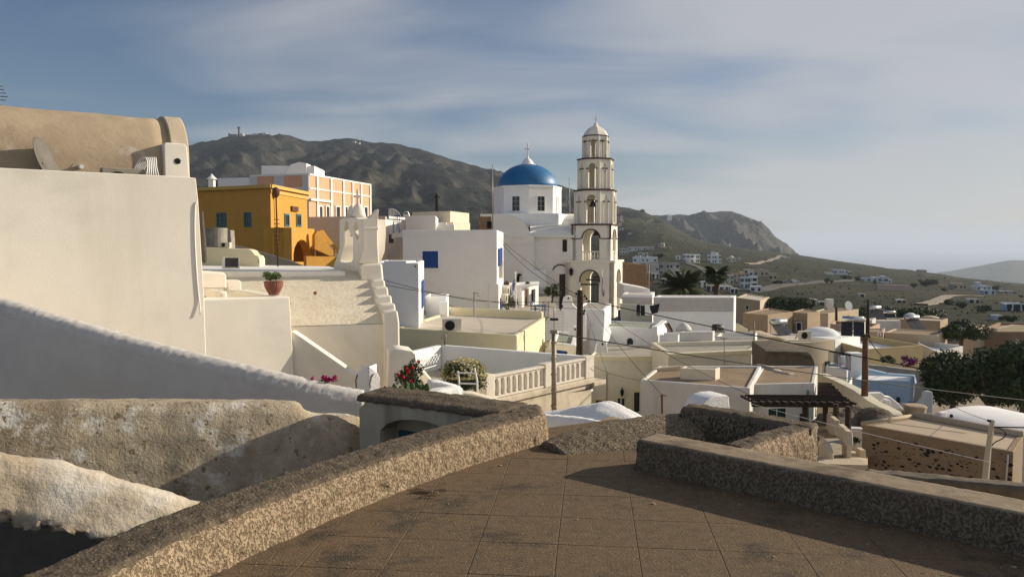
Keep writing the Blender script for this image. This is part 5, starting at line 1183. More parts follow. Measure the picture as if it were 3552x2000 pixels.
# ---------------------------------------------------------------- bell tower
TY = 75.0; TXc, _ = XY(2064, TY); yawn = radians(18)
n1 = Vector((-sin(yawn), -cos(yawn), 0)); n2 = Vector((cos(yawn), -sin(yawn), 0))
def zt_(row): return Z(row, 73)
tw2 = thing('bell_tower', 'tall cream bell tower in five tiers with dark maroon cornices and arches', 'bell tower', (TXc, TY, zt_(1100)))
TW = mat('tower_plaster', (.84, .795, .68), (.80, .755, .645), 1.5, bump=.2, bsc=10)
ang0 = atan2(n1.y, n1.x)
def tier(n, ap, z0, z1, ow, zs, ztp, thick=.35, openall=False, name='stage', pil=False, zbr=None, niche=True):
    R = ap / cos(pi / n); pts = ngon(TXc, TY, R, n, ang0 - pi / n - (0)); faces = []
    mb = MB()
    for i in range(n):
        F_ = Face(pts[i], pts[(i + 1) % n]); m_ = F_.len / 2
        diag = n == 8 and i % 2 == 1
        w = ow if not diag else ow * .55
        sp = ztp - w / 2
        if diag: arch = [(m_ + w / 2, sp - .3), (m_ + w * .28, sp), (m_, sp + w * .7), (m_ - w * .28, sp), (m_ - w / 2, sp - .3)]
        else: arch = [(m_ + w / 2 * cos(pi * k / 12), sp + w / 2 * sin(pi * k / 12)) for k in range(13)]
        hole = [F_.at(m_ - w / 2, zs), F_.at(m_ + w / 2, zs)] + [F_.at(u, z) for u, z in arch]
        mb.plate([F_.at(0, z0), F_.at(F_.len, z0), F_.at(F_.len, z1), F_.at(0, z1)], [hole], -F_.n * thick)
        if diag: mb.fbox(F_, .35, F_.len - .35, z0 + .05, z1 - .05, -thick - .05, -thick * .55)
        faces.append(F_)
    st = mb.build(name, TW, tw2)
    q = [Vector((x, y, z1 - .16)) for x, y in ngon(TXc, TY, R - .1, n, ang0 - pi / n)]
    MB().poly_ext(q, (0, 0, .14)).build('ceiling', TW, st)
    if pil:
        for F_ in faces:
            for u in (.0, F_.len):
                MB().fbox(F_, u - .10 if u else 0.02, u - .02 if u else .10, z0, z1 - .01, -.02, .09).build('pilaster', TW, st)
        for i, F_ in enumerate(faces):
            if F_.n.y > .3: continue
            m_ = F_.len / 2
            for s in (-1, 1):
                u = m_ + s * ((ow / 2 + .12) if i % 2 == 0 else ow * .3)
                MB().fbox(F_, u - .10, u + .10, zbr - .05, zbr + .05, 0, .12).build('capital', TRIM, st)
                MB().fbox(F_, u - .035, u + .035, z0, zbr - .053, 0, .06).build('shaft', TW, st)
    return st, faces
def cornice(n, ap, z, h, root, m=TRIM, name='cornice'):
    MB().poly_ext([(x, y, z) for x, y in ngon(TXc, TY, ap / cos(pi / n), n, ang0 - pi / n)], (0, 0, h)).build(name, m, root)
st0, f0 = tier(4, 2.29, zt_(1100), zt_(910), 1.75, zt_(1078), zt_(938), .45)
cornice(4, 2.40, zt_(910) + .003, .20, st0, TW, 'ledge')
st1, f1 = tier(4, 1.86, zt_(905), zt_(781), 1.62, zt_(902), zt_(797), .40)
cornice(4, 1.96, zt_(781) + .003, .13, st1)
st2, f2 = tier(8, 1.83, zt_(775), zt_(660), .88, zt_(772), zt_(674), .28, pil=True, zbr=zt_(698))
cornice(8, 1.95, zt_(660) + .003, .14, st2)
st3, f3 = tier(8, 1.54, zt_(652), zt_(549), .66, zt_(649), zt_(563), .25, pil=True, zbr=zt_(582))
cornice(8, 1.68, zt_(549) + .003, .12, st3)
st4, f4 = tier(8, 1.14, zt_(543), zt_(466), .46, zt_(541), zt_(476), .2, pil=True, zbr=zt_(484))
cornice(8, 1.20, zt_(466) + .003, .09, st4)
zz = zt_(463) + .0
cap = MB(); prof_ = [(1.13, 0), (1.05, .22), (.92, .45), (.70, .70), (.45, .88), (.26, .98), (.22, 1.12), (.18, 1.22), (.05, 1.3)]
cap.lathe((TXc, TY, zz), [(r / cos(pi / 8) if i < 5 else r, z) for i, (r, z) in enumerate(prof_)], 8, a0=ang0 + pi / 8).build('cap_dome', TW, tw2)
MB().tube([(TXc, TY, zz + 1.2), (TXc, TY, zt_(388))], [.05, .035], 6).build('finial_rod', TW, tw2)
MB().box((TXc, TY, zt_(402)), (.34, .06, .07), yawn * -1).box((TXc, TY, zt_(402)), (.08, .07, .5)).build('cross', TW, tw2)
# dark trim lines on tiers 0 and 1
def archtrim(F_, w, ztp, zlow, root, t=.10, pr=.06, ends=True):
    m_ = F_.len / 2; sp = ztp - w / 2; r0, r1 = w / 2 + .0, w / 2 + t
    o_ = [(m_ + r1 * cos(pi * k / 14), sp + r1 * sin(pi * k / 14)) for k in range(15)]; i_ = [(m_ + r0 * cos(pi * k / 14), sp + r0 * sin(pi * k / 14)) for k in range(14, -1, -1)]
    pts = [(m_ + r1, zlow)] + o_ + [(m_ - r1, zlow), (m_ - r0, zlow)] + i_ + [(m_ + r0, zlow)]
    MB().poly_ext([F_.at(u, z, pr) for u, z in pts], -F_.n * pr).build('arch_trim', TRIM, root)
for F_ in f1:
    if F_.n.y > .3: continue
    archtrim(F_, 1.62, zt_(797), zt_(826), st1, .11); m_ = F_.len / 2
    MB().fbox(F_, .0, m_ - .93, zt_(829), zt_(826), 0, .05).fbox(F_, m_ + .93, F_.len, zt_(829), zt_(826), 0, .05).build('string_course', TRIM, st1)
    MB().fbox(F_, .005, .10, zt_(825.8), zt_(781.5), 0, .05).fbox(F_, F_.len - .10, F_.len - .005, zt_(825.8), zt_(781.5), 0, .05).build('corner_strip', TRIM, st1)
    for k in range(5):
        u = m_ - .62 + k * .31; MB().lathe(F_.at(u, zt_(902), -.2), [(.07, 0), (.05, .1), (.09, .3), (.05, .6), (.07, .75)], 8).build('baluster', TW, st1)
    MB().fbox(F_, m_ - .8, m_ + .8, zt_(902) + .75, zt_(902) + .85, -.28, -.12).build('rail', TW, st1)
for F_ in f0:
    if F_.n.y > .3: continue
    archtrim(F_, 1.75, zt_(938), zt_(978), st0, .11)
# bells
def bell(label, c, r, root=None):
    b_ = thing('bell', label, 'bell', c, 'bells in the tower')
    MB().lathe(c, [(r, 0), (r * .92, r * .2), (r * .66, r * .7), (r * .5, r * 1.2), (r * .25, r * 1.5), (.03, r * 1.6)], 16).build('bell_body', BRONZE, b_, smooth=True)
    MB().tube([Vector(c) + Vector((-r * 1.7, 0, r * 1.7)), Vector(c) + Vector((r * 1.7, 0, r * 1.7))], .05, 6).build('yoke', TRIM, b_)
bell('dark bell hanging in the third tier arch of the tower', f2[0].at(f2[0].len / 2 + .1, zt_(716), -.25), .36)
bell('dark bell in the upper arch of the second tower tier', f1[0].at(f1[0].len / 2 + .35, zt_(816), -1.0), .42)
# wall lantern and flags
wlp = FN0.pt(1981, 950, .3); wlan = thing('wall_lantern', 'black wall lantern beside the church tower arch', 'lantern', wlp)
MB().lathe(f0[0].at(.55, zt_(957), .22), [(.02, 0), (.14, .12), (.19, .5), (.22, .55), (.08, .72), (.03, .8)], 8).build('lamp', BLACK, wlan)
MB().tube([f0[0].at(.55, zt_(945) + .35, 0), f0[0].at(.55, zt_(945) + .3, .22)], .03, 5).build('bracket', BLACK, wlan)
# wooden beams in the tower base arch
bmz = zt_(984)
for k, (u0, u1, z, o_) in enumerate(((-.5, 1.0, zt_(988), .12), (-.3, 1.3, zt_(974), -1.2), (.2, 1.3, zt_(966), -2.2))):
    c = f0[0].at(f0[0].len / 2, 0)
    o = MB().fbox(f0[0], f0[0].len / 2 + u0 - .3, f0[0].len / 2 + u1 - .1, z, z + .14, o_, o_ + .14).build('wooden_beam', WOODD, None, loc=f0[0].at(f0[0].len / 2, z, o_)); tag(o, 'dark wooden beam ' + ('across the front of', 'inside', 'at the back of')[k] + ' the tower base arch', 'beam')
# flags: wavy cloth with stripes
def flag(label, p0, p1, F_, x0, y0, x1, y1, lean):
    fr = thing('greek_flag', label, 'flag', p0); MB().tube([p0, p1], .035, 7).build('flagpole', WTRIM, fr); MB().lathe(p1, [(.02, 0), (.08, .06), (.02, .16)], 8).build('finial', WTRIM, fr)
    mbw, nx, ny = MB(), 10, 18
    V = []
    for j in range(ny + 1):
        for i in range(nx + 1):
            s, t = i / nx, j / ny
            w_ = (x1 - x0); x = x0 + lean * t + w_ * s * (.55 + .45 * sin(t * 2.2)); y = y0 + (y1 - y0) * t + s * 6
            V.append(F_.pt(x, y) + F_.n * (.12 * sin(s * 9 + t * 5)))
    mbw.v = V
    for j in range(ny):
        for i in range(nx):
            mbw.f.append((j * (nx + 1) + i, (j + 1) * (nx + 1) + i, (j + 1) * (nx + 1) + i + 1, j * (nx + 1) + i + 1))
            stripe = i % 2; canton = j < 6 and i < 5
            mbw.m.append((1 if (j in (2, 3) or i == 2) else 0) if canton else (0 if stripe else 1))
    mbw.build('cloth', [FLAGB, CLOTHW], fr, smooth=True)
FF = FaceA(1790, 53.5, 0); flag('blue and white striped flag hanging on a pole by the small cafe', FF.pt(1792, 1095), FF.pt(1788, 950), FF, 1789, 968, 1772, 1020, -6)
FF2 = FaceA(2090, 66, 0); flag('blue and white flag hanging straight down at the tower base', FF2.pt(2090, 1062), FF2.pt(2089, 944), FF2, 2087, 958, 2096, 1022, 0)
pole('mast', 'tall thin white mast left of the blue dome', 'pole', P(1709, 800, 68), P(1708.5, 571, 68), .06, .03, METAL, 'masts by the dome')
pole('mast', 'thin mast between the blue dome and the bell tower', 'pole', P(1978, 745, 84), P(1974, 616, 84), .06, .03, METAL, 'masts by the dome')
# ---------------------------------------------------------------- cafe corner
FK = FaceA(1790, 58, 3)
kf = thing('cafe_kiosk', 'small white cafe building with brown door and white beams', 'kiosk', FK.pt(1790, 1095))
v17 = lambda *p: view(17, *p)
MB().poly_ext([FK.pt(x, y, .0) for x, y in v17((90, 1300), (100, 640), (530, 650), (530, 1300))], -FK.n * 3.2).build('left_wall', WHITE, kf, bevel=.03)
FK2 = FaceA(1815, 57.6, 62)
a = FK.pt(*v17((560, 1290))[0]); FK2 = Face((a.x, a.y), (a.x + 1.5, a.y + 3.4))
def fk(*p): return [FK2.pt(x, y) for x, y in v17(*p)]
MB().plate(fk((530, 1290), (910, 1260), (910, 575), (530, 655)), [fk((585, 1210), (690, 1200), (690, 655), (585, 680)), fk((745, 980), (840, 960), (840, 665), (745, 690))], -FK2.n * .2).build('front_wall', WHITE, kf)
MB().poly_ext([q - FK2.n * .15 for q in fk((585, 1215), (690, 1205), (690, 650), (585, 675))], -FK2.n * .05).build('door', WOODB, kf)
wo = MB().poly_ext([q - FK2.n * .15 for q in fk((745, 985), (840, 965), (840, 660), (745, 685))], -FK2.n * .05).build('window', GLASS, kf)
for k in range(1, 3): 
    x = 745 + 95 * k / 3; MB().poly_ext([q - FK2.n * .08 for q in fk((x - 5, 980), (x + 5, 980), (x + 5, 670), (x - 5, 675))], -FK2.n * .05).build('glazing_bar', DOORB, wo)
MB().poly_ext(v17s := [FK.pt(x, y, .02) for x, y in v17((90, 600), (90, 640), (530, 655), (790, 600), (915, 580), (915, 560))], Vector((.1, 2.0, .12))).build('flat_roof', WTRIM, kf, bevel=.02)
for k, (x, y) in enumerate(((180, 555), (250, 635), (440, 640), (620, 610), (660, 570))):
    c = FK.pt(*v17((x, y))[0], -.5 - .3 * (k % 2)); o = MB().lathe(c - Vector((0, 0, .05)), [(.22, 0), (.20, .14), (.12, .25), (.03, .28)], 10).build('clay_urn', TRIM, None, loc=c, smooth=True); tag(o, ('dark jar at the left end of', 'first dark jar at the front of', 'second dark jar at the front of', 'dark jar near the right front of', 'dark jar at the back of')[k] + ' the cafe roof', 'jar', 'dark jars on the cafe roof')
FG = FaceA(1850, 56, 0)
prism('cafe_floor', 'grey paved square before the cafe and church', 'paving', FaceA(1850, 50, 0), ((1735, 1140), (1735, 1098), (1960, 1098), (1960, 1140)), 0, 24, ROOFG, 0)
for k, (px, row, Y, rz) in enumerate(((1857, 1096, 50.5, .9), (1890, 1098, 50.0, -.3))):
    chair(('left', 'right')[k] + ' dark blue cafe chair before the church', P(px, row, Y), rz, BLU, 1.05, 'dark blue cafe chairs')
ctb = thing('cafe_table', 'small dark square cafe table between the two chairs', 'table', P(1874, 1097, 50.6)); c = P(1874, 1097, 50.6)
MB().box(c + Vector((0, 0, .72)), (.7, .7, .04)).build('table_top', BLU, ctb); 
for x, y in ((-.3, -.3), (.3, -.3), (.3, .3), (-.3, .3)): MB().box(c + Vector((x, y, .35)), (.04, .04, .7)).build('leg', BLU, ctb)
def bushy(name, label, cat, c, rad, n, size, m, pot=None, trunk=None, group=None, lumps=5, seed=1, bark=BARK, blossoms=None, parts=('foliage', 'trunk')):
    r = random.Random(seed); t = thing(name, label, cat, c, group); mb = MB(); c = Vector(c)
    cc = c + Vector((0, 0, trunk or 0))
    for k in range(lumps):
        d = Vector((r.uniform(-1, 1), r.uniform(-1, 1), r.uniform(-.7, .8))) * .55
        q = cc + Vector((d.x * rad[0], d.y * rad[1], rad[2] * (1 + d.z))); s = r.uniform(.40, .62)
        mb.leafy(q, (rad[0] * s, rad[1] * s, rad[2] * s), n // lumps, size, r, shell=.6)
    mb.build(parts[0], m, t)
    if trunk is not None:
        st__ = MB(); base_ = c.copy(); top = cc + Vector((0, 0, rad[2] * .6))
        st__.tube([base_, base_.lerp(top, .5) + Vector((rad[0] * .05, 0, 0)), top], [rad[0] * .09 + .02, rad[0] * .07 + .015, rad[0] * .03 + .01], 7)
        for k in range(4):
            a = r.random() * 6.28; st__.tube([base_.lerp(top, .5), cc + Vector((cos(a) * rad[0] * .55, sin(a) * rad[1] * .55, rad[2] * (.8 + .5 * r.random())))], [rad[0] * .05 + .01, rad[0] * .015 + .006], 5)
        st__.build(parts[1], bark, t)
    if blossoms:
        bm_, nb, bs, zmin = blossoms; fb_ = MB()
        for _ in range(nb):
            d = Vector((r.gauss(0, 1), r.gauss(0, 1), r.gauss(0, 1))).normalized(); d.z = max(d.z, zmin)
            q = cc + Vector((d.x * rad[0] * r.uniform(.75, 1.02), d.y * rad[1] * r.uniform(.75, 1.02), rad[2] * (1 + d.z * r.uniform(.75, 1.0))))
            fb_.leafy(q, (bs, bs, bs), 7, bs * .8, r, shell=.3)
        fb_.build('blossoms', bm_, t)
    return t
bushy('potted_tree', 'dark leafy little tree in front of the church door', 'tree', P(1915, 1050, 60), (.75, .6, .62), 900, .09, LEAFD, trunk=.3, seed=3)
bushy('cafe_bush', 'leafy green bush in the shade left of the cafe door', 'bush', P(1765, 1095, 55), (.75, .5, .75), 900, .08, LEAFM, trunk=.1, seed=5)
# small chapel roofs right of the cafe
FCp = FaceA(2000, 47.5, -4)
cg = thing('white_curved_gable', 'white wall with concave curved gable behind the utility pole', 'wall', FCp.pt(2000, 1180))
MB().poly_ext([FCp.pt(x, y) for x, y in v17((2000, 1860), (2000, 1150), (1800, 1135), (1720, 1040), (1640, 965), (1625, 915), (1560, 915), (1510, 960), (1490, 1030), (1450, 1120), (1390, 1210), (1330, 1255), (1200, 1290), (1100, 1380), (1060, 1440), (1060, 1860))], -FCp.n * .5).build('wall', WHITER, cg, bevel=.10, seg=3)
for k, (x, y, Y) in enumerate(((1969, 1040, 45.5), (2004 - 12, 1148, 41), (2087, 1200, 38))):
    c = P(x, y, Y)
    F_ = FaceA(x, Y, 0)
    b_ = thing('gable_head', ('small white gable head with an eye hole on the curved gable', 'white gable head with a round eye above the green roof', 'white gable head with a round eye right of the dark pole')[k], 'gable', c, 'white gable heads with round eyes')
    s = .24
    MB().poly_ext([c + Vector((a_ * s, 0, b * s)) for a_, b in ((-1.3, -1.3), (1.3, -1.3), (1.1, -.2), (1.0, .8), (.4, 1.0), (-.4, 1.0), (-.9, .6), (-1.1, -.2))], (0, .4, 0)).build('body', WHITER, b_, bevel=.05)
    MB().poly_ext([c + Vector((.05 * cos(q * pi / 6) + .04, -.005, .06 * sin(q * pi / 6) + .1)) for q in range(12)], (0, .004, 0)).build('eye', DARK, b_)
hx = house('white_chapel_box', 'blue white cubic annex right of the utility pole', (1996, 53.2), (2099, 51.5), (2122, 57), 1075, h=5.2, m=WHITER, roof=ROOFG, rim=.1, bevel=.10)
cy_ = house('white_courtyard_house', 'white courtyard house with a small arched blue door', (2098, 53.6), (2279, 52), (2290, 56), 1139, h=3, m=WHITER, roof=GREENR, rim=.12, rw=.12, bevel=.05)
wrect(cy_.root, cy_.AB, 2172, 1168, 2200, 1206, WTRIM, DOORB, .07, name='door', arch=True)
prism('lit_buttress', 'bright sunlit sloping buttress at the left of the courtyard wall', 'wall', FaceA(2100, 51.3, 60), ((2090, 1230), (2094, 1134), (2116, 1136), (2122, 1150), (2100, 1230)), 0, 1.0, WHITER, .05)
gr_ = house('green_roof_house', 'small white house with curved green grey roof left of the utility pole', (1905, 40), (2000, 38.5), (2008, 44), 1198, h=3, m=WHITER, roof=GREENR, rim=.15, rw=.3, bevel=.06)
wrect(gr_.root, gr_.AB, 1930, 1212, 1970, 1236, SHUT, SHUT, .05, name='blue_door', frame=False)
st5 = prism('sunlit_stair_wall', 'bright white stair wall with a step between the courtyards', 'wall', FaceP(2281, 51.5, 2318, 56), ((2281, 1190), (2280, 1132), (2296, 1125), (2312, 1110), (2314, 1180)), 0, .4, WHITER, .05)
b5 = house('white_low_box', 'low white open box wall right of the arched blue door', (2290, 51.0), (2356, 50.6), (2366, 52), 1163, h=2.5, m=WHITER, roof=ROOFG, rim=.5, rw=.12, bevel=.03)
blue_d = MB().fbox(FaceA(2145, 68, 0), -.0, .42, Z(1115, 68), Z(1074, 68), 0, .08).build('blue_gate', mat('violet_blue_paint', (.05, .04, .16), (.04, .035, .13), 4), None, loc=P(2145, 1095, 68)); tag(blue_d, 'narrow violet blue gate at the right foot of the bell tower', 'gate')
# dark utility pole in front
dpole = thing('utility_pole', 'thick dark wooden utility pole with many wires in the middle', 'utility pole', P(2008, 1300, 36), 'utility poles')
MB().tube([P(2008, 1330, 36), P(2011, 1150, 36), P(2013, 1006, 36)], [.17, .155, .14], 12).build('post', WOODD, dpole, smooth=True)
for k, (dx, row) in enumerate(((16, 1028), (22, 1036), (30, 1046), (14, 1078), (12, 1088), (-14, 1020))):
    c = P(2013 + dx, row, 35.8); MB().lathe(c - Vector((0, 0, .05)), [(.02, 0), (.05, .03), (.05, .08), (.03, .12), (.01, .14)], 8).build('insulator', BLACK, dpole)
    MB().tube([P(2013, row + 4, 35.85), c], .018, 5).build('bracket', RUST, dpole)
# galvanised mast with TV aerial
gm = thing('aerial_mast', 'rusty galvanised mast with a fine comb aerial before the balustrade', 'antenna', P(1922, 1430, 15.5))
MB().tube([P(1922, 1428, 15.5), P(1921, 1290, 15.5), P(1920, 1152, 15.5)], [.055, .05, .042], 10).build('mast', GALV, gm, smooth=True)
MB().box(P(1920, 1150, 15.5), (.14, .12, .06)).build('cap', GALV, gm)
for k in range(5): MB().lathe(P(1921, 1190 + k * 55, 15.5), [(.062, 0), (.062, .03)], 10).build('clamp', GALV, gm)
MB().tube([P(1922, 1150, 15.5), P(1921, 1065, 15.5)], .010, 6).build('aerial_boom', METAL, gm); MB().tube([P(1922, 1082, 15.5), P(1922, 1066, 15.5)], .022, 8).build('booster', CLOTHW, gm)
for x0, x1, y0, y1 in ((1891, 1914, 1103, 1198), (1914, 1953, 1080, 1196)):
    xr = 1953 if x1 == 1953 else 1891
    MB().tube([P(xr, y0, 15.4), P(xr, y1, 15.4)], .005, 4).build('comb_side', METAL, gm)
    for k in range(12):
        y = y0 + (y1 - y0) * k / 11; MB().tube([P(x0, y, 15.4), P(x1, y - 1, 15.4)], .0028, 4).build('comb_rod', METAL, gm)
MB().box(P(1922, 1107, 15.3), (.16, .06, .04)).build('dipole', BLACK, gm)
# ================================================================ houses on the right: corners given as (column, row) of the flat top
def hp(name, label, A, B, C, Y, h, **k):
    """A left-front, B near corner, C right-back, each (column,row) on one level top; B stands at distance Y"""
    z = Z(B[1], Y)
    pa, pb, pc = PZ(A[0], A[1], z), PZ(B[0], B[1], z), PZ(C[0], C[1], z)
    D = k.pop('Dp', None)
    kw = dict(k)
    if D: pd = PZ(D[0], D[1], z); kw['D'] = (D[0], pd.y)
    return house(name, label, (A[0], pa.y), (B[0], pb.y), (C[0], pc.y), B[1], h=h + 3, **kw)
# long cream house with doors
r1 = hp('cream_long_house', 'long cream house with dark doors, blue window and lantern beyond the balustrade', (2046, 1234), (2330, 1237), (2344, 1196), 45, 4.6, m=CREAM, roof=ROOFG, rim=.12, rw=.12, bevel=.03)
MB().fbox(r1.AB, 0, r1.AB.len, r1.zt - .25, r1.zt - .02, 0, .05).build('cornice', YCREAM, r1.root)
YS = mat('pale_yellow_surround', (.70, .62, .40), (.65, .57, .36), 3)
wrect(r1.root, r1.AB, 2191, 1351, 2226, 1440, YS, DOORB, .14, name='door')
wrect(r1.root, r1.AB, 2134, 1372, 2174, 1428, YS, DOORB, .14, nx=2, ny=1)
wrect(r1.root, r1.AB, 2060, 1380, 2096, 1412, YS, mat('dark_red_shutter', (.10, .03, .025), (.08, .025, .02), 4), .12)
c = r1.AB.pt(2158, 1362, .2); wl_ = thing('wall_lantern', 'black lantern on the cream wall above the blue window', 'lantern', c)
MB().lathe(c - Vector((0, 0, .2)), [(.02, 0), (.07, .05), (.11, .28), (.13, .30), (.05, .42), (.02, .5)], 8).build('lamp', BLACK, wl_); MB().tube([c + Vector((0, .2, .3)), c + Vector((0, 0, .32))], .02, 5).build('bracket', BLACK, wl_)
o = MB().tube([r1.AB.pt(2105, 1292, .05), r1.AB.pt(2105, 1390, .05), r1.AB.pt(2136, 1391, .05)], .025, 6).build('conduit', GALV, r1.root)
lowc = hp('low_cream_box', 'low cream wall box in front of the long cream house door', (2060, 1405), (2143, 1409), (2154, 1400), 33, 2, m=CREAM, roof=ROOFG, rim=.1, rw=.15, bevel=.04)
prism('entrance_wall', 'low brown topped wall before the tall dark door', 'wall', FaceP(2205, 32, 2400, 31), ((2205, 1480), (2206, 1432), (2225, 1422), (2420, 1445), (2420, 1480)), 0, .4, TANL, .04)
# behind it: cream house with sunlit end
r2 = hp('cream_end_house', 'cream house with bright sunlit end wall behind the brown roof', (2322, 1226), (2614, 1212), (2669, 1178), 42, 4.5, m=CREAM, roof=ROOFG, rim=.28, rw=.25, bevel=.03, Dp=(2262, 1186))
MB().fbox(r2.AB, 0, r2.AB.len, r2.zt - .22, r2.zt - .02, 0, .06).build('cornice', YCREAM, r2.root)
r2b = hp('stair_head_box', 'large pale box with stains on the flat roof of the cream house', (2360, 1152), (2477, 1150), (2484, 1146), 46, 1.2, m=GREYW, roof=ROOFP, rim=.06, rw=.2, bevel=.03)
# brown roofed house
r3 = hp('brown_roof_house', 'greyish cream house with brown screed roof in the middle right', (2226, 1316), (2610, 1345), (2648, 1268), 27, 3.2, m=GREYW, roof=ROOFT, rim=.10, rw=.14, bevel=.03, Dp=(2288, 1268))
r3b = hp('roof_stair_box', 'cream box with sunlit end on the brown roof', (2364, 1276), (2488, 1281), (2504, 1273), 28.9, .75, m=CREAM, roof=ROOFG, rim=.05, rw=.1, bevel=.02)
r3c = prism('roof_parapet', 'inner parapet with light rim on the left of the brown roof', 'wall', FaceP(2264, 31, 2362, 31.2), ((2268, 1316), (2268, 1278), (2362, 1268), (2362, 1316)), 0, .2, TANL, .03)
ms_ = thing('roof_wire_mast', 'thin wooden mast with wire before the brown roofed house', 'post', P(2297, 1445, 22)); MB().tube([P(2297, 1452, 22), P(2296, 1366, 22)], .035, 7).build('mast', WOODB, ms_); MB().tube([P(2288, 1372, 22), P(2308, 1370, 22), P(2312, 1376, 22)], .014, 5).build('bracket', RUST, ms_)
r4 = hp('long_grey_house', 'long greyish white house with a dark green window behind the pergola', (2610, 1332), (2836, 1327), (2846, 1268), 29, 4.5, m=GREYW, roof=ROOFT, rim=.06, rw=.14, bevel=.03, Dp=(2650, 1268))
wrect(r4.root, r4.AB, 2661, 1412, 2726, 1456, GREYW, mat('dark_green_glass', (.02, .05, .045), (.015, .04, .036), 2, rough=.2), .03, nx=2)
wrect(r4.root, r4.AB, 2774, 1434, 2790, 1458, DOORB, GLASS, .04)
MB().tube([r4.AB.pt(2805, 1352, .06), r4.AB.pt(2805, 1470, .06)], .05, 6).build('downpipe', mat('green_pipe', (.16, .26, .20), (.13, .22, .17), 4), r4.root)
# collapsing cloth-like ridge and old vault
mb = MB(); rp_ = view(10, (-260, 60), (-100, 0)); 
sweep_ = sweep('rumpled_ridge', [P(2590, 1275, 33), P(2625, 1263, 33), P(2665, 1270, 32.5), P(2700, 1286, 31.5), P(2740, 1296, 31), P(2800, 1322, 30)], [(.5, -1.4), (.35, -.5), (.1, -.08), (0, 0), (-.3, -.05), (-.5, -1.4)], ROOFG, res=.12, sres=.12, amp=.06, nsc=2.2); tag(sweep_, 'rumpled grey brown ridge at the right end of the brown roof', 'roof ridge')
ov = thing('old_vault', 'dark weathered round vault of an old house in the middle right', 'house', P(2760, 1320, 36))
FO = FaceA(2760, 36, -8); pv = view(10, (150, 420), (150, 45), (300, 40), (520, 50), (560, 75), (590, 130), (605, 200), (612, 280), (618, 420))
OLD = mat('dark_weathered_cement', (.15, .12, .085), (.10, .082, .058), 3, bump=.8, bsc=10, bdist=.05, big=((.21, .175, .125), .55), bigsc=1.2)
MB().poly_ext([FO.pt(x, y) for x, y in pv], -FO.n * 4).build('vault', OLD, ov, bevel=.12)
MB().poly_ext([FO.pt(x, y, .15) for x, y in view(10, (170, 60), (170, 44), (520, 52), (575, 92), (565, 110), (505, 80))], -FO.n * .2).build('edge_roll', OLD, ov, bevel=.04)
r6 = hp('cream_terrace_house', 'tall cream house with a railed balcony on its right side', (2650, 1188), (2817, 1186), (2901, 1176), 50, 5, m=TANL, roof=ROOFP, rim=.12, rw=.2, bevel=.03)
MB().fbox(r6.BC, r6.BC.len - 1.0, r6.BC.len - .6, r6.zt - 3.2, r6.zt - 1.4, 0, .08).build('window', GLASS, r6.root)
o = MB().poly_ext([P(x, y, 53) for x, y in ((2640, 1192), (2645, 1178), (2665, 1168), (2700, 1168), (2730, 1178), (2742, 1192))], (0, 4, 0)).build('roof_vault', TANL, r6.root, bevel=.05)
p = P(2790, 1177, 53); acunit('small air conditioner with dark fan on the tall cream house roof', p - Vector((0, 0, .05)), radians(10), .8, .6, .4)
gm_ = thing('round_chimney_pots', 'pair of small white round chimney pots behind the old vault', 'chimney', P(2752, 1215, 40))
for x in (2746, 2758): MB().lathe(P(x, 1216, 40), [(.10, 0), (.10, .2), (.12, .22), (.06, .26)], 10).build('pot', WHITE, gm_)
# railing balcony
bl_ = thing('balcony_railing', 'blue grey metal railing with white pillars before the yellow house', 'railing', P(2920, 1280, 47))
def railing(root, p0, p1, n, h=.9):
    p0, p1 = Vector(p0), Vector(p1)
    for k in range(n + 1):
        q = p0.lerp(p1, k / n); MB().tube([q, q + Vector((0, 0, h))], .018, 4).build('bar', DOORB, root)
    for z in (h, .1): MB().tube([p0 + Vector((0, 0, z)), p1 + Vector((0, 0, z))], .025, 5).build('rail', DOORB, root)
railing(bl_, P(2874, 1270, 47), P(2906, 1274, 46.5), 8); railing(bl_, P(2906, 1274, 46.5), P(2950, 1286, 46), 9)
bb = hp('white_balcony', 'small white balcony with whitewashed pillars under the railing', (2873, 1268), (2948, 1284), (2968, 1270), 46, 2.6, m=WHITER, roof=ROOFW, rim=.05, rw=.1, bevel=.04)
MB().box(P(2962, 1264, 47), (.9, .8, 1.5)).build('pillar', WHITER, bb.root, bevel=.1); MB().box(P(2932, 1262, 48.5), (.7, .7, 1.0)).build('pillar', WHITER, bb.root, bevel=.1)
# yellow house with white roof
r7 = hp('yellow_flat_house', 'yellow cream house with white roof and grey blue inner parapet', (2902, 1181), (3009, 1211), (3211, 1196), 57, 4.2, m=mat('dull_yellow_plaster', (.46, .36, .20), (.41, .32, .18), 1.5, bump=.2, bsc=10), roof=ROOFW, rim=.55, rw=.16, bevel=.02, Dp=(2990, 1158))
r7b = hp('white_roof_house', 'house with white painted roof behind the yellow cream house', (2780, 1160), (2905, 1178), (2992, 1160), 60, 2, m=WHITER, roof=ROOFW, rim=.1, rw=.1, bevel=.02, Dp=(2862, 1140))
o = MB().lathe(P(2845, 1152, 64), [(1.5, -.3), (1.45, .0), (1.1, .25), (.6, .4), (.1, .45)], 18, squash=.7).build('low_dome', ROOFW, r7b.root, smooth=True)
r8 = hp('white_parapet_house', 'house with white roof rim right of the yellow cream house', (3192, 1188), (3262, 1220), (3352, 1200), 60, 4, m=GREYW, roof=ROOFW, rim=.45, rw=.15, bevel=.02, Dp=(3190 + 2, 1176))
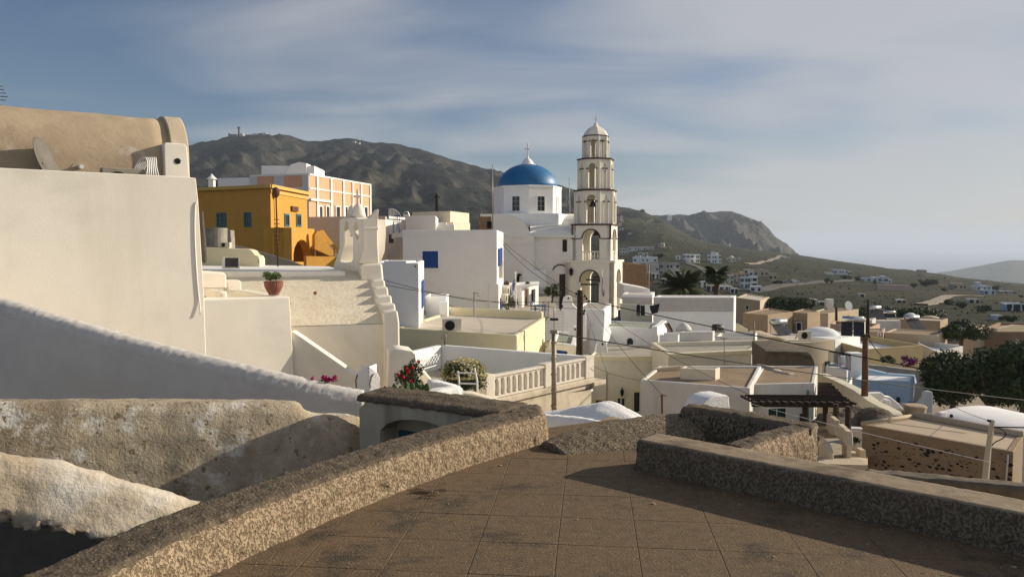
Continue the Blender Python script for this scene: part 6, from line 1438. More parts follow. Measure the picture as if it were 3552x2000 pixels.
# solar boilers
def boiler(label, px, row, Y, rz=0.0, s=1.0, group='solar water heaters on the roofs'):
    p = P(px, row, Y); r = thing('solar_water_heater', label, 'solar water heater', p, group); M = Matrix.Rotation(rz, 3, 'Z'); T = lambda x, y, z: p + M @ Vector((x * s, y * s, z * s))
    MB().tube([T(-.75, .5, 1.35), T(.75, .5, 1.35)], .26 * s, 12).build('tank', STEEL, r, smooth=True)
    for x in (-.42, .42):
        a, b, c, d = T(x - .38, -.55, .25), T(x + .38, -.55, .25), T(x + .38, .35, 1.15), T(x - .38, .35, 1.15); MB().poly_ext([a, b, c, d], M @ Vector((0, .03, -.05))).build('collector', PANEL, r)
    mb = MB()
    for x in (-.8, .8): mb.tube([T(x, -.6, 0), T(x, .5, 1.2)], .025 * s, 5).tube([T(x, .6, 0), T(x, .55, 1.2)], .025 * s, 5)
    mb.build('stand', METAL, r); return r
bl1 = boiler('solar water heater with bright steel tank on the pale roof left of the blue door', 2716, 1176, 62, .5)
boiler('solar water heater with tilted panels on the white roof by the tall dark pole', 2958, 1172, 58, -.4)
boiler('solar water heater before the dark bushes behind the roofs', 3040, 1112, 92, .2, 1.1)
boiler('solar water heater with dark panels on the tan roofs left of the big tree', 3175, 1150, 76, .3)
boiler('small solar water heater tank among the far right roofs', 3085, 1118, 96, -.3, .9)
# tan houses in the middle distance
r13 = hp('tan_corner_house', 'tan house with a sharp corner and brown roof behind the white long house', (2581, 1084), (2668, 1092), (2754, 1081), 76, 5, m=TAN, roof=ROOFT, rim=.12, rw=.2, bevel=.02, Dp=(2670, 1068))
r13b = hp('tan_blue_door_house', 'tan house front with a blue door and small windows', (2750, 1081), (2806, 1086), (2850, 1080), 79, 5, m=TAN, roof=ROOFT, rim=.1, rw=.2, bevel=.02, Dp=(2790, 1070))
wrect(r13b.root, r13b.AB, 2762, 1116, 2782, 1148, WTRIM, DOORB, .1, name='door'); 
for y in (1104, 1116): wrect(r13b.root, r13b.AB, 2735 + 20, y - 2, 2762, y + 5, WTRIM, GLASS, .06)
wrect(r13.root, r13.BC, 2696, 1119, 2714, 1140, WTRIM, SHUT, .10, name='door', arch=True)
r13c = hp('pale_tan_house', 'pale tan house end lit by the sun with a chimney', (2806, 1085), (2878, 1086), (2984, 1072), 88, 5, m=TANL, roof=ROOFT, rim=.15, rw=.2, bevel=.02, Dp=(2880, 1064))
wrect(r13c.root, r13c.AB, 2826, 1116 - 8, 2846, 1146, WTRIM, DOORB, .15, name='door')
MB().box(P(2876, 1056, 95), (.8, .7, 1.4)).build('chimney', WHITE, r13c.root, bevel=.03)
c = P(2942, 1060, 92); d2 = thing('satellite_dish', 'pale round satellite dish on the pale tan house roof', 'satellite dish', c); MB().lathe(c, [(.55, .1), (.4, -.02), (.2, -.1), (.02, -.12)], 16).build('dish', CLOTHW, d2); d2.rotation_euler = (radians(75), 0, radians(20)); 
MB().tube([c, c + Vector((0, -.9, 0))], .04, 5).build('mast', METAL, d2)
MB().tube([P(2901, 1112, 86), P(2901, 1063, 86)], .11, 6)
o = pole('utility_pole', 'short dark utility pole on the pale tan houses', 'utility pole', P(2901, 1112, 84), P(2901, 1063, 84), .15, .13, WOODD, 'utility poles')
# more tan roofs between
r20 = hp('low_tan_house', 'low tan house with long brown inner parapet behind the solar heater', (2886, 1122), (3024, 1138), (3060, 1122), 72, 3, m=mat('pinkish_tan_plaster', (.50, .37, .28), (.45, .33, .25), 1.5, bump=.2), roof=ROOFT, rim=.3, rw=.2, bevel=.02, Dp=(2900, 1112))
r21 = hp('pink_tan_house', 'pinkish house with a small dark doorway in a white surround', (2960, 1150), (3072, 1150), (3078, 1138), 67, 3, m=MAT['pinkish_tan_plaster'], roof=ROOFT, rim=.1, rw=.2, bevel=.02)
wrect(r21.root, r21.AB, 3044, 1150, 3056, 1165, WTRIM, DARK, .12, name='door')
r22 = hp('grey_tan_house', 'long grey tan house wall below the solar heaters', (3076, 1152), (3262, 1162), (3290, 1148), 66, 4, m=TANL, roof=ROOFT, rim=.1, rw=.2, bevel=.02)
r23 = hp('dark_tan_block', 'tan block behind the grey tan wall left of the big tree', (3128, 1106), (3270, 1112), (3296, 1104), 88, 5, m=TAN, roof=ROOFP, rim=.15, rw=.2, bevel=.02)
r24 = hp('long_tan_parapet_house', 'house with long low grey parapet before the dark bushes', (2990, 1112), (3150, 1112), (3160, 1102), 90, 3, m=GREYW, roof=ROOFP, rim=.2, rw=.2, bevel=.02)
r25 = hp('white_small_house', 'small white house roof left of the tall dark pole', (2984, 1108), (3032, 1110), (3045, 1102), 84, 2.4, m=GREYW, roof=ROOFW, rim=.15, rw=.2, bevel=.02)
c = P(3158, 1104, 104); o = MB().lathe(c, [(.9, -1.2), (.9, 0), (.82, .30), (.62, .55), (.33, .72), (.02, .76)], 24).build('white_dome_roof', WHITER, None, smooth=True, loc=c); tag(o, 'low white dome of a chapel behind dark bushes', 'dome')
c = P(3226, 1106, 96); o = MB().lathe(c, [(1.2, -.8), (1.2, 0), (1.0, .22), (.6, .38), (.02, .45)], 24).build('tan_dome_roof', TANL, None, smooth=True, loc=c); tag(o, 'low tan dome roof left of the big round tree', 'dome')
r26 = hp('sunlit_tan_house', 'tan house with a sunlit face right of the big round tree', (3352, 1128), (3396, 1134), (3428, 1127), 72, 5, m=TANL, roof=ROOFT, rim=.15, rw=.2, bevel=.02, Dp=(3340, 1118))
MB().fbox(r26.AB, 0, 1, r26.zt - 1, r26.zt - .9, 0, .02)
r27 = hp('large_brown_house', 'large brown house at the right edge with pale parapet top', (3428, 1135), (3640, 1150), (3680, 1120), 70, 6, m=mat('brown_plaster', (.30, .21, .14), (.26, .18, .12), 1.4, bump=.2, streak=((.36, .27, .19), .58, 1)), roof=ROOFT, rim=.25, rw=.3, bevel=.02, Dp=(3470, 1118))
prism('pale_sloping_wall', 'pale sloping wall top on the large brown house', 'wall', FaceP(3455, 66, 3552, 68), ((3458, 1150), (3460, 1139), (3520, 1126), (3560, 1128), (3560, 1150)), 0, .3, TANL, .02)
r28 = hp('pale_mid_house', 'pale flat roofed house behind the white long house', (2555, 1031), (2640, 1042), (2672, 1030), 92, 5, m=TANL, roof=ROOFP, rim=.1, rw=.3, bevel=.02, Dp=(2590, 1018))
wrect(r28.root, r28.AB, 2588, 1058, 2598, 1075, WTRIM, GLASS, .06)
# white long house
r14 = hp('white_long_house', 'long white house with greyed upper wall and rounded roof edge', (2268, 1030), (2549, 1031), (2556, 1024), 58, 5.5, m=WHITER, roof=GREYW, rim=.05, rw=.3, bevel=.06)
MB().fbox(r14.AB, .02, r14.AB.len - .02, r14.zt - 1.05, r14.zt - .03, .0, .10).build('upper_band', mat('grey_pitted_limewash', (.52, .49, .47), (.46, .43, .41), 3, bump=.4, big2=((.40, .36, .35), .58, 4)), r14.root, bevel=.04)
r14b = hp('grey_low_house', 'low grey topped house between the bell tower and the white long house', (2160, 1020), (2266, 1022), (2272, 1012), 62, 4.2, m=WHITER, roof=ROOFP, rim=.05, rw=.3, bevel=.2)
MB().fbox(r14b.AB, .02, r14b.AB.len - .02, r14b.zt - .75, r14b.zt - .22, .0, .12).build('upper_band', MAT['grey_pitted_limewash'], r14b.root, bevel=.04)
prism('tan_garden_wall', 'pale greenish rendered wall behind the laundry', 'wall', FaceA(2200, 60, 0), ((2155, 1120), (2152, 1052), (2228, 1058), (2228, 1092), (2262, 1093), (2262, 1120)), 0, .3, mat('greenish_render', (.50, .50, .42), (.44, .44, .37), 2, streak=((.38, .38, .30), .55, 1)), .03)
prism('sloping_white_house_roof', 'white house with sloping top right of the bell tower', 'house', FaceA(2200, 66, 0), ((2160, 1040), (2164, 987), (2180, 988), (2254, 1002), (2256, 1040)), 0, 4, WHITE, .05)
brw = prism('brown_ruin', 'rough brown stone ruin wall right of the bell tower', 'ruin', FaceA(2205, 84, 0), ((2150, 1020), (2150, 914), (2166, 909), (2200, 914), (2244, 918), (2246, 1020)), 0, 6, STONEW, .1)
pole('wooden_post', 'thin pale post at the corner of the brown ruin', 'post', P(2252, 1000, 70), P(2251, 918, 70), .06, .05, GALV)
# laundry line
FLn = FaceA(2230, 56, 0)
ll = thing('laundry_line', 'sagging laundry line right of the bell tower', 'laundry line', FLn.pt(2230, 1050)); MB().tube([FLn.pt(2155, 1047), FLn.pt(2230, 1056), FLn.pt(2290, 1052)], .015, 4).build('line', METAL, ll)
for nm, lb, m_, q in (('trousers', 'black trousers hanging on the laundry line', CLOTHK, ((2208, 1059), (2222, 1059), (2219, 1096), (2214, 1096), (2214, 1070), (2212, 1095), (2208, 1094))),
                      ('dark_towel', 'dark towel hanging right of the black trousers', CLOTHK, ((2223, 1059), (2237, 1059), (2237, 1095), (2223, 1093))),
                      ('white_shirt', 'white shirt hanging between dark clothes on the laundry line', CLOTHW, ((2238, 1058), (2252, 1057), (2252, 1086), (2238, 1086))),
                      ('black_sheet', 'large black cloth hanging slanted at the right of the laundry line', CLOTHK, ((2253, 1060), (2289, 1053), (2282, 1084), (2262, 1089), (2256, 1074)))):
    o = MB().poly_ext([FLn.pt(x, y) for x, y in q], (0, .06, 0)).build(nm, m_, None, loc=FLn.pt(*q[0]), bevel=.02); tag(o, lb, 'laundry', 'clothes on the laundry line')
# clutter on the courtyard before the white long house
FCt = FaceA(2350, 50, 0)
fc = thing('stacked_chairs', 'stack of folded brown wooden chairs in the white courtyard', 'folding chairs', FCt.pt(2310, 1140))
for k in range(4): MB().poly_ext([FCt.pt(x, y, k * .08) for x, y in ((2303 + k * 3, 1122), (2309 + k * 4, 1119), (2327 + k * 3, 1148), (2320 + k * 3, 1152))], (0, .04, 0)).build('folded_chair', WOODB if k % 2 else CLOTHW, fc)
bcv = thing('upturned_boat', 'upturned pale boat cover lying against the white long house', 'boat', FCt.pt(2372, 1145, -1)); mb = MB(); n = 12; V = []
for i in range(n + 1):
    t = i / n; w_ = sin(pi * min(max(t, .03), .97)) ** .45; 
    for k in range(9):
        a = pi * k / 8; V.append(FCt.pt(2345 + 52 * t, 1146, -1) + Vector((0, -cos(a) * .5 * w_, sin(a) * .52 * w_)))
mb.add(V, [(i * 9 + k, i * 9 + k + 1, (i + 1) * 9 + k + 1, (i + 1) * 9 + k) for i in range(n) for k in range(8)]).build('hull', GREYW, bcv, smooth=True); MB().tube([FCt.pt(2345, 1146, -.48), FCt.pt(2397, 1146, -.48)], .03, 5).build('gunwale', METAL, bcv)
tk = thing('water_tank', 'dark plastic water tank on the white terrace', 'water tank', FCt.pt(2488, 1142)); MB().tube([FCt.pt(2472, 1138, -.5), FCt.pt(2507, 1138, -.5)], .27, 12).build('drum', mat('black_plastic', (.05, .055, .05), (.04, .045, .04), 3, rough=.5), tk, smooth=True); MB().box(FCt.pt(2490, 1149, -.5), (.8, .5, .12)).build('cradle', METAL, tk)
hw1 = hp('white_terrace_rim', 'low white rimmed terrace right of the stained roof box', (2488, 1166), (2622, 1168), (2632, 1152), 50, 2.5, m=WHITE, roof=ROOFG, rim=.35, rw=.12, bevel=.03)
hw2 = hp('pale_round_roof', 'pale roof with rounded rim holding the solar water heater', (2620, 1172), (2780, 1178), (2790, 1158), 58, 2.5, m=WHITE, roof=ROOFP, rim=.12, rw=.3, bevel=.08)
prism('cream_curved_wall', 'cream wall with a curved shoulder between two houses', 'wall', FaceA(2570, 62, 0), ((2551, 1150), (2551, 1124), (2560, 1122), (2575, 1130), (2586, 1138), (2594, 1140), (2594, 1150)), 0, .3, YCREAM, .03)
p2 = pole('antenna_post', 'thin galvanised post on the pale roofs right of the white long house', 'post', P(2616, 1180, 46), P(2616, 1115, 46), .05, .04, GALV)
tg = thing('tv_antenna', 'tv antenna with broken arms on the flat roof with the stained box', 'antenna', P(2512, 1270, 38)); MB().tube([P(2512, 1270, 38), P(2512, 1170, 38)], .022, 6).build('mast', METAL, tg)
for a, b in (((2478, 1166), (2520, 1174)), ((2488, 1132), (2505, 1140)), ((2505, 1140), (2500, 1168)), ((2488, 1132), (2492, 1160)), ((2500, 1176), (2525, 1172))): MB().tube([P(*a, 38), P(*b, 38)], .016, 5).build('arm', METAL, tg)
# whitewashed half dome peeking over the parapet
FCa = FaceA(2480, 10.2, 26); cap_ = MB().poly_ext([FCa.pt(x, y) for x, y in ((2425, 1480), (2432, 1420), (2444, 1394), (2462, 1380), (2488, 1372), (2522, 1370), (2529, 1377), (2533, 1420), (2556, 1436), (2560, 1480))], -FCa.n * .35).build('white_stone_cap', HUMP, None, bevel=.05, seg=3, loc=FCa.pt(2480, 1440)); tag(cap_, 'rounded rough white cap peeking over the dark far parapet', 'chimney cap')
# ---------------------------------------------------------------- blue painted house and vault at the right
r10 = hp('blue_painted_house', 'pale blue painted house with white flat roof below the trees', (2972, 1316), (3172, 1322), (3186, 1302), 44, 4.8, m=BLUEP, roof=ROOFW, rim=.08, rw=.15, bevel=.08)
r10b = prism('blue_back_wall', 'long pale blue parapet rising behind the blue painted house', 'wall', FaceP(2968, 50, 3176, 48), ((2966, 1330), (2970, 1268), (3010, 1280), (3078, 1296), (3168, 1302), (3176, 1330)), 0, .5, BLUEP, .06)
u = r10.AB; wrect(r10.root, u, 3106, 1374, 3124, 1398, BLUEP, DOORB, .03); wrect(r10.root, u, 3150, 1392, 3170, 1408, SHUT, DOORB, .03)
prism('grey_retaining_wall', 'grey retaining wall between the blue house and the trees', 'wall', FaceP(3010, 56, 3260, 53), ((2990, 1330), (2990, 1262), (3080, 1272), (3225, 1290), (3240, 1400), (3150, 1400)), 0, .5, mat('grey_old_wall', (.34, .33, .31), (.28, .27, .25), 2, bump=.4), .05)
prism('white_back_wall', 'white sunlit sloping wall left of the blue painted house', 'wall', FaceP(2836, 40, 3030, 33), ((2836, 1400), (2836, 1294), (2900, 1322), (2960, 1352), (3010, 1390), (3080, 1425), (3090, 1440), (2836, 1440)), 0, .5, CREAM, .05)
prism('small_white_gable', 'small white curved wall with a pillar before the blue house', 'wall', FaceA(3050, 37, 0), ((3010, 1440), (3012, 1364), (3062, 1362), (3070, 1374), (3090, 1376), (3120, 1400), (3140, 1425), (3140, 1445)), 0, .4, WHITE, .06)
prism('white_pillar', 'short white pillar with a niche before the blue house', 'pillar', FaceA(3080, 33, 0), ((3070, 1440), (3070, 1390), (3074, 1387), (3088, 1387), (3091, 1392), (3091, 1440)), 0, .4, WHITE, .04)
prism('blue_curved_wall', 'blue grey wall with a concave curved top right of the blue house', 'wall', FaceA(3200, 38, 4), ((3140, 1450), (3142, 1400), (3170, 1410), (3195, 1400), (3210, 1380), (3214, 1358), (3236, 1357), (3238, 1450)), 0, .4, mat('blue_grey_wall', (.42, .46, .50), (.37, .41, .45), 1.5), .06)
wv = thing('white_barrel_roof', 'long smooth white barrel vault at the right edge below the trees', 'house', P(3400, 1480, 30))
FW = FaceP(3248, 33, 3552, 29.5)
zs_ = FW.st(3400, 1492)[1]; zt2 = Z(1374, 36.0)
pr_ = [(-2.1 * (1 - cos(pi * k / 20)), zs_ + (zt2 - zs_) * sin(pi * k / 20)) for k in range(21)]
vstrip(FW, 0, FW.len + 4, pr_, 'vault', WHITER, wv, nu=20, amp=.012)
MB().fbox(FW, 0.02, FW.len + 4, zs_ - 3, zs_ - .003, -4.2, 0).build('wall', WHITER, wv)
MB().tube([FW.pt(3300, 1441, -.35), FW.pt(3300, 1441, -.08)], .07, 10).build('drain_pipe', BLACK, wv)
prism('white_roof_lip', 'low white sloping wall left of the white barrel vault', 'wall', FaceP(3215, 31, 3300, 30), ((3215, 1470), (3218, 1444), (3250, 1426), (3262, 1430), (3262, 1470)), 0, .4, WHITE, .05)
# ---------------------------------------------------------------- pitted lava stone house
r12 = hp('pitted_stone_house', 'brown house with lava pitted wall and pale sloping roof at the right', (3006, 1471), (3541, 1566), (3575, 1512), 19.1, 3.6, m=PITTED, roof=mat('smooth_tan_screed', (.50, .40, .28), (.44, .35, .25), 1.2, bump=.3, bsc=20, big=((.40, .31, .22), .6), bigsc=.8), rim=.05, rw=.16, bevel=.03, Dp=(3190, 1444))
rim_m = mat('pale_mortar_rim', (.46, .38, .28), (.38, .31, .22), 5, bump=.3)
q_ = r12.q; MB().tube([(q_[3][0], q_[3][1], r12.zt + .02), (q_[2][0], q_[2][1], r12.zt + .02)], .13, 8).build('rim_roll', rim_m, r12.root, smooth=True)
MB().tube([(q_[3][0], q_[3][1], r12.zt + .02), (q_[0][0], q_[0][1], r12.zt + .02)], .07, 8).build('rim_roll', rim_m, r12.root, smooth=True)
rp = random.Random(21); PITSHADE = mat('pit_shade_dark', (.030, .024, .020), (.018, .015, .013), 20, bump=.5)  # dark patches imitate the shade inside the wall's pits
small = MB(); cnt = 0
for k in range(260):
    px = rp.uniform(3018, 3510); yt = 1478 + (px - 3006) * .178; d = rp.random(); py = yt + 10 + d ** .75 * 165
    if py > 1655 + (px - 3006) * .05 or 3395 < px < 3440: continue
    c = r12.AB.pt(px, py, .0); big_ = rp.random() < .30
    s = rp.uniform(.040, .062) if big_ else rp.uniform(.012, .03); n = 7; a0 = rp.random()
    ring = [c + r12.AB.d * s * rp.uniform(.8, 1.5) * cos(a0 + 2 * pi * i / n) + Vector((0, 0, s * rp.uniform(.5, .85) * sin(a0 + 2 * pi * i / n))) for i in range(n)]
    tip = c + r12.AB.n * s * .28
    vs = ring + [(q + (c - q) * .45) + r12.AB.n * s * .25 for q in ring]; fs = [(i, (i + 1) % n, (i + 1) % n + n, i + n) for i in range(n)] + [tuple(range(n, 2 * n))]
    if big_: MB().add(vs, fs).build('pit_patch', PITSHADE, r12.root)
    else: small.add(vs, fs)
sm2 = small.build('pit_specks', PITSHADE, r12.root); sm2['kind'] = 'stuff'
cpl = thing('concrete_post', 'leaning concrete post with a black cable before the pitted wall', 'post', P(3420, 1660, 16.5))
MB().tube([P(3415, 1690, 16.3), P(3428, 1560, 16.5), P(3443, 1456, 16.6)], [.075, .06, .05], 8).build('post', TANL, cpl); MB().tube([P(3426, 1457, 16.6), P(3437, 1460, 16.6)], .03, 6).build('insulator', BLACK, cpl)
bentcable('post_cable', 'black cable looping down beside the concrete post', [P(3448, 1480, 16.5), P(3475, 1487, 16.4), P(3489, 1503, 16.4), P(3478, 1520, 16.4), P(3452, 1532, 16.4), P(3440, 1545, 16.4)], .012, BLACK)
o = pole('drain_pipe', 'thin pale drain pipe bending along the pitted wall', 'pipe', r12.AB.pt(3497, 1575, .06), r12.AB.pt(3488, 1690, .06), .022, .022, ACW)
# walls between steps and pitted house
stw = thing('stone_steps', 'outdoor staircase of grey steps between two low walls', 'stairs', P(2900, 1580, 21))
FSt = FaceA(2890, 21.5, 0)
NOSE = mat('worn_step_cement', (.42, .36, .27), (.35, .30, .22), 4, bump=.4)
for k in range(6):
    y0 = 1595 - k * 10.0; x0, x1 = 2870 - k * .6, 2936 - k * 2.2
    a, b = P(x0, y0, 20.2 + k * .32), P(x1, y0, 20.2 + k * .32); MB().poly_ext([a, b, b + Vector((0, 0, .13)), a + Vector((0, 0, .13))], (0, .34, 0)).build('step', NOSE, stw, bevel=.012)
for j, (ya, yb, xa0, xb0) in enumerate(((1535, 1512, 2845, 2922), (1500, 1477, 2822, 2890))):
    MB().poly_ext([P(xa0, ya + 4, 22.3 + j * 1.6), P(xb0, ya + 2, 22.3 + j * 1.6), P(xb0 - 20, yb, 23.4 + j * 1.7), P(xa0 - 22, yb + 2, 23.4 + j * 1.7)], (0, 0, -.18)).build('landing', NOSE, stw, bevel=.01)
    for k in range(9):
        t = k / 9; a = P(xa0, ya + 4, 22.3 + j * 1.6).lerp(P(xa0 - 22, yb + 2, 23.4 + j * 1.7), t); b = P(xb0, ya + 2, 22.3 + j * 1.6).lerp(P(xb0 - 20, yb, 23.4 + j * 1.7), t); MB().tube([a + Vector((0, 0, .01)), b + Vector((0, 0, .01))], .014, 4).build('ridge', rim_m, stw)
prism('stair_wall', 'low pale wall sloping down along the left of the steps', 'wall', FaceP(2818, 21.5, 2872, 20), ((2816, 1600), (2818, 1512), (2845, 1522), (2862, 1542), (2871, 1566), (2873, 1610), (2816, 1610)), 0, .15, TANL, .04)
prism('stair_wall', 'upper ochre wall along the right of the steps', 'wall', FaceP(2866, 25.5, 2896, 23.5), ((2866, 1500), (2868, 1433), (2894, 1456), (2897, 1510)), 0, .15, TANL, .02)
prism('stair_wall', 'lower ochre wall along the right of the steps', 'wall', FaceP(2904, 23, 2936, 20.5), ((2902, 1510), (2906, 1468), (2934, 1494), (2938, 1545)), 0, .15, TANL, .02)
prism('gate_pier', 'grey stained pier at the lower right of the steps', 'pillar', FaceA(2944, 20, 0), ((2936, 1612), (2938, 1530), (2952, 1526), (2954, 1560), (2952, 1612)), 0, .3, TANL, .02)
prism('pale_yard_wall', 'pale yard wall between the steps and the pitted house', 'wall', FaceA(2980, 24, 0), ((2950, 1580), (2950, 1484), (3002, 1487), (3002, 1580)), 0, .3, GREYW, .03)
prism('pale_pier', 'square pale pier at the left corner of the pitted house', 'pillar', FaceA(2992, 20.5, 0), ((2983, 1620), (2984, 1560), (3004, 1560), (3005, 1620)), 0, .3, TANL, .02)
o = MB().poly_ext([P(2820, 1606, 18), P(3010, 1612, 17.5), P(3010, 1570, 24), P(2950, 1560, 24), P(2820, 1580, 21)], (0, 0, -.3)).build('yard', mat('pale_yard_dust', (.50, .42, .30), (.40, .33, .24), 2, bump=.4)); tag(o, 'pale dusty yard at the foot of the steps', kind='structure')
rbl = sweep('rubble_heap', [P(2890, 1452, 27), P(2950, 1420, 28), P(3000, 1412, 28), P(3040, 1432, 27), P(3060, 1460, 26)], [(1.0, -1.6), (.7, -.6), (.3, -.15), (0, 0), (-.6, -.1), (-1, -1.6)], OLD, res=.15, sres=.15, amp=.16, nsc=1.6); tag(rbl, 'dark crumbling rounded old vault end beside the pergola', 'ruin')
prism('tan_back_walls', 'tan low wall running behind the pitted house', 'wall', FaceP(3030, 29, 3210, 26), ((3030, 1480), (3034, 1446), (3120, 1452), (3200, 1432), (3206, 1480)), 0, .4, TAN, .04)
sweep_b = sweep('old_roof_ridge', [P(3090, 1416, 33), P(3160, 1436, 31), P(3230, 1452, 29)], sec_wall(.5, 1.4, .1), OLD, res=.15, sres=.15, amp=.03, nsc=2); tag(sweep_b, 'dark old roof edge running towards the white barrel vault', 'roof ridge')
cst = P(3174, 1428, 27.5); o = MB().lathe(cst - Vector((0, 0, .1)), [(.34, -.2), (.36, .2), (.40, .32), (.34, .36)], 10).build('stone_chimney', TAN, None, loc=cst, bevel=.02); tag(o, 'small tan stone chimney behind the pitted house', 'chimney')
# ---------------------------------------------------------------- pergola
pg = thing('pergola', 'weathered brown pergola of beams and thin slats over the steps', 'pergola', P(2900, 1480, 23))
FPg = FaceA(2780, 24.5, 0)
zpg = FPg.pt(2780, 1398).z
e1, e2 = PZ(2608, 1400, zpg), PZ(2950, 1402, zpg)
MB().tube([e1, e2], .10, 6).build('beam', WOODD, pg)
for k in range(14):
    t = k / 13; a = e1.lerp(e2, t); MB().box(a + Vector((0, .35, .07)), (.07, 1.2, .07), .1).build('rafter', WOODD, pg)
for j in range(3): MB().tube([e1 + Vector((0, .1 + j * .32, .13)), e2 + Vector((0, .1 + j * .32, .13))], .035, 5).build('batten', WOODD, pg)
qa, qb, qc, qd = P(2836, 1392, 25.4), P(2958, 1400, 24.4), P(2884, 1334, 31.0), P(2838, 1331, 31.3)
for k in range(24):
    t = k / 23; rr_ = random.Random(k); a, b = qa.lerp(qd, t), qb.lerp(qc, t)
    b2 = a.lerp(b, rr_.uniform(.86, 1.06)); MB().tube([a + Vector((0, 0, rr_.uniform(0, .04))), b2 + Vector((0, 0, rr_.uniform(-.03, .05)))], .035, 4).build('slat', WOODD if k % 3 else WOODB, pg)
for t in (.05, .5, .95): MB().tube([qa.lerp(qb, t) - Vector((0, 0, .08)), qd.lerp(qc, t) - Vector((0, 0, .08))], .06, 5).build('rafter', WOODD, pg)
for x, y0, y1, Y in ((2792, 1404, 1470, 24.5), (2863, 1400, 1470, 25), (2900, 1400, 1508, 24), (2943, 1408, 1526, 22.5)):
    MB().tube([P(x, y0, Y), P(x - (3 if x > 2930 else 0), y1, Y)], .085, 6).build('post', WOODD, pg)
bushy('potted_plant', 'small dark plant pot by the pale yard wall', 'plant', P(2966, 1550, 22.5), (.16, .16, .16), 200, .04, LEAFD, seed=8)
# ---------------------------------------------------------------- utility pole right
dp2 = thing('utility_pole', 'tall rusty brown utility pole among the right hand roofs', 'utility pole', P(3001, 1398, 34), 'utility poles')
MB().tube([P(2999, 1402, 34), P(3001, 1280, 34), P(3002, 1158, 34)], [.15, .135, .12], 10).build('post', WOODB, dp2, smooth=True)
for dx, row in ((10, 1166), (14, 1172), (-6, 1168)): MB().lathe(P(3002 + dx, row, 33.9), [(.02, 0), (.045, .03), (.04, .09), (.01, .12)], 8).build('insulator', BLACK, dp2)
o = pole('utility_pole', 'thin dark utility pole rising behind the tall rusty brown pole', 'utility pole', P(3009, 1160, 56), P(3012, 1038, 56), .15, .10, WOODD, 'utility poles')
# ================================================================ far houses on the slopes
SHADEWIN = GLASS
def far(label, px, row, w, h, Yh=None, m=WHITER, yaw=14, parts=(), win=2, floors=1, dome=False, dpt=None, group=None, name='far_house', lit=True):
    """px,row: foot of the left front corner; w,h in photograph pixels"""
    Y = Yh or yrow(px + w / 2, row); k = Y / FL; W, Hh = w * k, h * k; dd = dpt or min(8, W * .9)
    pz = landz(px + w / 2, Y); z0 = min(pz, Z(row, Y)) - 1.5; zt = Z(row - h, Y)
    z0 = max(z0, Z(row, Y) - 4)
    x, y = XY(px, Y); r_ = radians(yaw)
    A = (x, y); B = (x + W * cos(r_), y + W * sin(-abs(r_)) * .5); F_ = Face(A, B); 
    t = thing(name, label, 'house', (x + W / 2, y, z0), group)
    def bx(u0, u1, za, zb_, o0, o1, nm='wall', mm=m): return MB().fbox(F_, u0, u1, za, zb_, o0, o1).build(nm, mm, t)
    L = F_.len
    bx(0, L, z0, zt, -dd, 0)
    MB().fbox(F_, -.1, L + .1, zt, zt + .25, -dd - .1, -dd + .3).fbox(F_, -.1, L + .1, zt, zt + .22, -.25, .08).build('parapet', m, t)
    for (a, b, hh, off) in parts:
        bx(L * a, L * b, z0 if off > 0 else zt, zt + hh * k if off <= 0 else zt - hh * k, -dd * .7, off * dd if off > 0 else -.8, 'wing' if off > 0 else 'upper_room')
    if win:
        for f in range(floors):
            zc = zt - Hh * (f + .5) / floors
            for i in range(win):
                u = L * (i + .5) / win + (L * .03 if i % 2 else -L * .04); ww = .85 if f or i % 3 else 1.15; MB().fbox(F_, u - ww / 2, u + ww / 2, zc - .55, zc + .55, -.1, .06).build('window', SHADEWIN, t)
    if dome:
        c = F_.at(L * .5, zt, -dd * .5); MB().lathe(c, [(L * .3, 0), (L * .27, L * .12), (L * .17, L * .22), (.1, L * .26)], 14).build('dome', m, t, smooth=True)
    return t
fs = TANL
far('two storey white house at the left of the white hotel row above the palms', 2372, 912, 31, 30, win=4, floors=2, parts=((.3, .7, 12, .5),), m=WHITER)
far('white two storey house with lit gable in the middle of the hotel row', 2403, 912, 27, 29, win=3, floors=2, parts=((.1, .5, 8, .5),), yaw=25)
far('white house with stepped upper rooms at the right of the hotel row', 2457, 912, 46, 27, win=4, floors=2, parts=((.25, .5, 12, 0), (.6, .8, 9, 0)), yaw=20)
far('small cream vaulted house right of the white hotel row', 2524, 908, 30, 14, win=2, dome=True, m=CREAM)
far('tiny white cube at the end of the hotel row', 2560, 906, 10, 12, win=1, m=WHITER)
far('dark stone roofed house behind the hotel row', 2438, 884, 34, 10, win=0, m=mat('far_grey_stone', (.34, .32, .29), (.28, .27, .25), .5))
far('long white house with small chimneys below the grey hamlet', 2196, 912, 86, 20, win=4, m=WHITER, parts=((.12, .16, 6, 0), (.3, .33, 6, 0), (.6, .63, 6, 0)))
far('grey white house left in the hamlet beside the bell tower', 2148, 884, 30, 22, win=3, floors=2, m=GREYW)
far('long grey house in the shaded hamlet beside the bell tower', 2180, 870, 62, 14, win=4, m=GREYW)
far('grey house with dark openings behind the large shrub', 2238, 868, 30, 12, win=3, m=GREYW)
far('sunlit cream tower house above the hamlet', 2292, 860, 13, 18, win=1, m=CREAM, yaw=30)
far('low ruined cream house right of the sunlit tower house', 2306, 864, 26, 8, win=1, m=TANL)
far('flat stone house left of the sunlit tower house', 2268, 858, 22, 12, win=1, m=MAT['far_grey_stone'])
far('tall shaded grey block with two rows of windows', 2290, 955, 68, 42, win=4, floors=2, m=mat('far_shaded_grey', (.40, .39, .37), (.35, .34, .33), .5))
far('pale shaded house left of the tall grey block', 2243, 950, 48, 34, win=2, m=GREYW)
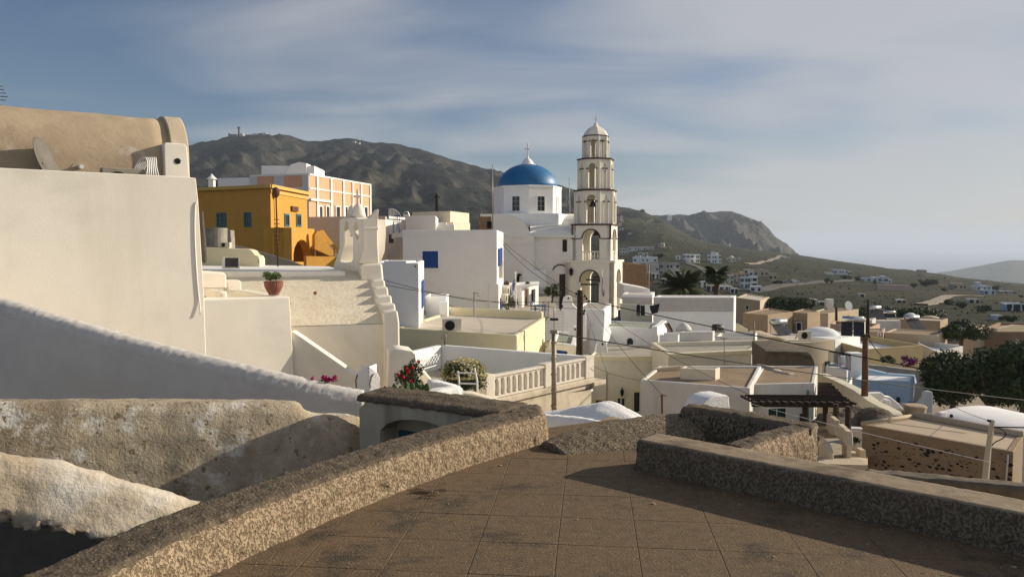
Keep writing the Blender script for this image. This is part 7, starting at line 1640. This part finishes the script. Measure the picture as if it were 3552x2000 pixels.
far('white house with turquoise shutters at the bend of the road', 2572, 1000, 36, 38, win=3, floors=2, m=mat('far_bluish_white', (.60, .66, .70), (.55, .61, .65), .4))
far('bright white house with square windows by the road bend', 2601, 996, 30, 36, win=3, floors=2, yaw=25, m=WHITER)
far('low white annex with an arch beside the road', 2606, 1012, 40, 18, win=2, yaw=25, m=WHITER)
far('orange cream house behind the turquoise shuttered house', 2545, 978, 42, 28, win=3, floors=2, m=mat('far_orange_cream', (.62, .46, .30), (.56, .41, .27), .4), parts=((.5, .9, 8, 0),))
far('pale grey house with dark garage left of the orange cream house', 2520, 985, 26, 30, win=2, floors=2, m=GREYW)
far('square tan house on top of the road cluster', 2617, 960, 54, 23, win=3, m=TANL, parts=((.5, .56, 5, 0),))
far('small tan house with two windows at the right of the road cluster', 2671, 975, 25, 26, win=2, m=TANL, yaw=18)
far('small white roofed house left in the road cluster', 2584, 950, 26, 15, win=2, m=CREAM)
far('long low white warehouse wall below the palms', 2330, 958, 60, 8, win=0, m=WHITE)
far('bright white cube house lit on the mountain shoulder', 2313, 758, 9, 13, Yh=1500, win=1, m=WHITER)
far('white annex of the cube house on the mountain shoulder', 2321, 757, 9, 9, Yh=1502, win=1, m=WHITER)
rr5 = random.Random(5)
names5 = ['highest', 'second', 'third', 'fourth', 'fifth', 'sixth', 'seventh', 'lowest']
for k, (x, y, w, h, m_) in enumerate(((2135, 765, 12, 13, TANL), (2150, 763, 9, 14, WHITE), (2155, 775, 8, 12, CREAM), (2145, 786, 12, 14, CREAM), (2147, 800, 9, 8, WHITER), (2158, 800, 6, 10, WHITER), (2176, 785, 9, 7, TANL), (2137, 775, 8, 9, TANL))):
    far(('tan', 'white', 'narrow cream', 'tall cream', 'bright white', 'slim white', 'lone tan', 'small tan')[k] + ' house of the steep hamlet just right of the tower', x, y, w, h, win=1, m=m_, group='hamlet houses right of the bell tower')
for k, (x, y, w, h, m_) in enumerate(((2245, 775, 12, 12, YCREAM), (2258, 772, 8, 12, YCREAM), (2254, 785, 14, 10, TANL), (2268, 788, 16, 9, TAN), (2280, 784, 12, 9, TANL), (2266, 797, 20, 8, TANL))):
    far(('yellow cube', 'slim yellow', 'tan stepped', 'wide brown', 'right tan', 'lowest pale')[k] + ' house of the hamlet on the slope under the ridge', x, y, w, h, win=1, m=m_, group='hamlet houses on the slope')
far('long white ruin on the slope below the hamlets', 2178, 812, 22, 4, win=0, m=WHITE)
far('tiny white hut alone on the brown slope', 2236, 808, 4, 7, win=0, m=WHITER)
far('pale field hut below the two hamlets', 2298, 828, 9, 8, win=0, m=TANL)
far('tiny white hut at the foot of the headland', 2529, 849, 7, 5, win=0, m=WHITER)
far('small white field hut left of the headland foot', 2364, 838, 5, 5, win=0, m=WHITER)
far('small white field hut under the dark headland cliff', 2431, 838, 5, 5, win=0, m=WHITER)
far('low white farm buildings by the headland track', 2724, 898, 16, 6, win=1, m=WHITE)
far('long white farm roof on the far field edge', 2708, 892, 20, 4, win=0, m=WHITE)
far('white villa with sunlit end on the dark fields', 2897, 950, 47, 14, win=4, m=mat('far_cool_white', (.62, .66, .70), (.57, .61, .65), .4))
far('bright sunlit annex of the white villa', 2944, 956, 14, 16, win=2, m=CREAM, yaw=30)
far('long low white wall left of the white villa', 2867, 951, 26, 5, win=0, m=WHITE)
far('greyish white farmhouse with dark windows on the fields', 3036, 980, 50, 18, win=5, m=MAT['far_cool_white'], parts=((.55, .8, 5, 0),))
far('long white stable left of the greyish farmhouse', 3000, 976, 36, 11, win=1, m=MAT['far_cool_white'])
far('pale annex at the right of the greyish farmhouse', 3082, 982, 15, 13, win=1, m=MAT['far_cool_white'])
prism('pink_field_wall', 'long pinkish wall around a field in the valley', 'wall', FaceA(3105, yrow(3100, 1008), 0), ((3040, 1018), (3042, 986), (3155, 989), (3168, 996), (3166, 1018)), 0, 2, mat('pink_lime', (.50, .40, .34), (.46, .37, .31), .5), 0)
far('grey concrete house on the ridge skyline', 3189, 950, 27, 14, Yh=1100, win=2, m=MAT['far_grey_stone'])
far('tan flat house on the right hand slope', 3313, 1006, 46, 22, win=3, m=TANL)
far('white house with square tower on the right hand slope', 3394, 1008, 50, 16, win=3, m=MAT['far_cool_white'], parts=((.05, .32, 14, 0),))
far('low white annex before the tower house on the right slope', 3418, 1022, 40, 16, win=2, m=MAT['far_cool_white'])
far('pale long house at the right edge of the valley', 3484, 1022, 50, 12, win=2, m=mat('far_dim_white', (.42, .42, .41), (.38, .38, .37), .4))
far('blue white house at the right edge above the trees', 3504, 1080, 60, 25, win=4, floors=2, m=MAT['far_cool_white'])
far('small white shed left of the dark trees at the right', 3455, 1112, 26, 16, win=0, m=MAT['far_cool_white'])
far('small pale ruin in the valley left of the tan flat house', 3268, 1000, 16, 9, win=0, m=TANL)
EX = [('white cube left of the palms by the ruin wall', 2262, 968, 26, 18, WHITE), ('low cream house below the tall shaded grey block', 2296, 984, 40, 16, CREAM), ('flat white house between the two palms', 2420, 1000, 34, 22, WHITER), ('cream house behind the round crowned palm', 2455, 1012, 40, 20, CREAM),
      ('long white terrace house below the orange cream house', 2500, 1008, 44, 14, WHITE), ('small sunlit cube right of the round crowned palm', 2538, 1018, 24, 16, WHITER), ('white house left of the square tan house', 2600, 956, 16, 14, WHITER), ('small cream house behind the road cluster', 2640, 948, 18, 10, CREAM),
      ('low white house beyond the wide tree crown', 2800, 1052, 40, 12, WHITE), ('long pale shed right of the wide tree crown', 2850, 1058, 46, 10, GREYW), ('white hut left of the hotel row', 2345, 900, 16, 12, WHITER), ('pale double house above the long white house', 2214, 888, 34, 12, GREYW),
      ('small cream farmhouse in the middle of the right hand fields', 2985, 1030, 22, 10, CREAM), ('pair of white sheds below the pink wall', 3120, 1050, 26, 9, WHITE), ('pale house among the trees of the right valley', 3370, 1052, 34, 13, GREYW)]
for lb, px, row, w, h, m_ in EX: far(lb, px, row, w, h, win=max(1, w // 12), m=m_, floors=2 if h > 15 else 1)
# white villa on the mountain crest and station
def crest(px): return P(px, interp(RIDGE, px), 1750)
stn = thing('summit_station', 'radar station buildings with a tall mast on the mountain top', 'building', crest(830))
CB = mat('far_station_grey', (.16, .17, .18), (.13, .14, .15), .1); CW = mat('far_station_pale', (.52, .48, .44), (.46, .43, .4), .1)
v2b = lambda x, y: view(2, (x, y))[0]
for x0, x1, y0, y1, m_, nm in ((370, 384, 200, 250, CB, 'tower'), (384, 440, 208, 250, CB, 'hall'), (466, 490, 206, 240, CW, 'shed'), (500, 570, 212, 245, CB, 'hall'), (572, 620, 203, 240, CW, 'hall'), (625, 655, 200, 250, CB, 'block'), (655, 690, 198, 250, CW, 'block'), (690, 712, 206, 250, CB, 'block'), (712, 735, 212, 250, CW, 'block')):
    a, b = v2b(x0, y0), v2b(x1, y1); pa, pb = P(a[0], a[1], 1745), P(b[0], b[1] + 6, 1745); MB().box(((pa.x + pb.x) / 2, 1750, (pa.z + pb.z) / 2), (pb.x - pa.x, 16, pa.z - pb.z)).build(nm, m_, stn)
MB().tube([P(829, 480, 1745), P(829, 450, 1745), P(829, 443, 1745)], [3.2, 2.4, 2.0], 8).build('mast', CB, stn); MB().lathe(P(829, 447, 1745), [(2, 0), (4, 1), (4, 4), (2, 5)], 8).build('mast_head', CB, stn)
MB().lathe(P(841, 472, 1740), [(5, -4), (6, 0), (4, 5), (.5, 7)], 10).build('radome', CW, stn, smooth=True)
for k, px in enumerate((1225, 1238, 1243, 1256, 1345, 1352)):
    row = interp(RIDGE, px); o = pole('summit_antenna', ('leftmost','second','third','fourth','fifth','rightmost')[k] + ' thin radio mast on the rounded second summit', 'antenna', P(px, row + 4, 1745), P(px, row - 15 + (k % 3) * 3, 1745), .7, .5, CW, 'radio masts on the second summit')
for k, (px, row, w) in enumerate(((1214, 500, 8), (1228, 494, 12), (1244, 498, 9))):
    p = P(px, row, 1700); o = MB().box(p, (w * .65, 8, 5)).build('summit_hut', CW, None, loc=p); tag(o, ('left', 'middle', 'right')[k] + ' pale hut below the radio masts of the second summit', 'hut')
# village road in the valley, tracks
road('valley_road', 'grey asphalt road curving through the valley', [(2340, 905), (2400, 920), (2440, 936), (2470, 960), (2500, 985), (2560, 1008), (2640, 1008), (2700, 992), (2780, 985), (2860, 978), (2960, 970)], 5, ROADM)
road('dirt_track', 'pale dirt track winding to the headland', [(2590, 916), (2650, 906), (2676, 901), (2696, 895), (2710, 886)], 4, TRACK)
road('dirt_track', 'pale farm track on the right hand slope', [(3200, 1058), (3240, 1050), (3275, 1036), (3300, 1028), (3340, 1026), (3420, 1030)], 4, TRACK)
# parked vehicles as small but shaped cars
def car(label, px, row, m_, l=4.2, group='parked cars by the valley road'):
    Y = yrow(px, row); p = Vector((XY(px, Y)[0], Y, landz(px, Y) + .35)); c = thing('parked_car', label, 'car', p, group)
    prof = [(-l / 2, .25), (-l / 2, .75), (-l * .42, .9), (-l * .25, .95), (-l * .15, 1.42), (l * .2, 1.45), (l * .35, .95), (l * .48, .85), (l / 2, .6), (l / 2, .25)]
    MB().poly_ext([p + Vector((x, -.85, z)) for x, z in prof], (0, 1.7, 0)).build('body', m_, c, bevel=.05)
    MB().poly_ext([p + Vector((x, -.87, z)) for x, z in ((-l * .2, .98), (-l * .12, 1.35), (l * .18, 1.37), (l * .28, .98))], (0, .03, 0)).build('side_window', GLASS, c)
    for x in (-l * .32, l * .32): MB().tube([p + Vector((x, -.9, .32)), p + Vector((x, -.7, .32))], .33, 10).build('wheel', BLACK, c)
car('white car parked at the roadside above the dark bush', 2756, 984, WHITER); car('silver car parked at the right end of the road cluster', 2735, 985, METAL); car('dark car parked under the tan houses', 2700, 988, BLACK)
car('pale van parked below the palms beside the warehouse wall', 2445, 965, WHITE, 5)
# ---------------------------------------------------------------- palms
def palm(label, px, row_base, row_crown, Y, rad, nf, droop, seed, skirt=False):
    r = random.Random(seed); b = P(px, row_base, Y); top = P(px, row_crown, Y); t = thing('palm_tree', label, 'palm tree', b, 'palm trees')
    MB().tube([b - Vector((0, 0, 2)), b.lerp(top, .5) + Vector((.08, 0, 0)), top], [.36, .30, .34], 9).build('trunk', BARK, t)
    for v in range(3):
        pass
    protos = []
    def frond(L, dr, name):
        mb = MB(); n = 12; pts = []
        for i in range(n + 1):
            s = i / n; pts.append(Vector((L * s * (1 - .18 * s * dr), 0, L * (.42 * s - dr * .95 * s * s))))
        mb.tube(pts, [.035 * (1 - .8 * i / n) + .008 for i in range(n + 1)], 4)
        for i in range(2, n + 1):
            for q in (0, .5):
                if i == n and q: continue
                p = pts[i] if not q else (pts[i] + pts[min(i + 1, n)]) / 2; ll = L * .26 * (1 - abs((i / n) - .45) * 1.1) + .1
                for s in (-1, 1):
                    e = p + Vector((ll * .55, s * ll * .75, -ll * .32)); w = Vector((.085, -s * .03, 0)); mb.add([p - w, p + w, e], [(0, 1, 2)])
        return mb
    meshes = []
    for L, dr in ((rad, droop), (rad * .9, droop * .6), (rad * .8, droop * 1.6), (rad * 1.05, droop * 1.1)):
        o = frond(L, dr, 'frond').build('frond', PALMG, None); meshes.append(o.data); bpy.data.objects.remove(o)
    for k in range(nf):
        o = bpy.data.objects.new('frond', meshes[k % 4]); COL.objects.link(o); o.parent = t
        o.location = top - b + Vector((0, 0, .1)); el_ = r.uniform(-.5, .95) if not skirt else r.uniform(-1.2, .9)
        o.rotation_euler = (0, -el_ + .3, r.random() * 2 * pi)
    return t
palm('broad bushy palm with wide drooping fronds behind the white long house', 2368, 1030, 1000, 88, 2.9, 110, .30, 4)
palm('taller palm with a round crown right of the bushy palm', 2484, 1030, 952, 92, 1.75, 80, .42, 6)
# ---------------------------------------------------------------- trees
bushy('olive_tree', 'wide dark green tree crown behind the tan corner house', 'tree', P(2725, 1090, 96), (3.9, 3.0, 1.15), 7000, .17, LEAFD, trunk=.1, lumps=14, seed=11)
bushy('round_tree', 'round dark green tree on the right between tan houses', 'tree', P(3332, 1205, 68), (1.9, 1.7, 1.35), 6000, .13, LEAFD, trunk=.2, lumps=11, seed=12)
bushy('dark_tree', 'large dark spreading tree left in the grove at the right edge', 'tree', P(3300, 1440, 45), (1.9, 1.8, 1.9), 9000, .12, LEAFD, trunk=.25, lumps=12, seed=13)
bushy('dark_tree', 'big dark tree in the middle of the grove at the right edge', 'tree', P(3430, 1455, 43), (2.2, 1.9, 2.0), 11000, .12, LEAFD, trunk=.3, lumps=13, seed=14)
bushy('dark_tree', 'dark tree cut by the right edge of the photograph', 'tree', P(3545, 1450, 42), (2.1, 1.9, 2.1), 11000, .12, LEAFD, trunk=.3, lumps=13, seed=15)
bushy('pine_tree', 'loose pine crown above the grove at the right edge', 'tree', P(3530, 1330, 48), (1.4, 1.3, .9), 3500, .10, LEAFM, trunk=.9, lumps=8, seed=16)
bushy('green_bush', 'fresh green bush between the round tree and the grove', 'bush', P(3420, 1265, 58), (1.6, 1.3, .7), 2600, .11, LEAFM, lumps=8, seed=17)
bushy('green_bush', 'small green bush on the wall left of the purple flowers', 'bush', P(3078, 1266, 55.5), (.6, .5, .4), 700, .08, LEAFM, lumps=4, seed=18)
bushy('bougainvillea', 'purple bougainvillea hanging over the grey retaining wall', 'bush', P(3150, 1275, 52.5), (.75, .5, .45), 500, .09, PURP, lumps=5, seed=19, parts=('flowers', 'stem'))
bushy('bougainvillea', 'small patch of dark pink flowers right of the purple bougainvillea', 'bush', P(3224, 1258, 54), (.5, .4, .2), 250, .08, PURP, lumps=3, seed=20, parts=('flowers', 'stem'))
bushy('dark_bush', 'dark hedge of bushes behind the solar heaters', 'bush', P(3100, 1112, 108), (7.5, 2.5, 1.0), 4200, .22, LEAFD, lumps=14, seed=21)
FT_ = [(2238, 880, 14, 14, 'dark round shrub in the shaded hamlet'), (2285, 895, 22, 14, 'dark tree clump right of the long white house'), (2872, 985, 12, 22, 'dark tree standing on the valley road'), (2888, 985, 9, 14, 'smaller dark tree right of the tree on the road'), (2940, 972, 26, 16, 'wide tree clump below the white villa'),
       (2978, 975, 16, 18, 'dark tree right of the white villa'), (3036, 990, 8, 18, 'small dark tree at the left end of the pink wall'), (3175, 1000, 14, 18, 'dark tree at the right end of the pink wall'), (3215, 995, 24, 26, 'large dark tree right of the pink wall'), (3240, 990, 20, 24, 'dark tree merging with the large tree by the pink wall'),
       (3300, 1060, 26, 22, 'dark tree below the farm track'), (3345, 1070, 28, 22, 'broad dark tree in the right valley'), (3420, 1085, 30, 26, 'dark rounded tree in front of the tower house'), (3385, 1000, 10, 16, 'tree left of the white tower house'), (3460, 1010, 18, 18, 'dark tree right of the white tower house'),
       (3520, 1120, 30, 26, 'dark tree clump at the right edge below the blue white house'), (3490, 1115, 20, 20, 'dark bush beside the small white shed'), (3280, 1010, 14, 14, 'olive tree left of the tan flat house'), (2225, 740, 12, 14, 'lone tree on the ridge skyline right of the tower')]
for k, (px, row, rx, h_, lb) in enumerate(FT_):
    Y = yrow(px, row) if row > 760 else 1480; k_ = Y / FL; p = Vector((XY(px, Y)[0], Y, min(landz(px, Y), Z(row, Y)) if row > 760 else Z(row, Y)))
    bushy('far_tree', lb, 'tree', p, (rx * k_, rx * k_ * .8, h_ * k_ * .55), 700, max(.14, rx * k_ * .13), LEAFD, trunk=h_ * k_ * .05, lumps=7, seed=30 + k)
def scrub():
    mb = MB(); r = random.Random(77); 
    for _ in range(1500):
        px = r.uniform(2150, 3700); Y = 95 * (12 ** r.random()); R = interp(RRAD, px)
        if Y > R: continue
        x = XY(px, Y)[0]; z = landz(px, Y); s = r.uniform(.15, .42) * (1 + Y / 500)
        mb.leafy((x, Y, z + s * .3), (s, s, s * .6), 9, s * .6, r, shell=.3)
    return mb
tag(scrub().build('scrub', mat('dull_scrub', (.032, .038, .020), (.045, .048, .026), .8)), 'low dry shrubs dotted over the terraced fields', 'shrubs', kind='stuff')
# ---------------------------------------------------------------- flowers and plants in the foreground gardens
rb = bushy('flowering_bush', 'large green bush covered with cream blossoms on the white terrace', 'bush', P(1610, 1400, 18.6), (.58, .46, .46), 4600, .038, LEAFM, trunk=.22, lumps=15, seed=40, blossoms=(BLOSSOM, 620, .035, .0))
rb2 = bushy('red_hibiscus', 'leafy plant with bright red flowers before the cream buttress', 'plant', P(1425, 1390, 13.5), (.27, .22, .33), 1300, .028, LEAFD, trunk=.05, lumps=9, seed=41)
r = random.Random(4)
for k, (x, y) in enumerate(((1453, 1254), (1412, 1278), (1416, 1290), (1433, 1274), (1381, 1299), (1399, 1307), (1425, 1322))):
    c = P(x, y, 13.1); mb = MB(); mb.leafy(c, (.03, .03, .03), 26, .028, r, shell=.2); mb.build('flower', REDF, rb2)
for k in range(8):
    x = 1376 + k * 12; yt = 1250 + abs(k - 5) * 10; MB().tube([P(1410 + k * 3, 1350, 13.3), P((x + 1418) / 2, 1310, 13.3), P(x, yt, 13.3)], [.012, .009, .004], 5).build('stem', BARK, rb2)
    MB().leafy(P(x, yt + 12, 13.3), (.06, .05, .12), 60, .025, r).build('leaf_spray', LEAFD, rb2)
cc2 = thing('cactus_clump', 'green cactus pads growing at the foot of the red flowers', 'cactus', P(1420, 1370, 12.6))
PAD = mat('cactus_green', (.06, .12, .035), (.045, .09, .028), 6, rough=.6)
for k in range(34):
    x = 1330 + r.random() * 155; y = 1335 + r.random() * 34 - (max(0, 30 - abs(x - 1430)) * .8); c = P(x, y + 8, 12.5 + r.random() * .6); a = r.random() * pi; s = r.uniform(.045, .08)
    MB().lathe(c, [(s * .25, -s * .6), (s * .6, 0), (s * .62, s * .5), (s * .35, s * 1.1), (.005, s * 1.3)], 8, a0=a, squash=.45).build('pad', PAD, cc2, smooth=True)
pf_ = bushy('pink_bougainvillea', 'sprig of magenta flowers above the long shaded white wall', 'flowers', P(1138, 1325, 12.6), (.20, .10, .03), 40, .03, LEAFD, seed=42)
mb = MB()
for x, y in ((1120, 1306), (1128, 1310), (1140, 1314), (1135, 1318), (1158, 1310), (1162, 1308), (1150, 1318), (1085, 1312)): mb.leafy(P(x, y, 12.4), (.035, .03, .035), 26, .03, r, shell=.2)
mb.build('petals', PINK, pf_)['kind'] = 'stuff'
MB().tube([P(1120, 1340, 12.5), P(1135, 1318, 12.4), P(1160, 1310, 12.4)], .005, 4).build('stem', BARK, pf_)
# ---------------------------------------------------------------- wires
def wire(label, a, b, sag=.02, r_=.016, group='overhead wires', m_=BLACK, n=16):
    a, b = Vector(a), Vector(b); L = (b - a).length
    pts = [a.lerp(b, k / n) - Vector((0, 0, sag * L * 4 * (k / n) * (1 - k / n))) for k in range(n + 1)]
    o = MB().tube(pts, r_ * .72, 5).build('overhead_wire', m_, None, loc=a); tag(o, label, 'wire', group)
PT = lambda dx=0, row=1030: P(2013 + dx, row, 36)
wire('thick black cable from the dark pole running down to the right edge', PT(28, 1042), P(3600, 1356, 22), .003, .028)
wire('black cable from the galvanised mast to the right edge of the view', P(1925, 1155, 15.5), P(3600, 1392, 21), .006, .016)
wire('short curl of black cable at the head of the galvanised mast', P(1925, 1155, 15.5), P(1918, 1180, 15.4), -.1, .014)
wire('upper wire from the dark pole to the white block house corner', PT(-12, 1022), P(1728, 822, 50), .012, .018)
wire('lower wire from the dark pole to the white block house corner', PT(-12, 1030), P(1728, 828, 50), .03, .018)
wire('thin wire from the dark pole up to the church gable', PT(-10, 1018), P(1842, 895, 60), .02, .012)
wire('nearly level wire from the dark pole towards the wire post', PT(-10, 1046), P(1645, 1043, 41), .006, .016)
wire('wire from the wire post to the stepped gable', P(1645, 1043, 41), P(1322, 968, 26), .004, .018)
wire('second wire from the dark pole to the stepped gable', PT(-10, 1070), P(1322, 985, 26), .012, .016)
wire('thin wire from the dark pole down to the conduit on the cream house', PT(14, 1060), P(2105, 1290, 44), .01, .012)
wire('thin wire from the dark pole to the mast before the brown roof', PT(20, 1046), P(2296, 1368, 22), .01, .012)
wire('long thin wire from the dark pole over the brown roof', PT(22, 1042), P(2592, 1364, 26), .025, .012)
wire('wire from the rusty pole down to the purple flowers', P(3010, 1170, 34), P(3150, 1254, 52), .03, .03)
wire('long wire from the concrete post to the left across the steps', P(3430, 1458, 16.6), P(3270, 1384, 34), .004, .010)
wire('black cable from the concrete post to the right edge', P(3446, 1480, 16.6), P(3640, 1483, 15), .0, .02)
wire('pair of thin pale wires crossing the pergola', P(2600, 1398, 22), P(3430, 1600, 14), .004, .010, m_=CLOTHW)
wire('wire from the left end of the balustrade post to the brown roof', P(2058, 1270, 28), P(2230, 1318, 30), .03, .012)
wire('thin wire running down to the low cream wall at the left', P(735, 850, 30), P(900, 908, 27), .004, .014)
wire('black wire entering at the top left edge', P(-60, 345, 19), P(90, 388, 19), .02, .02)
aa = thing('left_edge_antenna', 'grey tv antenna cut by the left edge of the view', 'antenna', P(-5, 390, 20)); MB().tube([P(-5, 400, 20), P(-5, 290, 20)], .03, 6).build('mast', METAL, aa)
for k in range(5): MB().tube([P(-30, 298 + k * 12, 20), P(28 - abs(k - 3) * 6, 300 + k * 12, 20)], .012, 5).build('rod', METAL, aa)
# ---------------------------------------------------------------- haze
hz_ = MB().box((0, 14000, -5), (52000, 44000, 600)).build('haze', [None]) if False else None
me = bpy.data.meshes.new('haze'); X0, X1, Y0, Y1, Z0, Z1 = -26000, 26000, -3000, 40000, -331.5, 300
me.from_pydata([(x, y, z) for z in (Z0, Z1) for y in (Y0, Y1) for x in (X0, X1)], [], [(0, 2, 3, 1), (4, 5, 7, 6), (0, 1, 5, 4), (1, 3, 7, 5), (3, 2, 6, 7), (2, 0, 4, 6)])
hm = bpy.data.materials.new('haze_air'); hm.use_nodes = True; hn = hm.node_tree; hn.nodes.clear()
ho = N(hn, 'ShaderNodeOutputMaterial'); pvn = N(hn, 'ShaderNodeVolumePrincipled'); pvn.inputs['Color'].default_value = (.72, .82, .97, 1); pvn.inputs['Density'].default_value = 9.5e-5; pvn.inputs['Anisotropy'].default_value = 0.1
hn.links.new(pvn.outputs[0], ho.inputs['Volume']); me.materials.append(hm)
haze = bpy.data.objects.new('haze', me); COL.objects.link(haze); tag(haze, 'pale sea haze in the air over the valley', kind='stuff')
